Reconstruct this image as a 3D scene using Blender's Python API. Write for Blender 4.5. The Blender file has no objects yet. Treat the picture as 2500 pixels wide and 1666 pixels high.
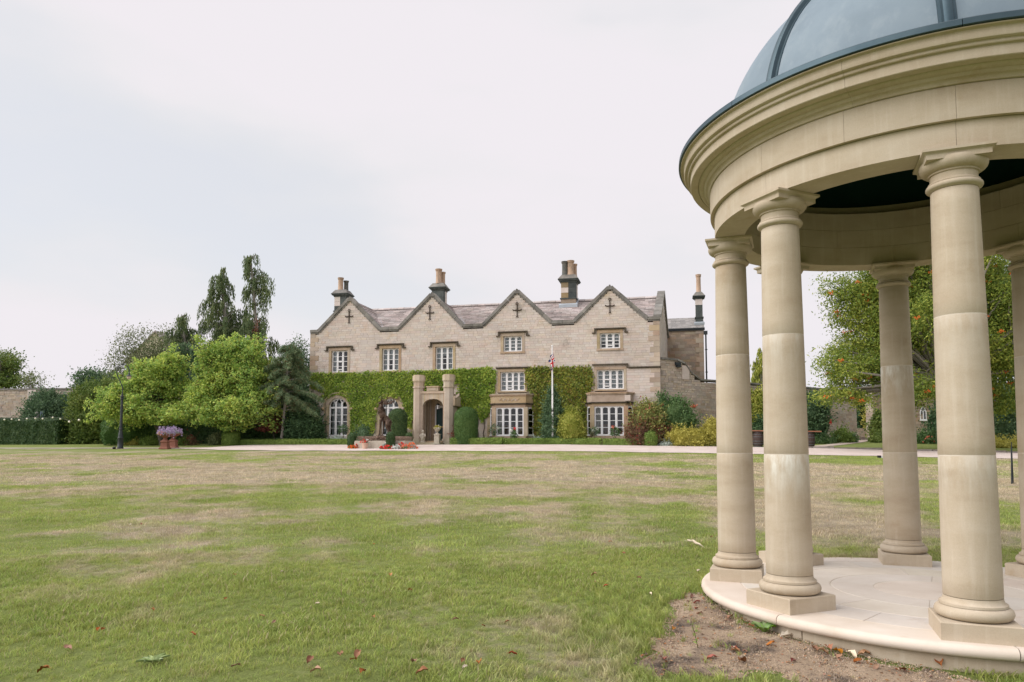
import bpy, bmesh, math, random
import numpy as np
from mathutils import Vector, Matrix
PI = math.pi
C = bpy.context.scene.collection
SC = bpy.context.scene
random.seed(7)
RNG = np.random.default_rng(7)

# ---------------------------------------------------------------- camera, sky, sun, exposure
EYE = 1.266
F, PITCH, CY = 1753.48, .0727, 966.96          # measured in the 2500 px wide photograph
cam = bpy.data.cameras.new('camera'); camo = bpy.data.objects.new('camera', cam); C.objects.link(camo)
cam.sensor_width = 36; cam.lens = 36 * F / 2500; cam.shift_y = (CY - 833) / 2500
cam.clip_start = .1; cam.clip_end = 2000
camo.location = (0, 0, EYE); camo.rotation_euler = (PI / 2 + PITCH, 0, 0)
SC.camera = camo

SUN_EL, SUN_AZ = math.radians(42), math.radians(-104)    # azimuth from +Y clockwise: sun behind the camera, to the left
wd = bpy.data.worlds.new('World'); SC.world = wd; wd.use_nodes = True
nt = wd.node_tree; N = nt.nodes; L = nt.links; N.clear()
out = N.new('ShaderNodeOutputWorld'); mixs = N.new('ShaderNodeMixShader')
sky = N.new('ShaderNodeTexSky'); sky.sky_type = 'NISHITA'; sky.sun_disc = False
sky.sun_elevation = SUN_EL; sky.sun_rotation = SUN_AZ
b1 = N.new('ShaderNodeBackground'); b1.inputs['Strength'].default_value = .075
L.new(sky.outputs[0], b1.inputs['Color'])
b2 = N.new('ShaderNodeBackground'); b2.inputs['Strength'].default_value = 0.352
tc = N.new('ShaderNodeTexCoord'); mp = N.new('ShaderNodeMapping'); mp.inputs['Scale'].default_value = (1, 1, 2.6)
mp.inputs['Location'].default_value = (-3.27, 3.6, .53)
ns = N.new('ShaderNodeTexNoise'); ns.inputs['Scale'].default_value = 1.5; ns.inputs['Detail'].default_value = 5; ns.inputs['Roughness'].default_value = .5
L.new(tc.outputs['Generated'], mp.inputs['Vector']); L.new(mp.outputs[0], ns.inputs['Vector'])
cr = N.new('ShaderNodeValToRGB')                          # cloud cover: thin gaps only
cr.color_ramp.elements[0].position = .33; cr.color_ramp.elements[0].color = (.86, .86, .86, 1)
cr.color_ramp.elements[1].position = .49; cr.color_ramp.elements[1].color = (1, 1, 1, 1)
L.new(ns.outputs['Fac'], cr.inputs[0])
cr2 = N.new('ShaderNodeValToRGB')
cr2.color_ramp.elements[0].position = .40; cr2.color_ramp.elements[0].color = (.93, .925, .95, 1)
cr2.color_ramp.elements[1].position = .56; cr2.color_ramp.elements[1].color = (1.0, .955, 1.0, 1)
L.new(ns.outputs['Fac'], cr2.inputs[0]); L.new(cr2.outputs[0], b2.inputs['Color'])
L.new(cr.outputs[0], mixs.inputs[0]); L.new(b1.outputs[0], mixs.inputs[1]); L.new(b2.outputs[0], mixs.inputs[2])
L.new(mixs.outputs[0], out.inputs['Surface'])

sl = bpy.data.lights.new('sun', 'SUN'); sl.energy = 1.5; sl.angle = math.radians(72); sl.color = (1, .95, .90)
so = bpy.data.objects.new('sun', sl); C.objects.link(so)
sdir = Vector((math.sin(SUN_AZ) * math.cos(SUN_EL), math.cos(SUN_AZ) * math.cos(SUN_EL), math.sin(SUN_EL)))
so.rotation_euler = sdir.to_track_quat('Z', 'Y').to_euler(); so.location = (-20, -20, 30)

SC.view_settings.view_transform = 'Standard'; SC.view_settings.look = 'None'
SC.view_settings.gamma = 1; SC.view_settings.use_curve_mapping = False
SC.view_settings.exposure = 1.32
SC.cycles.max_bounces = 6; SC.cycles.diffuse_bounces = 3; SC.cycles.transparent_max_bounces = 12
SC.cycles.sample_clamp_indirect = 6; SC.cycles.caustics_reflective = False; SC.cycles.caustics_refractive = False

# ---------------------------------------------------------------- photo measurements -> places
CP, SP = math.cos(PITCH), math.sin(PITCH)
def ray(u, v):
    a = (u - 1250) / F; b = -(v - CY) / F
    return Vector((a, CP - b * SP, SP + b * CP))
def at(u, v, Y):                                           # the point seen at (u, v) that stands Y metres away
    d = ray(u, v); return Vector((0, 0, EYE)) + d * (Y / d.y)
def px(Y): return Y / F                                    # metres per photo pixel at distance Y

S0 = [-60, 3.7, 6.4, 34, 41.5, 43.9, 62, 75, 900]
Z0 = [-.05, -.05, .085, 1.11, 1.47, 1.58, 2.45, 2.6, 2.6]
TX, TY = .97581829, -.2185833                              # direction of the house front
def zg(x, y):
    x = np.asarray(x, float); y = np.asarray(y, float)
    s = -TY * x + TX * y
    z = np.interp(s, S0, Z0) - .015 * np.clip(x - 3, 0, 40) * np.clip((s - 8) / 20, 0, 1)
    near = np.clip((34 - s) / 6, 0, 1)
    near = near * np.clip((np.hypot(x - 3.27, y - 5.7) - 2.2) / 1.5, 0, 1)
    z = z + near * (.012 * np.sin(1.3 * x + .7 * y) + .010 * np.sin(2.9 * y - .8 * x) + .02 * np.sin(.35 * x + .2) * np.sin(.3 * y))
    return z
def sxy(u, s):                                             # point on the ground seen in column u, s metres from the camera along the house normal
    a = (u - 1250) / F * 1.0
    Y = s / (TX - TY * a); return a * Y, Y, float(zg(a * Y, Y))
def ground_at(u, v):                                       # point of the lawn seen at (u, v)
    d = ray(u, v); t = 1.0
    o = Vector((0, 0, EYE))
    lo, hi = 1.0, 60.0
    for k in range(50):
        m = (lo + hi) / 2; p = o + d * m
        if p.z > zg(p.x, p.y): lo = m
        else: hi = m
    return o + d * lo

# ---------------------------------------------------------------- materials
MATS = {}
def _node(nt, t, **kw):
    n = nt.nodes.new(t)
    for k, v in kw.items():
        if k in n.inputs: n.inputs[k].default_value = v
        else: setattr(n, k, v)
    return n
def ramp(nt, stops):
    r = nt.nodes.new('ShaderNodeValToRGB'); e = r.color_ramp.elements
    e[0].position, e[0].color = stops[0][0], (*stops[0][1], 1)
    e[1].position, e[1].color = stops[-1][0], (*stops[-1][1], 1)
    for p, c in stops[1:-1]:
        k = e.new(p); k.color = (*c, 1)
    return r
def mix(nt, fac, a, b, blend='MIX'):
    m = nt.nodes.new('ShaderNodeMix'); m.data_type = 'RGBA'; m.blend_type = blend
    for sock, val in ((m.inputs[0], fac), (m.inputs[6], a), (m.inputs[7], b)):
        if hasattr(val, 'is_output'): nt.links.new(val, sock)
        elif isinstance(val, (int, float)): sock.default_value = val
        else: sock.default_value = (*val, 1)
    return m.outputs[2]
def math_(nt, op, a, b=0.0, clamp=False):
    m = nt.nodes.new('ShaderNodeMath'); m.operation = op; m.use_clamp = clamp
    for sock, val in ((m.inputs[0], a), (m.inputs[1], b)):
        if hasattr(val, 'is_output'): nt.links.new(val, sock)
        else: sock.default_value = val
    return m.outputs[0]
def noise(nt, scale, detail=4, rough=.55, stretch=(1, 1, 1), vec=None):
    if vec is None:
        g = nt.nodes.new('ShaderNodeNewGeometry'); vec = g.outputs['Position']
    if stretch != (1, 1, 1):
        m = nt.nodes.new('ShaderNodeMapping'); m.inputs['Scale'].default_value = stretch
        nt.links.new(vec, m.inputs['Vector']); vec = m.outputs[0]
    n = nt.nodes.new('ShaderNodeTexNoise'); n.inputs['Scale'].default_value = scale
    n.inputs['Detail'].default_value = detail; n.inputs['Roughness'].default_value = rough
    nt.links.new(vec, n.inputs['Vector']); return n.outputs['Fac']
def new_mat(name):
    m = bpy.data.materials.new(name); m.use_nodes = True
    b = m.node_tree.nodes['Principled BSDF']; MATS[name] = m
    return m, m.node_tree, b
def mat(name, cols, scale=3, rough=.8, island=0, bump=0, bscale=30, metallic=0, spec=.3, stretch=(1, 1, 1), detail=5, lo=.3, hi=.7,
        spots=None, stain=None, bstretch=(1, 1, 1)):
    m, nt, b = new_mat(name)
    n = len(cols)
    if n == 1: col = ramp(nt, [(0, cols[0]), (1, cols[0])])
    else: col = ramp(nt, [(lo + (hi - lo) * i / (n - 1), c) for i, c in enumerate(cols)])
    nt.links.new(noise(nt, scale, detail, .6, stretch), col.inputs[0]); c = col.outputs[0]
    if spots:                                              # (colour, scale, threshold, amount, stretch)
        sc, ss, th, am, st = spots
        s = noise(nt, ss, 6, .65, st)
        r = ramp(nt, [(th, (0, 0, 0)), (min(1, th + .12), (am, am, am))]); nt.links.new(s, r.inputs[0])
        c = mix(nt, r.outputs[0], c, sc)
    if stain:
        sc, ss, th, am, st = stain
        s = noise(nt, ss, 6, .7, st)
        r = ramp(nt, [(th, (0, 0, 0)), (min(1, th + .1), (am, am, am))]); nt.links.new(s, r.inputs[0])
        c = mix(nt, r.outputs[0], c, sc)
    if island:
        g = nt.nodes.new('ShaderNodeNewGeometry'); oi = nt.nodes.new('ShaderNodeObjectInfo')
        r1 = math_(nt, 'FRACT', math_(nt, 'ADD', g.outputs['Random Per Island'], oi.outputs['Random']))
        v = math_(nt, 'ADD', math_(nt, 'MULTIPLY', r1, 2 * island), 1 - island)
        h = nt.nodes.new('ShaderNodeHueSaturation'); nt.links.new(c, h.inputs['Color']); nt.links.new(v, h.inputs['Value'])
        r2 = math_(nt, 'FRACT', math_(nt, 'MULTIPLY', r1, 7.31))
        nt.links.new(math_(nt, 'ADD', math_(nt, 'MULTIPLY', r2, .03), .485), h.inputs['Hue'])
        nt.links.new(math_(nt, 'ADD', math_(nt, 'MULTIPLY', math_(nt, 'FRACT', math_(nt, 'MULTIPLY', r1, 13.7)), .5), .75), h.inputs['Saturation'])
        c = h.outputs[0]
    nt.links.new(c, b.inputs['Base Color'])
    b.inputs['Roughness'].default_value = rough; b.inputs['Metallic'].default_value = metallic
    b.inputs['Specular IOR Level'].default_value = spec
    if bump:
        bp = nt.nodes.new('ShaderNodeBump'); bp.inputs['Strength'].default_value = 1; bp.inputs['Distance'].default_value = bump
        nt.links.new(noise(nt, bscale, 6, .65, bstretch), bp.inputs['Height']); nt.links.new(bp.outputs[0], b.inputs['Normal'])
    return m
def leafmat(name, dark, mid, light, big=.6, trans=.35, rough=.55, tip=None, gain=1.55):
    """Leaf colours vary from leaf to leaf and, gently, from one part of the plant to another."""
    m, nt, b = new_mat(name); dark, mid, light = [tuple(min(.85, v * gain) for v in q) for q in (dark, mid, light)]
    g = nt.nodes.new('ShaderNodeNewGeometry')
    w = math_(nt, 'ADD', math_(nt, 'MULTIPLY', g.outputs['Random Per Island'], .55), math_(nt, 'MULTIPLY', noise(nt, big, 3), .75))
    stops = [(.25, dark), (.62, mid), (.95, light)]
    r = ramp(nt, stops); nt.links.new(w, r.inputs[0]); c = r.outputs[0]
    if tip:
        k = ramp(nt, [(.86, (0, 0, 0)), (.9, (1, 1, 1))]); nt.links.new(math_(nt, 'FRACT', math_(nt, 'MULTIPLY', g.outputs['Random Per Island'], 17.3)), k.inputs[0])
        c = mix(nt, k.outputs[0], c, tip)
    nt.links.new(c, b.inputs['Base Color']); b.inputs['Roughness'].default_value = rough; b.inputs['Specular IOR Level'].default_value = .25
    t = nt.nodes.new('ShaderNodeBsdfTranslucent'); nt.links.new(c, t.inputs['Color'])
    mx = nt.nodes.new('ShaderNodeMixShader'); mx.inputs[0].default_value = trans
    nt.links.new(b.outputs[0], mx.inputs[1]); nt.links.new(t.outputs[0], mx.inputs[2])
    nt.links.new(mx.outputs[0], nt.nodes['Material Output'].inputs['Surface'])
    return m

# gazebo sandstone: fine grained, faint bedding, with pale lime bloom and a few brown stains
def gazebo_stone(name, joint=False):
    m, nt, b = new_mat(name)
    oi = nt.nodes.new('ShaderNodeObjectInfo')
    base = ramp(nt, [(.3, (.42, .34, .25)), (.5, (.475, .40, .305)), (.72, (.52, .45, .36))])
    nt.links.new(noise(nt, 2.2, 6, .6, (1, 1, 2.5)), base.inputs[0])
    fine = ramp(nt, [(.35, (.95, .95, .95)), (.65, (1.03, 1.03, 1.03))]); nt.links.new(noise(nt, 160, 3), fine.inputs[0])
    c = mix(nt, 1.0, base.outputs[0], fine.outputs[0], 'MULTIPLY')
    # vertical rain streaks
    st = ramp(nt, [(.52, (0, 0, 0)), (.75, (.35, .35, .35))]); nt.links.new(noise(nt, 5, 5, .6, (5, 5, .35)), st.inputs[0])
    c = mix(nt, st.outputs[0], c, (.62, .56, .47))
    br = ramp(nt, [(.60, (0, 0, 0)), (.74, (.5, .5, .5))]); nt.links.new(noise(nt, 2.8, 6, .65, (1, 1, .8)), br.inputs[0])
    c = mix(nt, br.outputs[0], c, (.35, .245, .135))
    if joint:                                              # lime bloom running down from the joint on the drum's top
        tcn = nt.nodes.new('ShaderNodeTexCoord'); sx = nt.nodes.new('ShaderNodeSeparateXYZ'); nt.links.new(tcn.outputs['Object'], sx.inputs[0])
        top = ramp(nt, [(.50, (0, 0, 0)), (.80, (1, 1, 1))]); nt.links.new(sx.outputs['Z'], top.inputs[0])
        n1 = ramp(nt, [(.42, (0, 0, 0)), (.62, (1, 1, 1))]); nt.links.new(noise(nt, 6, 6, .7, (2.2, 2.2, .55)), n1.inputs[0])
        sc_ = nt.nodes.new('ShaderNodeSeparateColor'); nt.links.new(oi.outputs['Color'], sc_.inputs[0])
        f = math_(nt, 'MULTIPLY', math_(nt, 'MULTIPLY', top.outputs[0], n1.outputs[0]), sc_.outputs[0])
        c = mix(nt, f, c, (.72, .72, .67))
    hs = nt.nodes.new('ShaderNodeHueSaturation'); nt.links.new(c, hs.inputs['Color'])
    nt.links.new(math_(nt, 'ADD', math_(nt, 'MULTIPLY', oi.outputs['Random'], .05), .975), hs.inputs['Value'])
    nt.links.new(hs.outputs[0], b.inputs['Base Color'])
    b.inputs['Roughness'].default_value = .82; b.inputs['Specular IOR Level'].default_value = .25
    bp = nt.nodes.new('ShaderNodeBump'); bp.inputs['Distance'].default_value = .0007
    nt.links.new(noise(nt, 90, 6, .7), bp.inputs['Height']); nt.links.new(bp.outputs[0], b.inputs['Normal'])
    return m
gazebo_stone('gazebo stone'); gazebo_stone('gazebo drum', True)
mat('floor stone', [(.57, .50, .42), (.63, .565, .49), (.68, .62, .55)], 2.5, .75, island=.05, bump=.001, bscale=120, spots=((.50, .39, .28), 3.5, .60, .45, (1, 1, 1)))
mat('lime mortar', [(.56, .50, .42), (.64, .58, .50)], 30, .95)
mat('lead dome', [(.155, .205, .25), (.185, .24, .29), (.215, .27, .315)], 1.7, .68, bump=.002, bscale=6, metallic=.1, spec=.4, spots=((.27, .32, .36), 5.0, .52, .35, (1, 1, .6)), bstretch=(1, 1, .6))
mat('lead edge', [(.045, .075, .095), (.07, .105, .125)], 4, .45, metallic=.6, bump=.001, bscale=20)
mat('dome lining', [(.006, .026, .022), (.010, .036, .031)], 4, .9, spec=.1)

mat('house stone', [(.50, .435, .385), (.56, .49, .44), (.61, .545, .495)], .35, .9, island=.075, bump=.012, bscale=14, spots=((.47, .36, .25), .7, .56, .55, (1, 1, 1)), stain=((.27, .235, .205), 1.1, .60, .6, (1, 1, .7)))
mat('house stone pale', [(.56, .485, .44), (.62, .545, .50)], .9, .9, island=.06, bump=.006, bscale=14)
mat('quoin stone', [(.38, .30, .235), (.47, .385, .31)], 1.2, .9, island=.15, bump=.008, bscale=16)
mat('mortar', [(.44, .375, .33), (.51, .44, .39)], 8, .95)
mat('trim stone', [(.34, .26, .17), (.41, .325, .23), (.47, .385, .285)], 1.6, .88, island=.06, bump=.006, bscale=16, spots=((.20, .16, .11), 3, .6, .5, (1, 1, 1)))
mat('bay stone', [(.33, .245, .165), (.42, .32, .23), (.46, .375, .29)], 1.5, .88, island=.06, bump=.006, bscale=14, stain=((.17, .145, .12), 4, .62, .6, (1, 1, .5)))
mat('porch stone', [(.36, .285, .205), (.46, .37, .28), (.50, .42, .34)], 1.2, .88, island=.05, bump=.006, bscale=14, stain=((.22, .19, .165), 3.5, .6, .6, (1, 1, .6)))
mat('coping stone', [(.13, .125, .115), (.20, .19, .175), (.29, .275, .255)], 1.6, .92, island=.15, bump=.01, bscale=15)
mat('dark mould', [(.06, .05, .038), (.11, .09, .065)], 3, .92)
mat('roof slate', [(.33, .285, .27), (.44, .385, .37), (.52, .46, .445)], .6, .92, island=.22, bump=.01, bscale=12, spots=((.13, .135, .14), 1.1, .60, .75, (.6, .6, 2)))
mat('wing slate', [(.30, .29, .285), (.38, .36, .35)], .8, .92, island=.16, bump=.008, bscale=12)
mat('lead flashing', [(.42, .47, .53), (.54, .59, .64)], 4, .55, metallic=.3)
mat('sooty stone', [(.055, .065, .065), (.10, .11, .105)], 2.5, .92, island=.2, bump=.006, bscale=20, spots=((.25, .25, .23), 4, .6, .5, (1, 1, 1)))
mat('chimney pale', [(.58, .52, .48), (.66, .60, .56)], 2, .9, island=.08)
mat('chimney brown', [(.24, .175, .115), (.31, .235, .165)], 3, .9, island=.1, bump=.005)
mat('clay pot', [(.40, .275, .195), (.47, .34, .25)], 4, .85, spots=((.20, .17, .14), 4, .55, .7, (1, 1, .4)))
mat('clay pot dark', [(.07, .085, .085), (.16, .14, .12)], 4, .88)
mat('wall stone', [(.37, .30, .24), (.46, .385, .32), (.53, .455, .39)], .5, .93, island=.16, bump=.015, bscale=16, spots=((.19, .165, .14), .8, .58, .7, (1, 1, 1)), stain=((.30, .21, .125), 1.4, .60, .5, (1, 1, 1)))
mat('wall stone brown', [(.27, .205, .15), (.35, .27, .20), (.40, .32, .25)], .7, .93, island=.2, bump=.015, bscale=16, spots=((.16, .12, .09), 1.2, .58, .6, (1, 1, 1)))
mat('white paint', [(.74, .74, .76), (.80, .80, .82)], 3, .45, spec=.4)
mat('green door', [(.010, .045, .045), (.014, .055, .055)], 4, .4, spec=.4)
mat('curtain', [(.66, .68, .70), (.74, .76, .78)], 3, .9)
mat('cream curtain', [(.48, .45, .38), (.58, .54, .46)], 3, .9)
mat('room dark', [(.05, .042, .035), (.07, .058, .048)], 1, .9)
mat('furniture', [(.22, .10, .045), (.30, .15, .07)], 5, .7)
mat('black iron', [(.012, .017, .022), (.022, .028, .034)], 8, .45, spec=.5)
mat('rusty iron', [(.035, .025, .018), (.06, .04, .03)], 9, .8)
mat('terracotta', [(.21, .085, .06), (.27, .12, .085)], 5, .85, bump=.004, bscale=30)
mat('pale terracotta', [(.55, .36, .27), (.62, .44, .35)], 5, .85)
mat('urn stone', [(.42, .37, .30), (.52, .47, .40)], 5, .9, bump=.004, bscale=30, spots=((.25, .23, .18), 9, .58, .6, (1, 1, 1)))
mat('bronze', [(.045, .028, .020), (.095, .062, .045), (.16, .115, .09)], 14, .42, metallic=.7, bump=.012, bscale=26)
mat('oak barrel', [(.055, .038, .034), (.10, .066, .058)], 6, .75, stretch=(6, 6, .5), bump=.003)
mat('plank brown', [(.26, .105, .062), (.33, .145, .09)], 5, .7, stretch=(.6, 4, 4))
mat('steel hoop', [(.10, .10, .105), (.16, .16, .165)], 9, .6, metallic=.5)
mat('gravel', [(.50, .405, .365), (.585, .495, .455), (.64, .56, .52)], 1.2, .95, bump=.02, bscale=45, spots=((.42, .33, .29), 60, .58, .7, (1, 1, 1)))
mat('kerb stone', [(.16, .135, .12), (.25, .21, .19)], 4, .95, island=.2, bump=.01)
mat('path', [(.46, .37, .31), (.54, .45, .39)], 2, .95, bump=.01, bscale=40)
mat('soil', [(.23, .165, .115), (.36, .27, .19), (.46, .36, .265)], 2.2, .97, bump=.022, bscale=38, spots=((.06, .048, .044), 2.0, .50, .9, (1, 1, 1)), stain=((.10, .075, .06), 40, .54, .7, (1, 1, 1)))
mat('soil crumb', [(.27, .20, .14), (.43, .335, .245)], 9, .97, island=.35, spots=((.06, .048, .044), 2.0, .50, .9, (1, 1, 1)))
mat('bark', [(.09, .075, .06), (.17, .145, .12)], 7, .95, bump=.015, bscale=25, stretch=(3, 3, .6))
mat('grey bark', [(.22, .20, .175), (.33, .30, .27)], 7, .95, bump=.01, bscale=25, stretch=(3, 3, .6))
mat('white pole', [(.76, .76, .77), (.80, .80, .81)], 3, .4)
mat('flag blue', [(.02, .03, .13)], 3, .8); mat('flag white', [(.74, .74, .74)], 3, .8); mat('flag red', [(.52, .02, .03)], 3, .8)
mat('parasol cloth', [(.50, .46, .44), (.56, .52, .50)], 4, .9)
mat('blue grey metal', [(.20, .27, .33), (.26, .33, .39)], 4, .5)
mat('bulb', [(.85, .80, .68)], 4, .3)
mat('plastic black', [(.02, .02, .02)], 4, .5)
mat('far render', [(.70, .61, .47), (.76, .68, .54)], 1, .9)
mat('white plastic', [(.7, .7, .72)], 4, .5)

leafmat('magnolia leaf', (.065, .125, .034), (.14, .205, .048), (.29, .325, .075), .5, .42, tip=(.34, .33, .085), gain=2.3)
leafmat('cypress leaf', (.055, .085, .042), (.095, .130, .058), (.16, .185, .075), .5, .3, gain=1.5)
leafmat('cypress brown', (.16, .075, .05), (.22, .10, .07), (.26, .13, .09), .5, .25)
leafmat('olive leaf', (.06, .075, .04), (.105, .125, .06), (.17, .19, .09), .6, .3)
leafmat('dark leaf', (.022, .048, .024), (.040, .080, .034), (.075, .125, .050), .7, .3)
leafmat('bluegreen leaf', (.033, .068, .036), (.060, .105, .053), (.11, .165, .082), .7, .3)
leafmat('pine needle', (.055, .090, .050), (.09, .135, .072), (.17, .21, .115), .7, .35, tip=(.24, .16, .07), gain=2.0)
leafmat('maple leaf', (.10, .030, .028), (.17, .055, .045), (.24, .09, .07), .8, .35)
leafmat('beech leaf', (.045, .080, .020), (.085, .130, .030), (.17, .20, .05), .6, .3)
leafmat('yew leaf', (.018, .046, .018), (.036, .074, .026), (.075, .112, .036), .35, .22, gain=1.35)
leafmat('yew brown', (.040, .040, .016), (.070, .065, .024), (.10, .095, .035), .7, .22)
leafmat('topiary leaf', (.030, .068, .018), (.050, .100, .026), (.085, .140, .038), .8, .25)
leafmat('box leaf', (.065, .115, .022), (.11, .165, .035), (.18, .235, .055), .9, .25)
leafmat('creeper leaf', (.060, .115, .018), (.13, .195, .030), (.27, .31, .06), .8, .4, gain=1.95)
leafmat('turning creeper', (.065, .100, .020), (.15, .19, .035), (.31, .31, .060), .9, .4, tip=(.33, .24, .07))
leafmat('golden leaf', (.30, .28, .06), (.50, .46, .10), (.66, .61, .18), .8, .35, gain=1.0)
leafmat('variegated leaf', (.09, .13, .022), (.19, .22, .035), (.40, .38, .10), 1.5, .3)
leafmat('pieris leaf', (.07, .10, .03), (.15, .17, .05), (.27, .26, .09), 1, .3, tip=(.30, .08, .055))
leafmat('barberry leaf', (.075, .040, .028), (.125, .065, .045), (.15, .13, .06), 1.2, .35, tip=(.34, .06, .05))
leafmat('rose leaf', (.035, .075, .028), (.065, .12, .042), (.12, .18, .07), 1.5, .3)
leafmat('rowan leaf', (.055, .090, .018), (.120, .165, .030), (.26, .275, .055), .45, .4, gain=1.75)
leafmat('silver leaf', (.17, .21, .18), (.26, .30, .27), (.36, .40, .37), 2, .25)
leafmat('heather', (.10, .075, .05), (.19, .13, .10), (.30, .22, .18), 3, .25)
leafmat('grass weed', (.08, .14, .03), (.14, .21, .05), (.24, .30, .09), 4, .3)
leafmat('red petal', (.55, .015, .012), (.75, .025, .018), (.80, .06, .04), 5, .2, gain=1.0)
leafmat('orange petal', (.68, .09, .02), (.80, .16, .03), (.85, .25, .05), 5, .2, gain=1.0)
leafmat('white petal', (.66, .66, .60), (.76, .76, .72), (.80, .80, .78), 5, .2, gain=1.0)
leafmat('coral petal', (.70, .12, .07), (.80, .20, .12), (.85, .34, .22), 5, .2, gain=1.0)
leafmat('purple petal', (.27, .19, .36), (.41, .31, .50), (.56, .47, .63), 6, .25, gain=1.0)
leafmat('yellow petal', (.70, .40, .03), (.80, .50, .05), (.85, .62, .1), 6, .25, gain=1.0)
leafmat('berry', (.62, .10, .02), (.75, .15, .03), (.82, .22, .05), 6, .05, gain=1.0)
mat('dry leaf', [(.22, .085, .04), (.32, .15, .07), (.40, .235, .13)], 9, .7, island=.3)
mat('red leaf', [(.26, .045, .025), (.34, .075, .035)], 9, .7, island=.25)
mat('pale leaf', [(.56, .47, .37), (.66, .58, .48)], 9, .7, island=.15)

mat('weed leaf', [(.13, .24, .05), (.19, .31, .075)], 9, .5, island=.12)
mat('weed pale', [(.25, .33, .14), (.32, .40, .19)], 9, .6, island=.12)
g_, nt, b = new_mat('window glass')
nt.nodes.remove(b)
tr = _node(nt, 'ShaderNodeBsdfTransparent'); tr.inputs[0].default_value = (.86, .89, .9, 1)
gl = _node(nt, 'ShaderNodeBsdfGlossy'); gl.inputs['Roughness'].default_value = .03
fr = _node(nt, 'ShaderNodeFresnel'); fr.inputs[0].default_value = 1.55
mx = _node(nt, 'ShaderNodeMixShader'); nt.links.new(fr.outputs[0], mx.inputs[0]); nt.links.new(tr.outputs[0], mx.inputs[1]); nt.links.new(gl.outputs[0], mx.inputs[2])
nt.links.new(mx.outputs[0], nt.nodes['Material Output'].inputs['Surface'])

# the lawn: green turf with drought-bleached patches, thickest in the middle distance
def lawn_colour(nt, dry, green, dark):
    g = nt.nodes.new('ShaderNodeNewGeometry'); sx = nt.nodes.new('ShaderNodeSeparateXYZ'); nt.links.new(g.outputs['Position'], sx.inputs[0])
    wob = math_(nt, 'MULTIPLY', math_(nt, 'SUBTRACT', noise(nt, .12, 3), .5), 14)
    yy = math_(nt, 'ADD', sx.outputs['Y'], wob)
    yy = math_(nt, 'ADD', yy, math_(nt, 'MULTIPLY', sx.outputs['X'], .28))
    band = ramp(nt, [(.0, (.41,) * 3), (.14, (.43,) * 3), (.22, (.455,) * 3), (.31, (.56,) * 3), (.60, (.62,) * 3), (.78, (.54,) * 3), (.87, (.38,) * 3), (1, (.30,) * 3)])
    nt.links.new(math_(nt, 'DIVIDE', yy, 40), band.inputs[0])
    n = math_(nt, 'ADD', math_(nt, 'MULTIPLY', noise(nt, .33, 5, .55), .62), math_(nt, 'MULTIPLY', noise(nt, 1.5, 5, .6), .38))
    n = math_(nt, 'ADD', math_(nt, 'MULTIPLY', math_(nt, 'SUBTRACT', n, .5), 1.55), .5)
    f = math_(nt, 'ADD', n, math_(nt, 'SUBTRACT', band.outputs[0], .5))
    f = math_(nt, 'ADD', f, math_(nt, 'MULTIPLY', math_(nt, 'SUBTRACT', noise(nt, 14, 3), .5), .22))
    rr = ramp(nt, [(.45, (0, 0, 0)), (.62, (1, 1, 1))]); nt.links.new(f, rr.inputs[0])
    gr = ramp(nt, [(.32, dark), (.66, green)]); nt.links.new(noise(nt, .8, 5, .6), gr.inputs[0])
    dr = ramp(nt, [(.35, tuple(.72 * v for v in dry)), (.65, dry)]); nt.links.new(noise(nt, 2.2, 5, .6), dr.inputs[0])
    return mix(nt, rr.outputs[0], gr.outputs[0], dr.outputs[0]), f
m, nt, b = new_mat('lawn')
c, f = lawn_colour(nt, (.47, .395, .285), (.25, .295, .095), (.19, .23, .065))
fn = ramp(nt, [(.3, (.62,) * 3), (.7, (1.12,) * 3)]); nt.links.new(noise(nt, 55, 5, .7), fn.inputs[0])
c = mix(nt, 1.0, c, fn.outputs[0], 'MULTIPLY')
nt.links.new(c, b.inputs['Base Color']); b.inputs['Roughness'].default_value = .95; b.inputs['Specular IOR Level'].default_value = .1
bp = nt.nodes.new('ShaderNodeBump'); bp.inputs['Distance'].default_value = .03
nt.links.new(noise(nt, 45, 6, .7), bp.inputs['Height']); nt.links.new(bp.outputs[0], b.inputs['Normal'])
m, nt, b = new_mat('grass blade')
c, f = lawn_colour(nt, (.57, .485, .345), (.36, .41, .12), (.255, .315, .08))
oi = nt.nodes.new('ShaderNodeObjectInfo'); g = nt.nodes.new('ShaderNodeNewGeometry')
hs = nt.nodes.new('ShaderNodeHueSaturation'); nt.links.new(c, hs.inputs['Color'])
nt.links.new(math_(nt, 'ADD', math_(nt, 'ADD', math_(nt, 'MULTIPLY', g.outputs['Random Per Island'], .55), math_(nt, 'MULTIPLY', oi.outputs['Random'], .55)), .48), hs.inputs['Value'])
nt.links.new(math_(nt, 'ADD', math_(nt, 'MULTIPLY', math_(nt, 'FRACT', math_(nt, 'MULTIPLY', oi.outputs['Random'], 9.7)), .035), .4825), hs.inputs['Hue'])
straw = ramp(nt, [(.89, (0, 0, 0)), (.90, (1, 1, 1))]); nt.links.new(math_(nt, 'FRACT', math_(nt, 'MULTIPLY', g.outputs['Random Per Island'], 31.7)), straw.inputs[0])
bc = mix(nt, straw.outputs[0], hs.outputs[0], (.47, .40, .24))
nt.links.new(bc, b.inputs['Base Color']); b.inputs['Roughness'].default_value = .6; b.inputs['Specular IOR Level'].default_value = .25
t = nt.nodes.new('ShaderNodeBsdfTranslucent'); nt.links.new(bc, t.inputs['Color'])
mx = nt.nodes.new('ShaderNodeMixShader'); mx.inputs[0].default_value = .35
nt.links.new(b.outputs[0], mx.inputs[1]); nt.links.new(t.outputs[0], mx.inputs[2]); nt.links.new(mx.outputs[0], nt.nodes['Material Output'].inputs['Surface'])

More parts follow.
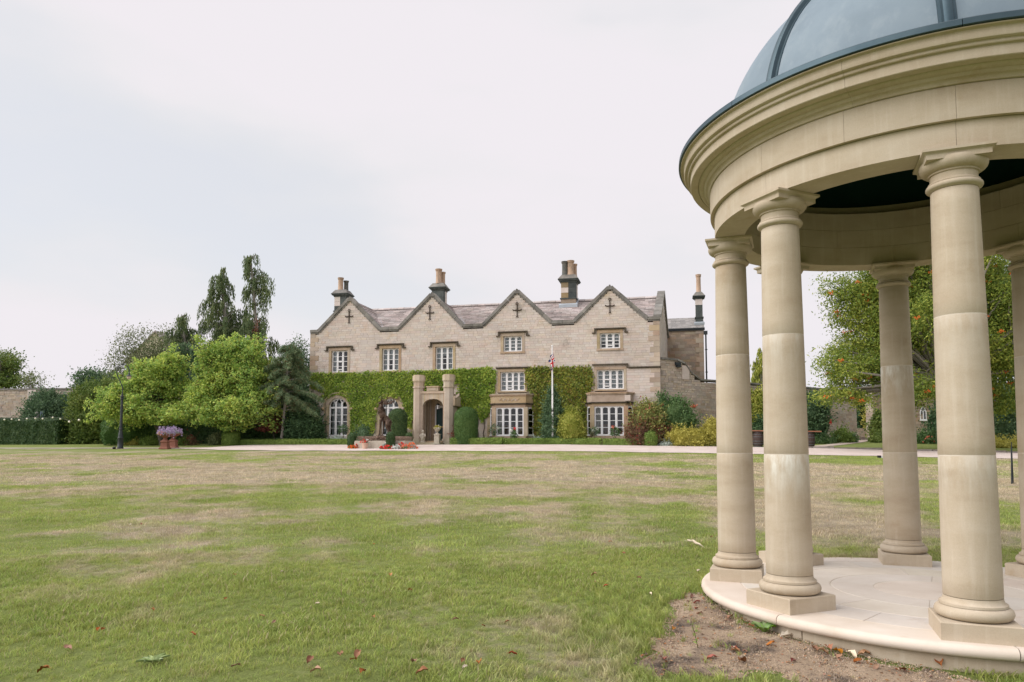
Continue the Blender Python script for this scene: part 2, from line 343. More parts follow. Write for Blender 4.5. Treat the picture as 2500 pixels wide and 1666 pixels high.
# ---------------------------------------------------------------- mesh and object helpers
class MB:
    def __init__(s): s.v = []; s.f = []; s.m = []
    def add(s, vs, fs, mi=0):
        o = len(s.v); s.v += [tuple(p) for p in vs]; s.f += [tuple(i + o for i in f) for f in fs]; s.m += [mi] * len(fs)
    def box(s, x0, x1, y0, y1, z0, z1, back=True, mi=0):
        v = [(x0, y0, z0), (x1, y0, z0), (x1, y1, z0), (x0, y1, z0), (x0, y0, z1), (x1, y0, z1), (x1, y1, z1), (x0, y1, z1)]
        f = [(0, 3, 2, 1), (4, 5, 6, 7), (0, 1, 5, 4), (1, 2, 6, 5), (3, 0, 4, 7)]
        if back: f.append((2, 3, 7, 6))
        s.add(v, f, mi)
    def obox(s, p, ax, ay, az, mi=0):                      # box from corner p along three edge vectors
        p, ax, ay, az = Vector(p), Vector(ax), Vector(ay), Vector(az)
        v = [p, p + ax, p + ax + ay, p + ay, p + az, p + ax + az, p + ax + ay + az, p + ay + az]
        s.add(v, [(0, 3, 2, 1), (4, 5, 6, 7), (0, 1, 5, 4), (1, 2, 6, 5), (3, 0, 4, 7), (2, 3, 7, 6)], mi)
    def prism(s, poly, y0, y1, mi=0):                      # polygon in the xz plane pushed along y
        n = len(poly); v = [(x, y0, z) for x, z in poly] + [(x, y1, z) for x, z in poly]
        f = [tuple(range(n)), tuple(range(2 * n - 1, n - 1, -1))] + [(i, i + n, (i + 1) % n + n, (i + 1) % n) for i in range(n)]
        s.add(v, f, mi)
    def slab(s, poly, z0, z1, mi=0):                       # polygon in the xy plane raised along z (anticlockwise)
        n = len(poly); v = [(x, y, z0) for x, y in poly] + [(x, y, z1) for x, y in poly]
        f = [tuple(range(n - 1, -1, -1)), tuple(range(n, 2 * n))] + [(i, (i + 1) % n, (i + 1) % n + n, i + n) for i in range(n)]
        s.add(v, f, mi)
    def lathe(s, prof, n=24, a0=0, a1=2 * PI, c=(0, 0), closed=False, mi=0):   # prof: (r, z) pairs; closed: profile is a ring
        full = abs(a1 - a0 - 2 * PI) < 1e-6; k = n if full else n + 1; m = len(prof); o = []
        for i in range(k):
            a = a0 + (a1 - a0) * i / n
            o += [(c[0] + r * math.cos(a), c[1] + r * math.sin(a), z) for r, z in prof]
        f = []
        mm = m if closed else m - 1
        for i in range(n):
            j = (i + 1) % k
            for q in range(mm):
                q2 = (q + 1) % m
                f.append((i * m + q, j * m + q, j * m + q2, i * m + q2))
        if closed and not full: f += [tuple(range(m)), tuple(range((k - 1) * m + m - 1, (k - 1) * m - 1, -1))]
        s.add(o, f, mi)
    def tube(s, pts, rad, n=7, cap=True, mi=0):
        pts = [Vector(p) for p in pts]; k = len(pts)
        if not hasattr(rad, '__len__'): rad = [rad] * k
        ring = []; ref = Vector((.13, .97, .2))
        for i, p in enumerate(pts):
            d = (pts[min(i + 1, k - 1)] - pts[max(i - 1, 0)])
            d = d.normalized() if d.length > 1e-9 else Vector((0, 0, 1))
            a = d.cross(ref)
            if a.length < .15: a = d.cross(Vector((1, 0, 0)))
            a.normalize(); b_ = d.cross(a)
            ring += [p + (a * math.cos(2 * PI * j / n) + b_ * math.sin(2 * PI * j / n)) * rad[i] for j in range(n)]
        f = [(i * n + j, i * n + (j + 1) % n, (i + 1) * n + (j + 1) % n, (i + 1) * n + j) for i in range(k - 1) for j in range(n)]
        if cap: f += [tuple(range(n - 1, -1, -1)), tuple(range((k - 1) * n, k * n))]
        s.add(ring, f, mi)
    def ball(s, c, r, n=10, m=6, mi=0):
        rr = r if hasattr(r, '__len__') else (r, r, r); v = [(c[0], c[1], c[2] - rr[2])]; f = []
        for i in range(1, m):
            t = PI * i / m - PI / 2
            v += [(c[0] + rr[0] * math.cos(t) * math.cos(2 * PI * j / n), c[1] + rr[1] * math.cos(t) * math.sin(2 * PI * j / n), c[2] + rr[2] * math.sin(t)) for j in range(n)]
        v.append((c[0], c[1], c[2] + rr[2])); e = len(v) - 1
        for j in range(n):
            k = (j + 1) % n
            f.append((0, 1 + k, 1 + j)); f.append((e, e - n + j, e - n + k))
            for i in range(m - 2): f.append((1 + i * n + j, 1 + i * n + k, 1 + (i + 1) * n + k, 1 + (i + 1) * n + j))
        s.add(v, f, mi)
    def mesh(s, name, mats, smooth=None, fix=True):
        me = bpy.data.meshes.new(name); me.from_pydata(s.v, [], s.f)
        mats = [mats] if isinstance(mats, str) else mats
        for k in mats: me.materials.append(MATS[k])
        if len(mats) > 1: me.polygons.foreach_set('material_index', s.m)
        if fix:
            bm = bmesh.new(); bm.from_mesh(me); bmesh.ops.recalc_face_normals(bm, faces=bm.faces); bm.to_mesh(me); bm.free()
        if smooth is not None:
            me.polygons.foreach_set('use_smooth', [True] * len(me.polygons)); me.set_sharp_from_angle(angle=math.radians(smooth))
        me.update(); return me
    def build(s, name, mats, parent=None, loc=None, rz=0, smooth=None, fix=True):
        return link(name, s.mesh(name, mats, smooth, fix), parent, loc, rz)
def link(name, me, parent=None, loc=None, rz=0):
    o = bpy.data.objects.new(name, me); C.objects.link(o)
    if parent is not None: o.parent = parent
    if loc is not None: o.location = loc
    if rz: o.rotation_euler = (0, 0, rz)
    return o
def tag(o, label=None, cat=None, group=None, kind=None):
    if label: o['label'] = label
    if cat: o['category'] = cat
    if group: o['group'] = group
    if kind: o['kind'] = kind
    return o
def thing(name, label, cat, loc=(0, 0, 0), rz=0, group=None):
    o = bpy.data.objects.new(name, None); C.objects.link(o); o.location = loc; o.rotation_euler = (0, 0, rz); o.empty_display_size = .2
    return tag(o, label, cat, group)
def quads_mesh(name, V, material, n=4):                     # V: (count*n, 3) array, each run of n vertices is one face
    V = np.ascontiguousarray(V, dtype=np.float32).reshape(-1, 3); k = len(V) // n
    me = bpy.data.meshes.new(name); me.vertices.add(len(V)); me.vertices.foreach_set('co', V.ravel())
    me.loops.add(len(V)); me.loops.foreach_set('vertex_index', np.arange(len(V), dtype=np.int32))
    me.polygons.add(k); me.polygons.foreach_set('loop_start', np.arange(0, len(V), n, dtype=np.int32))
    me.update(); me.validate(); me.materials.append(MATS[material]); return me
def unit(a): return a / np.maximum(np.linalg.norm(a, axis=-1, keepdims=True), 1e-9)
def leaves(P, L, W, nrm=None, nb=.5, axis=None, ab=0.0, rng=RNG, fold=.18):
    """One diamond leaf for every point of P. nrm and axis pull the leaf's face and its length towards a direction."""
    n = len(P); r = unit(rng.normal(size=(n, 3)))
    nn = r if nrm is None else unit(r * (1 - nb) + np.broadcast_to(nrm, (n, 3)) * nb)
    a = unit(rng.normal(size=(n, 3)))
    if axis is not None: a = unit(a * (1 - ab) + np.broadcast_to(np.asarray(axis, float), (n, 3)) * ab)
    a = unit(a - nn * np.sum(a * nn, 1, keepdims=True)) if axis is None or ab < .6 else a
    b_ = unit(np.cross(nn, a)); s = (.7 + .6 * rng.random((n, 1)))
    l = L * s * .5; w = W * s * .5
    up = np.cross(a, b_) * fold * w
    V = np.stack([P - a * l, P + b_ * w + up, P + a * l, P - b_ * w + up], 1)
    return V.reshape(-1, 3)
def mesh_points(v, f, n, rng=RNG):
    """n points spread evenly over the faces, with the face normals."""
    v = np.asarray(v, float); tri = np.array([(p[0], p[i], p[i + 1]) for p in f for i in range(1, len(p) - 1)])
    a, b_, c = v[tri[:, 0]], v[tri[:, 1]], v[tri[:, 2]]; cr_ = np.cross(b_ - a, c - a); ar = np.linalg.norm(cr_, axis=1)
    k = rng.choice(len(tri), n, p=ar / ar.sum()); u = rng.random((n, 2)); u = np.where(u.sum(1, keepdims=True) > 1, 1 - u, u)
    return a[k] + (b_ - a)[k] * u[:, :1] + (c - a)[k] * u[:, 1:], unit(cr_[k])
def inpoly(x, y, poly):
    x = np.asarray(x); y = np.asarray(y); r = np.zeros(x.shape, bool); n = len(poly)
    for i in range(n):
        x0, y0 = poly[i]; x1, y1 = poly[(i + 1) % n]
        c = ((y0 > y) != (y1 > y)) & (x < (x1 - x0) * (y - y0) / (y1 - y0 + 1e-12) + x0); r ^= c
    return r

# ================================================================ the setting: ground, drive, paths
xs = np.r_[-420, -250, -150, -100, np.arange(-70, -12, 2.), np.arange(-12, 12, .4), np.arange(12, 70, 2.), 100, 150, 250, 420]
ys = np.r_[-300, -120, -50, -20, np.arange(-8, 2, 1.), np.arange(2, 14, .4), np.arange(14, 80, 1.), 110, 160, 260, 600]
X, Y = np.meshgrid(xs, ys); Zg = zg(X, Y)
mb = MB(); mb.v = list(zip(X.ravel().tolist(), Y.ravel().tolist(), Zg.ravel().tolist())); nx = len(xs)
mb.f = [(j * nx + i, j * nx + i + 1, (j + 1) * nx + i + 1, (j + 1) * nx + i) for j in range(len(ys) - 1) for i in range(nx - 1)]; mb.m = [0] * len(mb.f)
tag(mb.build('lawn', 'lawn', smooth=60, fix=False), 'wide mown lawn with dry straw coloured patches', 'lawn', kind='structure')

def WY(s, x): return (s + TY * x) / TX                      # y of the point with column x on the line s
def strip(name, xs, f_s, b_s, material, lift, label, cat, n=10):
    mb = MB()
    for x in xs:
        for k in range(n + 1):
            s = f_s(x) + (b_s(x) - f_s(x)) * k / n; y = WY(s, x); mb.v.append((x, y, float(zg(x, y)) + lift))
    mb.f = [(i * (n + 1) + k, (i + 1) * (n + 1) + k, (i + 1) * (n + 1) + k + 1, i * (n + 1) + k + 1) for i in range(len(xs) - 1) for k in range(n)]
    mb.m = [0] * len(mb.f)
    return tag(mb.build(name, material, fix=False), label, cat, kind='structure')
FRONT = lambda x: float(np.interp(x, [-60, -19.5, -18, -16, -12, -6, 0, 6, 14, 20, 40], [36.6, 36.6, 36.0, 35.0, 34.3, 34.2, 34.0, 34.0, 33.9, 33.3, 32])) + .10 * math.sin(1.7 * x) + .06 * math.sin(4.1 * x)
BACK = lambda x: float(np.interp(x, [-60, -19.5, -18, -17, -16, 9, 12, 16, 21, 40], [37.2, 37.3, 37.8, 41.0, 41.35, 41.3, 41.4, 41.2, 39.3, 36])) + .03 * math.sin(2.3 * x)
strip('gravel_drive', np.arange(-60, 40.1, .4), FRONT, BACK, 'gravel', .022, 'pale pinkish gravel drive running in front of the house', 'drive')

# path from the drive to the gateway in the right garden wall
GATE = sxy(2111, 57.6)
pc = [sxy(1985, 43.3)[:2], sxy(2035, 46.5)[:2], sxy(2085, 51.5)[:2], sxy(2108, 56)[:2], sxy(2111, 62)[:2]]
mb = MB()
for i in range(41):
    t = i / 40 * 4; k = min(int(t), 3); fr = t - k
    p = [pc[k][q] + (pc[k + 1][q] - pc[k][q]) * fr for q in (0, 1)]
    for w in (-.55, 0, .55): mb.v.append((p[0] + w, p[1], float(zg(p[0] + w, p[1])) + .02))
mb.f = [(i * 3 + k, i * 3 + k + 1, i * 3 + k + 4, i * 3 + k + 3) for i in range(40) for k in (0, 1)]; mb.m = [0] * len(mb.f)
tag(mb.build('garden_path', 'path', fix=False), 'narrow worn path leading to the gateway in the garden wall', 'path', kind='structure')

# dark kerb along the back of the drive, right of the house
kb = thing('kerb', 'low dark stone kerb along the far side of the drive', 'kerb', (*sxy(1945, 41.6)[:2], sxy(1945, 41.6)[2])); kb['kind'] = 'structure'
kx = np.arange(14.2, 34, .95)
for i in range(len(kx) - 1):
    xa, xb = kx[i] + .015, kx[i + 1] - .015; ya, yb = WY(BACK(xa) + .06, xa), WY(BACK(xb) + .06, xb)
    z0 = float(zg((xa + xb) / 2, (ya + yb) / 2)); mb = MB()
    mb.obox((xa - kb.location.x, ya - kb.location.y, z0 - .1 - kb.location.z), (xb - xa, yb - ya, 0), (.03, .16, 0), (0, 0, .1 + .11 + random.uniform(-.02, .02)))
    mb.build('kerb_stone', 'kerb stone', kb)

# ================================================================ the country house
HB = 1.6; HO = (-13.5955, 48.0454); HR = math.atan2(TY, TX)
house = thing('country_house', 'long stone country house with four gables and creeper clad ground floor', 'house', (*HO, HB), HR)
DZ = (0, 0, -HB)                                            # house parts are drawn with heights above sea level of the scene
def hit(u, v, depth):                                       # (along the front, height) of the point seen at (u, v), 'depth' metres behind the front
    d = ray(u, v); nx, ny = -TY, TX; k = nx * HO[0] + ny * HO[1] + depth
    t = k / (nx * d.x + ny * d.y); p = d * t
    return (p.x - HO[0]) * TX + (p.y - HO[1]) * TY - depth * 0, p.z + EYE
def toworld(u, dep, z=None):
    x = HO[0] + u * TX - dep * TY; y = HO[1] + u * TY + dep * TX
    return (x, y) if z is None else (x, y, z)
def hb(mb, name, m, parent=house, **k): return mb.build(name, m, parent, DZ if parent is house else None, **k)

GW = 23.07; EAVE = 9.05
gables = [(.62, 2.86, 4.98, 11.16), (6.34, 8.62, 10.70, 11.19), (12.06, 14.26, 16.46, 11.13), (17.90, 20.11, 22.36, 11.10)]
openings = [(1.42, 2.86, 6.28, 7.86), (5.04, 6.46, 6.30, 7.88), (8.71, 10.16, 6.27, 7.86), (13.24, 14.71, 7.28, 8.42), (19.33, 20.83, 7.30, 8.42),
            (13.04, 14.88, 4.78, 6.16), (19.13, 21.04, 4.78, 6.16), (1.22, 2.97, 2.0, 4.1), (5.0, 6.55, 2.0, 4.05), (8.62, 9.9, 1.5, 4.2),
            (13.0, 15.02, 1.9, 3.95), (19.0, 21.1, 1.9, 3.95)]
def sub(iv, a, b):
    r = []
    for p, q in iv:
        if b <= p or a >= q: r.append((p, q)); continue
        if a > p: r.append((p, a))
        if b < q: r.append((b, q))
    return r
def gable_iv(z):
    if z < 9.0: return [(0, GW)]
    r = []
    for l, c, rr, top in gables:
        t = (z - 9.0) / (top - .06 - 9.0)
        if t < 1: r.append((l + (c - l) * t - .02, rr + (c - rr) * t + .02))
    return r
def front_iv(z0, z1):
    z = (z0 + z1) / 2; iv = gable_iv(z1 - .03)
    for a, b_, lo, hi in openings:
        if z > lo and z < hi: iv = sub(iv, a, b_)
    for c, w, zs in ((2.09, .86, 4.1), (5.77, .78, 4.05)):   # arched heads
        if zs <= z < zs + .68:
            h = w * math.sqrt(max(0, 1 - ((z - zs) / .70) ** 2)) + .03; iv = sub(iv, c - h, c + h)
    return iv
def masonry(iv_of, z0, z1, course, lens, rng, pale=None, gap=.008, proud=.009, depth=.28, singles=None):
    """Courses of stones cut round the openings; returns (stones, mortar). Stones for which singles(u, z) holds are kept apart."""
    st, mo, one = MB(), MB(), []
    z = z0
    while z < z1 - .02:
        h = min(course * rng.uniform(.86, 1.14), z1 - z)
        for a, b_ in iv_of(z, z + h):
            if b_ - a < .06: continue
            mo.box(a, b_, .014, depth, z, z + h)
            u = a
            while u < b_ - .01:
                l = rng.uniform(*lens); e = min(u + l, b_)
                if b_ - e < lens[0] * .5: e = b_
                y = -proud * rng.random(); j = gap * .5
                arg = (u + (j if u > a else 0), e - (j if e < b_ else 0), y, .06, z + j, z + h - j)
                if singles and singles((u + e) / 2, z) and len(one) < 290: one.append(arg)
                else: st.box(*arg, back=False)
                u = e
        z += h
    return st, mo, one
rng = random.Random(3)
st, mo, one = masonry(front_iv, 1.35, 11.2, .152, (.22, .54), rng, singles=lambda u, z: u > 21.1 and 2.4 < z < 6.1 or (15.6 < u < 22.3 and z > 8.5 and (int(u * 7 + z * 13) % 3 == 0)))
hb(mo, 'wall', 'mortar', fix=False); s_ = hb(st, 'stonework', 'house stone', fix=False); tag(s_, kind='stuff')
for a in one:
    m_ = MB(); w, h = (a[1] - a[0]) / 2, (a[5] - a[4]) / 2; m_.box(-w, w, a[2], a[3], -h, h, back=False)
    m_.build('stone', 'house stone pale' if a[4] < 6.1 else 'house stone', house, ((a[0] + a[1]) / 2, 0, (a[4] + a[5]) / 2 - HB), fix=False)
# quoins at both corners of the front
for u0, sgn in ((0, 1), (GW, -1)):
    z = 1.4; k = 0
    while z < 8.95:
        h = rng.uniform(.28, .36); h = min(h, 9.0 - z); w = (.62, .36)[k % 2] * rng.uniform(.9, 1.1); m_ = MB()
        m_.box(min(0, sgn * w), max(0, sgn * w), -.024, .03 if sgn > 0 else .3, .006, h - .006); m_.build('quoin', 'quoin stone', house, (u0, 0, z - HB), fix=False); z += h; k += 1

# side walls, back wall, floors inside
def side_iv(z0, z1):
    z = (z0 + z1) / 2
    if z < 9.1: return [(0, 8.4)]
    t = (z - 9.1) / 2.15
    return [(4.2 * t, 8.4 - 4.2 * t)] if t < 1 else []
st, mo, _ = masonry(side_iv, 1.3, 11.2, .19, (.3, .7), rng)
SKEW = math.atan2(.40, 8.4)
w_ = mo.build('wall', 'mortar', house, (GW, 0, -HB), PI / 2 - SKEW, fix=False)
w_ = tag(st.build('stonework', 'house stone', house, (GW, 0, -HB), PI / 2 - SKEW, fix=False), kind='stuff')
m_ = MB(); m_.box(.02, .3, .3, 8.4, 1.3, 9.1); m_.box(.3, GW - .1, 8.2, 8.5, 1.3, 9.1); m_.add([(.05, .3, 9.1), (.05, 8.4, 9.1), (.05, 4.2, 11.1), (.3, .3, 9.1), (.3, 8.4, 9.1), (.3, 4.2, 11.1)], [(0, 1, 2), (3, 5, 4), (0, 2, 5, 3), (2, 1, 4, 5)])
hb(m_, 'wall', 'house stone', fix=True)
m_.v = []; m_.f = []; m_.m = []
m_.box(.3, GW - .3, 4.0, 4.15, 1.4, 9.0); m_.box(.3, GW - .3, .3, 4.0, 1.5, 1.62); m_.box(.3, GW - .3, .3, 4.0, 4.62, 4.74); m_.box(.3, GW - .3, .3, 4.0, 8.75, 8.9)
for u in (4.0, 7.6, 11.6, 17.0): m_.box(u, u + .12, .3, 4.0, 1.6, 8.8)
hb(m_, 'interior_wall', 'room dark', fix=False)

# roof: stone slates in courses on every slope
def slates(fn_iv, plane, h0, h1, course, lens, rng, mb, th=.035):
    """fn_iv(h) gives the stretches covered at slope height h; plane(a, h) the point; slates lap like shingles."""
    h = h0
    while h < h1:
        e = min(h + course * rng.uniform(.9, 1.1), h1 + .02)
        for a, b_ in fn_iv((h + e) / 2):
            u = a
            while u < b_ - .02:
                w = min(u + rng.uniform(*lens), b_)
                t0 = th * rng.uniform(.8, 1.5); n = plane.n
                p = [plane(u + .006, h - .03), plane(w - .006, h - .03), plane(w - .006, e + .04), plane(u + .006, e + .04)]
                top = [p[0] + n * (t0 + .02), p[1] + n * (t0 + .02), p[2] + n * .012, p[3] + n * .012]
                mb.add([*p, *top], [(4, 5, 6, 7), (0, 1, 5, 4), (1, 2, 6, 5), (3, 0, 4, 7)]); u = w
        h = e
class Plane:
    def __init__(s, o, ea, eh): s.o, s.a, s.h = Vector(o), Vector(ea).normalized(), Vector(eh).normalized(); s.n = s.a.cross(s.h).normalized()
    def __call__(s, a, h): return s.o + s.a * a + s.h * h
rs = MB(); base = MB()
RV, RZ0, RZ1 = 4.2, 8.98, 11.22
slope = math.hypot(RV - .2, RZ1 - RZ0)
pl = Plane((0, .2, RZ0), (1, 0, 0), (0, RV - .2, RZ1 - RZ0))
def main_iv(h):
    z = RZ0 + h * (RZ1 - RZ0) / slope; iv = [(.02, GW - .12)]
    for l, c, r, t in gables:                               # valleys against the gable roofs
        k = 2.15 * (1 - (z - 8.95) / (t - 8.95))
        if k > 0: iv = sub(iv, c - k, c + k)
    iv = sub(iv, 16.58, 17.58) if 3.2 < .2 + h * (RV - .2) / slope < 4.2 else iv
    return iv
slates(main_iv, pl, 0, slope, .27, (.3, .62), rng, rs)
for l, c, r, t in gables:
    for sg in (-1, 1):
        sl_ = math.hypot(2.2, t - .02 - 8.9); eh = Vector((-sg * 2.2, 0, t - .02 - 8.9))
        p_ = Plane((c + sg * 2.2, .28, 8.9), (0, sg, 0), eh)
        if sg < 0: p_ = Plane((c + sg * 2.2, .28, 8.9), (0, -1, 0), eh)
        def iv(h, t=t, sl_=sl_, sg=sg):
            z = 8.9 + h / sl_ * (t - 8.92); e = max(.1, (z - RZ0) / (RZ1 - RZ0) * (RV - .2) - .05)
            return [(0, e)] if sg > 0 else [(-e, 0)]
        slates(iv, p_, 0, sl_, .27, (.3, .62), rng, rs)
    base.add([(c, .3, t - .05), (c, 4.1, t - .05), (c - 2.2, .3, 8.86), (c + 2.2, .3, 8.86)], [(0, 1, 2), (0, 3, 1)])
base.add([(0, .2, RZ0 - .03), (GW - .1, .2, RZ0 - .03), (GW - .1, RV, RZ1 - .03), (0, RV, RZ1 - .03), (0, 8.5, RZ0 - .03), (GW - .1, 8.5, RZ0 - .03)], [(0, 1, 2, 3), (3, 2, 5, 4)])
roof = hb(base, 'roof', 'roof slate', fix=False)
tag(rs.build('slates', 'roof slate', roof, fix=False), kind='stuff')
m_ = MB()
for i in range(46):
    u = .1 + i * .5
    if u > GW - .4: break
    for sg in (-1, 1): m_.obox((u, RV, RZ1 + .10), (.48, 0, 0), (0, sg * .24, -.13), (0, 0, .04 + .01 * (i % 2)))
tag(m_.build('ridge_tiles', 'roof slate', roof), kind='stuff')
for l, c, r, t in gables:                                   # lead valley gutters, right side of each gable roof
    m_ = MB(); m_.obox((c + 2.16, .26, 9.02), (-2.0, 3.7, 2.05), (.16, 0, .02), (0, 0, .02)); m_.build('valley_lead', 'lead flashing', roof)

# coping stones along gables and parapets
def coping_run(p0, p1, n, first=None):
    (u0, z0), (u1, z1) = p0, p1; d = Vector((u1 - u0, 0, z1 - z0)); L_ = d.length; d.normalize(); up = Vector((-d.z, 0, d.x))
    if up.z < 0: up = -up
    for k in range(n):
        a, b_ = L_ * k / n + .008, L_ * (k + 1) / n - .008
        m_ = MB(); m_.obox(d * a + Vector((0, -.10, 0)) + up * 0, d * (b_ - a), (0, .46, 0), up * (.17 + .012 * rng.random()))
        m_.obox(d * a + Vector((0, -.055, 0)) - up * .085, d * (b_ - a), (0, .30, 0), up * .085)
        m_.build('coping_stone', 'coping stone', house, (u0, 0, z0 - HB))
prev = 0
for i, (l, c, r, t) in enumerate(gables):
    if l - prev > .2: coping_run((prev, 9.04), (l, 9.04), max(1, round((l - prev) / .8)))
    coping_run((l + .02, 9.06), (c - .02, t + .02), 4); coping_run((c + .02, t + .02), (r - .02, 9.06), 4)
    m_ = MB(); m_.prism([(c - .2, t - .10), (c + .2, t - .10), (c + .03, t + .20), (c - .03, t + .20)], -.115, .36); hb(m_, 'apex_stone', 'coping stone'); prev = r
coping_run((prev, 9.04), (GW + .05, 9.04), 1)
for k in range(7):                                          # coping of the right hand end gable
    for (y0, z0, y1, z1) in ((0, 9.15, 4.2, 11.5), (8.4, 9.15, 4.2, 11.5)):
        a, b_ = k / 7 + .004, (k + 1) / 7 - .004; m_ = MB()
        p0 = Vector((0, y0 + (y1 - y0) * a, z0 + (z1 - z0) * a)); p1 = Vector((0, y0 + (y1 - y0) * b_, z0 + (z1 - z0) * b_))
        m_.obox(p0 + Vector((-.36, 0, 0)), p1 - p0, (.48, 0, 0), (0, 0, .2)); m_.build('coping_stone', 'coping stone', house, (GW, 0, -HB), -SKEW)

# iron crosses on the gables
for (l, c, r, t), (u, z) in zip(gables, ((2.80, 10.04), (8.46, 10.05), (14.27, 9.98), (20.10, 10.0))):
    m_ = MB(); m_.box(-.028, .028, -.06, -.02, -.40, .34)
    for sg in (-1, 1): m_.tube([(0, -.04, 0), (sg * .16, -.05, -.03), (sg * .25, -.05, 0), (sg * .29, -.05, .05)], [.03, .035, .035, .02], 6)
    m_.tube([(.07 * math.cos(a), -.05, .40 + .07 * math.sin(a)) for a in np.linspace(0, 2 * PI, 13)], .022, 6)
    for sg in (-1, 1): m_.tube([(0, -.045, -.36), (sg * .07, -.045, -.48)], .022, 5)
    m_.build('iron_cross', 'rusty iron', house, (u, 0, z - HB))

# ---- windows
PANES = {}
def pane(parent, x, z, w, h, y=.035):
    k = (round(w, 2), round(h, 2))
    if k not in PANES:
        m_ = MB(); m_.box(-w / 2, w / 2, 0, .006, -h / 2, h / 2); PANES[k] = m_.mesh('pane', 'window glass')
    return link('pane', PANES[k], parent, (x, y, z))
def curtain(parent, x0, x1, z0, z1, y=.15, m='curtain', gather=0):
    m_ = MB(); n = max(6, int((x1 - x0) / .035)); P = []
    for i in range(n + 1):
        t = i / n
        for j, z in enumerate(np.linspace(z0, z1, 6)):
            k = 1 - (gather * max(0, 1 - abs((z - z0) / (z1 - z0) - .25) * 1.6) if gather else 0)
            P.append((x0 + (x1 - x0) * t * abs(k) if gather >= 0 else x1 - (x1 - x0) * t * k, y + .018 * math.sin(i * 2.1), z))
    m_.add(P, [(i * 6 + j, (i + 1) * 6 + j, (i + 1) * 6 + j + 1, i * 6 + j + 1) for i in range(n) for j in range(5)])
    return m_.build('curtain', m, parent, smooth=60)
def window(w, h, nl, nr, loc, rz=0, curtains=(), blind=None, open_light=None, parent=house):
    """White casement: nl lights of nr panes, each light with a slightly arched head."""
    f = MB(); t, tm, d = .055, .085, .07
    f.box(0, t, 0, d, 0, h); f.box(w - t, w, 0, d, 0, h); f.box(t, w - t, 0, d, h - t, h); f.box(-.03, w + .03, -.04, d, -.03, .075)
    lw = (w - 2 * t - (nl - 1) * tm) / nl; zb, zt = .075, h - t
    for i in range(1, nl): x = t + i * lw + (i - 1) * tm; f.box(x, x + tm, .0, d, zb, zt)
    fo = f.build('window', 'white paint', parent, loc, rz, fix=False)
    bars = MB(); hh = zt - zb
    for i in range(nl):
        x = t + i * (lw + tm)
        bars.box(x, x + .028, .015, .055, zb, zt); bars.box(x + lw - .028, x + lw, .015, .055, zb, zt)
        n = 6                                               # arched head
        pts = [(x + lw * k / n, zt - .005 - .085 * (2 * k / n - 1) ** 2) for k in range(n + 1)]
        bars.prism([(x, zt), *pts, (x + lw, zt)], .012, .05)
        for j in range(1, nr): z = zb + hh * j / nr; bars.box(x, x + lw, .02, .05, z - .016, z + .016)
        if open_light == i: bars.box(x, x + lw, -.02, .03, zb + hh * .46, zb + hh * .53); bars.box(x, x + lw, -.02, .03, zb + .09, zb + .15)
        for j in range(nr): pane(fo, x + lw / 2, zb + hh * (j + .5) / nr, lw - .04, hh / nr - .03)
    bars.build('glazing_bars', 'white paint', fo, fix=True)
    for a in curtains: curtain(fo, *a)
    if blind is not None: curtain(fo, .03, w - .03, blind, h - .02, .14)
    return fo
def surround(w, h, loc, jamb=.17, lintel=.2, sill=.12, m='trim stone', parent=house, deep=.22):
    for nm, (x0, x1, z0, z1) in (('jamb_stone', (-jamb, 0, 0, h)), ('jamb_stone', (w, w + jamb, 0, h)), ('lintel', (-jamb, w + jamb, h, h + lintel)), ('sill', (-jamb - .02, w + jamb + .02, -sill, 0))):
        m_ = MB(); e = .004
        if nm == 'sill': m_.box(x0, x1, -.07, deep, z0, z1 - e)
        elif nm == 'lintel': m_.box(x0, x1, -.03, deep, z0 + e, z1)
        else: m_.box(x0, x1, -.032, deep, z0, z1)
        m_.build(nm, m, parent, loc, fix=False)
def hood(u0, u1, z, drop=.16, ret=.13):
    m_ = MB(); m_.box(u0, u1, -.14, .05, z - .06, z); m_.box(u0 + .02, u1 - .02, -.09, .05, z - .10, z - .06)
    for a, sg in ((u0, -1), (u1, 1)):
        x = sorted((a, a - sg * .09)); m_.box(x[0], x[1], -.13, .05, z - .10 - drop, z - .06)
        x = sorted((a - sg * .09, a + sg * ret)); m_.box(x[0], x[1], -.12, .05, z - .16 - drop, z - .10 - drop)
    hb(m_, 'hood_mould', 'dark mould', fix=False)
WD = .13
def plain_window(u0, u1, z0, z1, nl, nr, hz=None, **k):
    loc = (u0, 0, z0 - HB); surround(u1 - u0, z1 - z0, loc); window(u1 - u0, z1 - z0, nl, nr, (u0, WD, z0 - HB), **k)
    if hz: hood(u0 - .33, u1 + .36, hz)
plain_window(1.55, 2.73, 6.30, 7.77, 3, 4, 8.06, curtains=((.05, .42, .05, 1.4),), open_light=1, blind=None)
plain_window(5.17, 6.34, 6.33, 7.80, 3, 4, 8.10, curtains=((.05, .40, .05, 1.4), (.75, 1.12, .05, 1.4)), blind=.8)
plain_window(8.85, 10.04, 6.29, 7.80, 3, 4, 8.11, curtains=((.05, .40, .05, 1.4), (.82, 1.14, .05, 1.4)), blind=.95)
plain_window(13.37, 14.58, 7.35, 8.33, 3, 4, 8.63, blind=.1)
plain_window(19.46, 20.70, 7.36, 8.33, 3, 4, 8.62, blind=.45, open_light=1)
for u0, u1, z0, z1, kk in ((13.17, 14.75, 4.86, 6.07, 0), (19.26, 20.90, 4.86, 6.06, 1)):
    surround(u1 - u0, z1 - z0, (u0, 0, z0 - HB), .16, .18, .1, 'bay stone'); window(u1 - u0, z1 - z0, 4, 4, (u0, WD, z0 - HB), blind=.12, open_light=1)
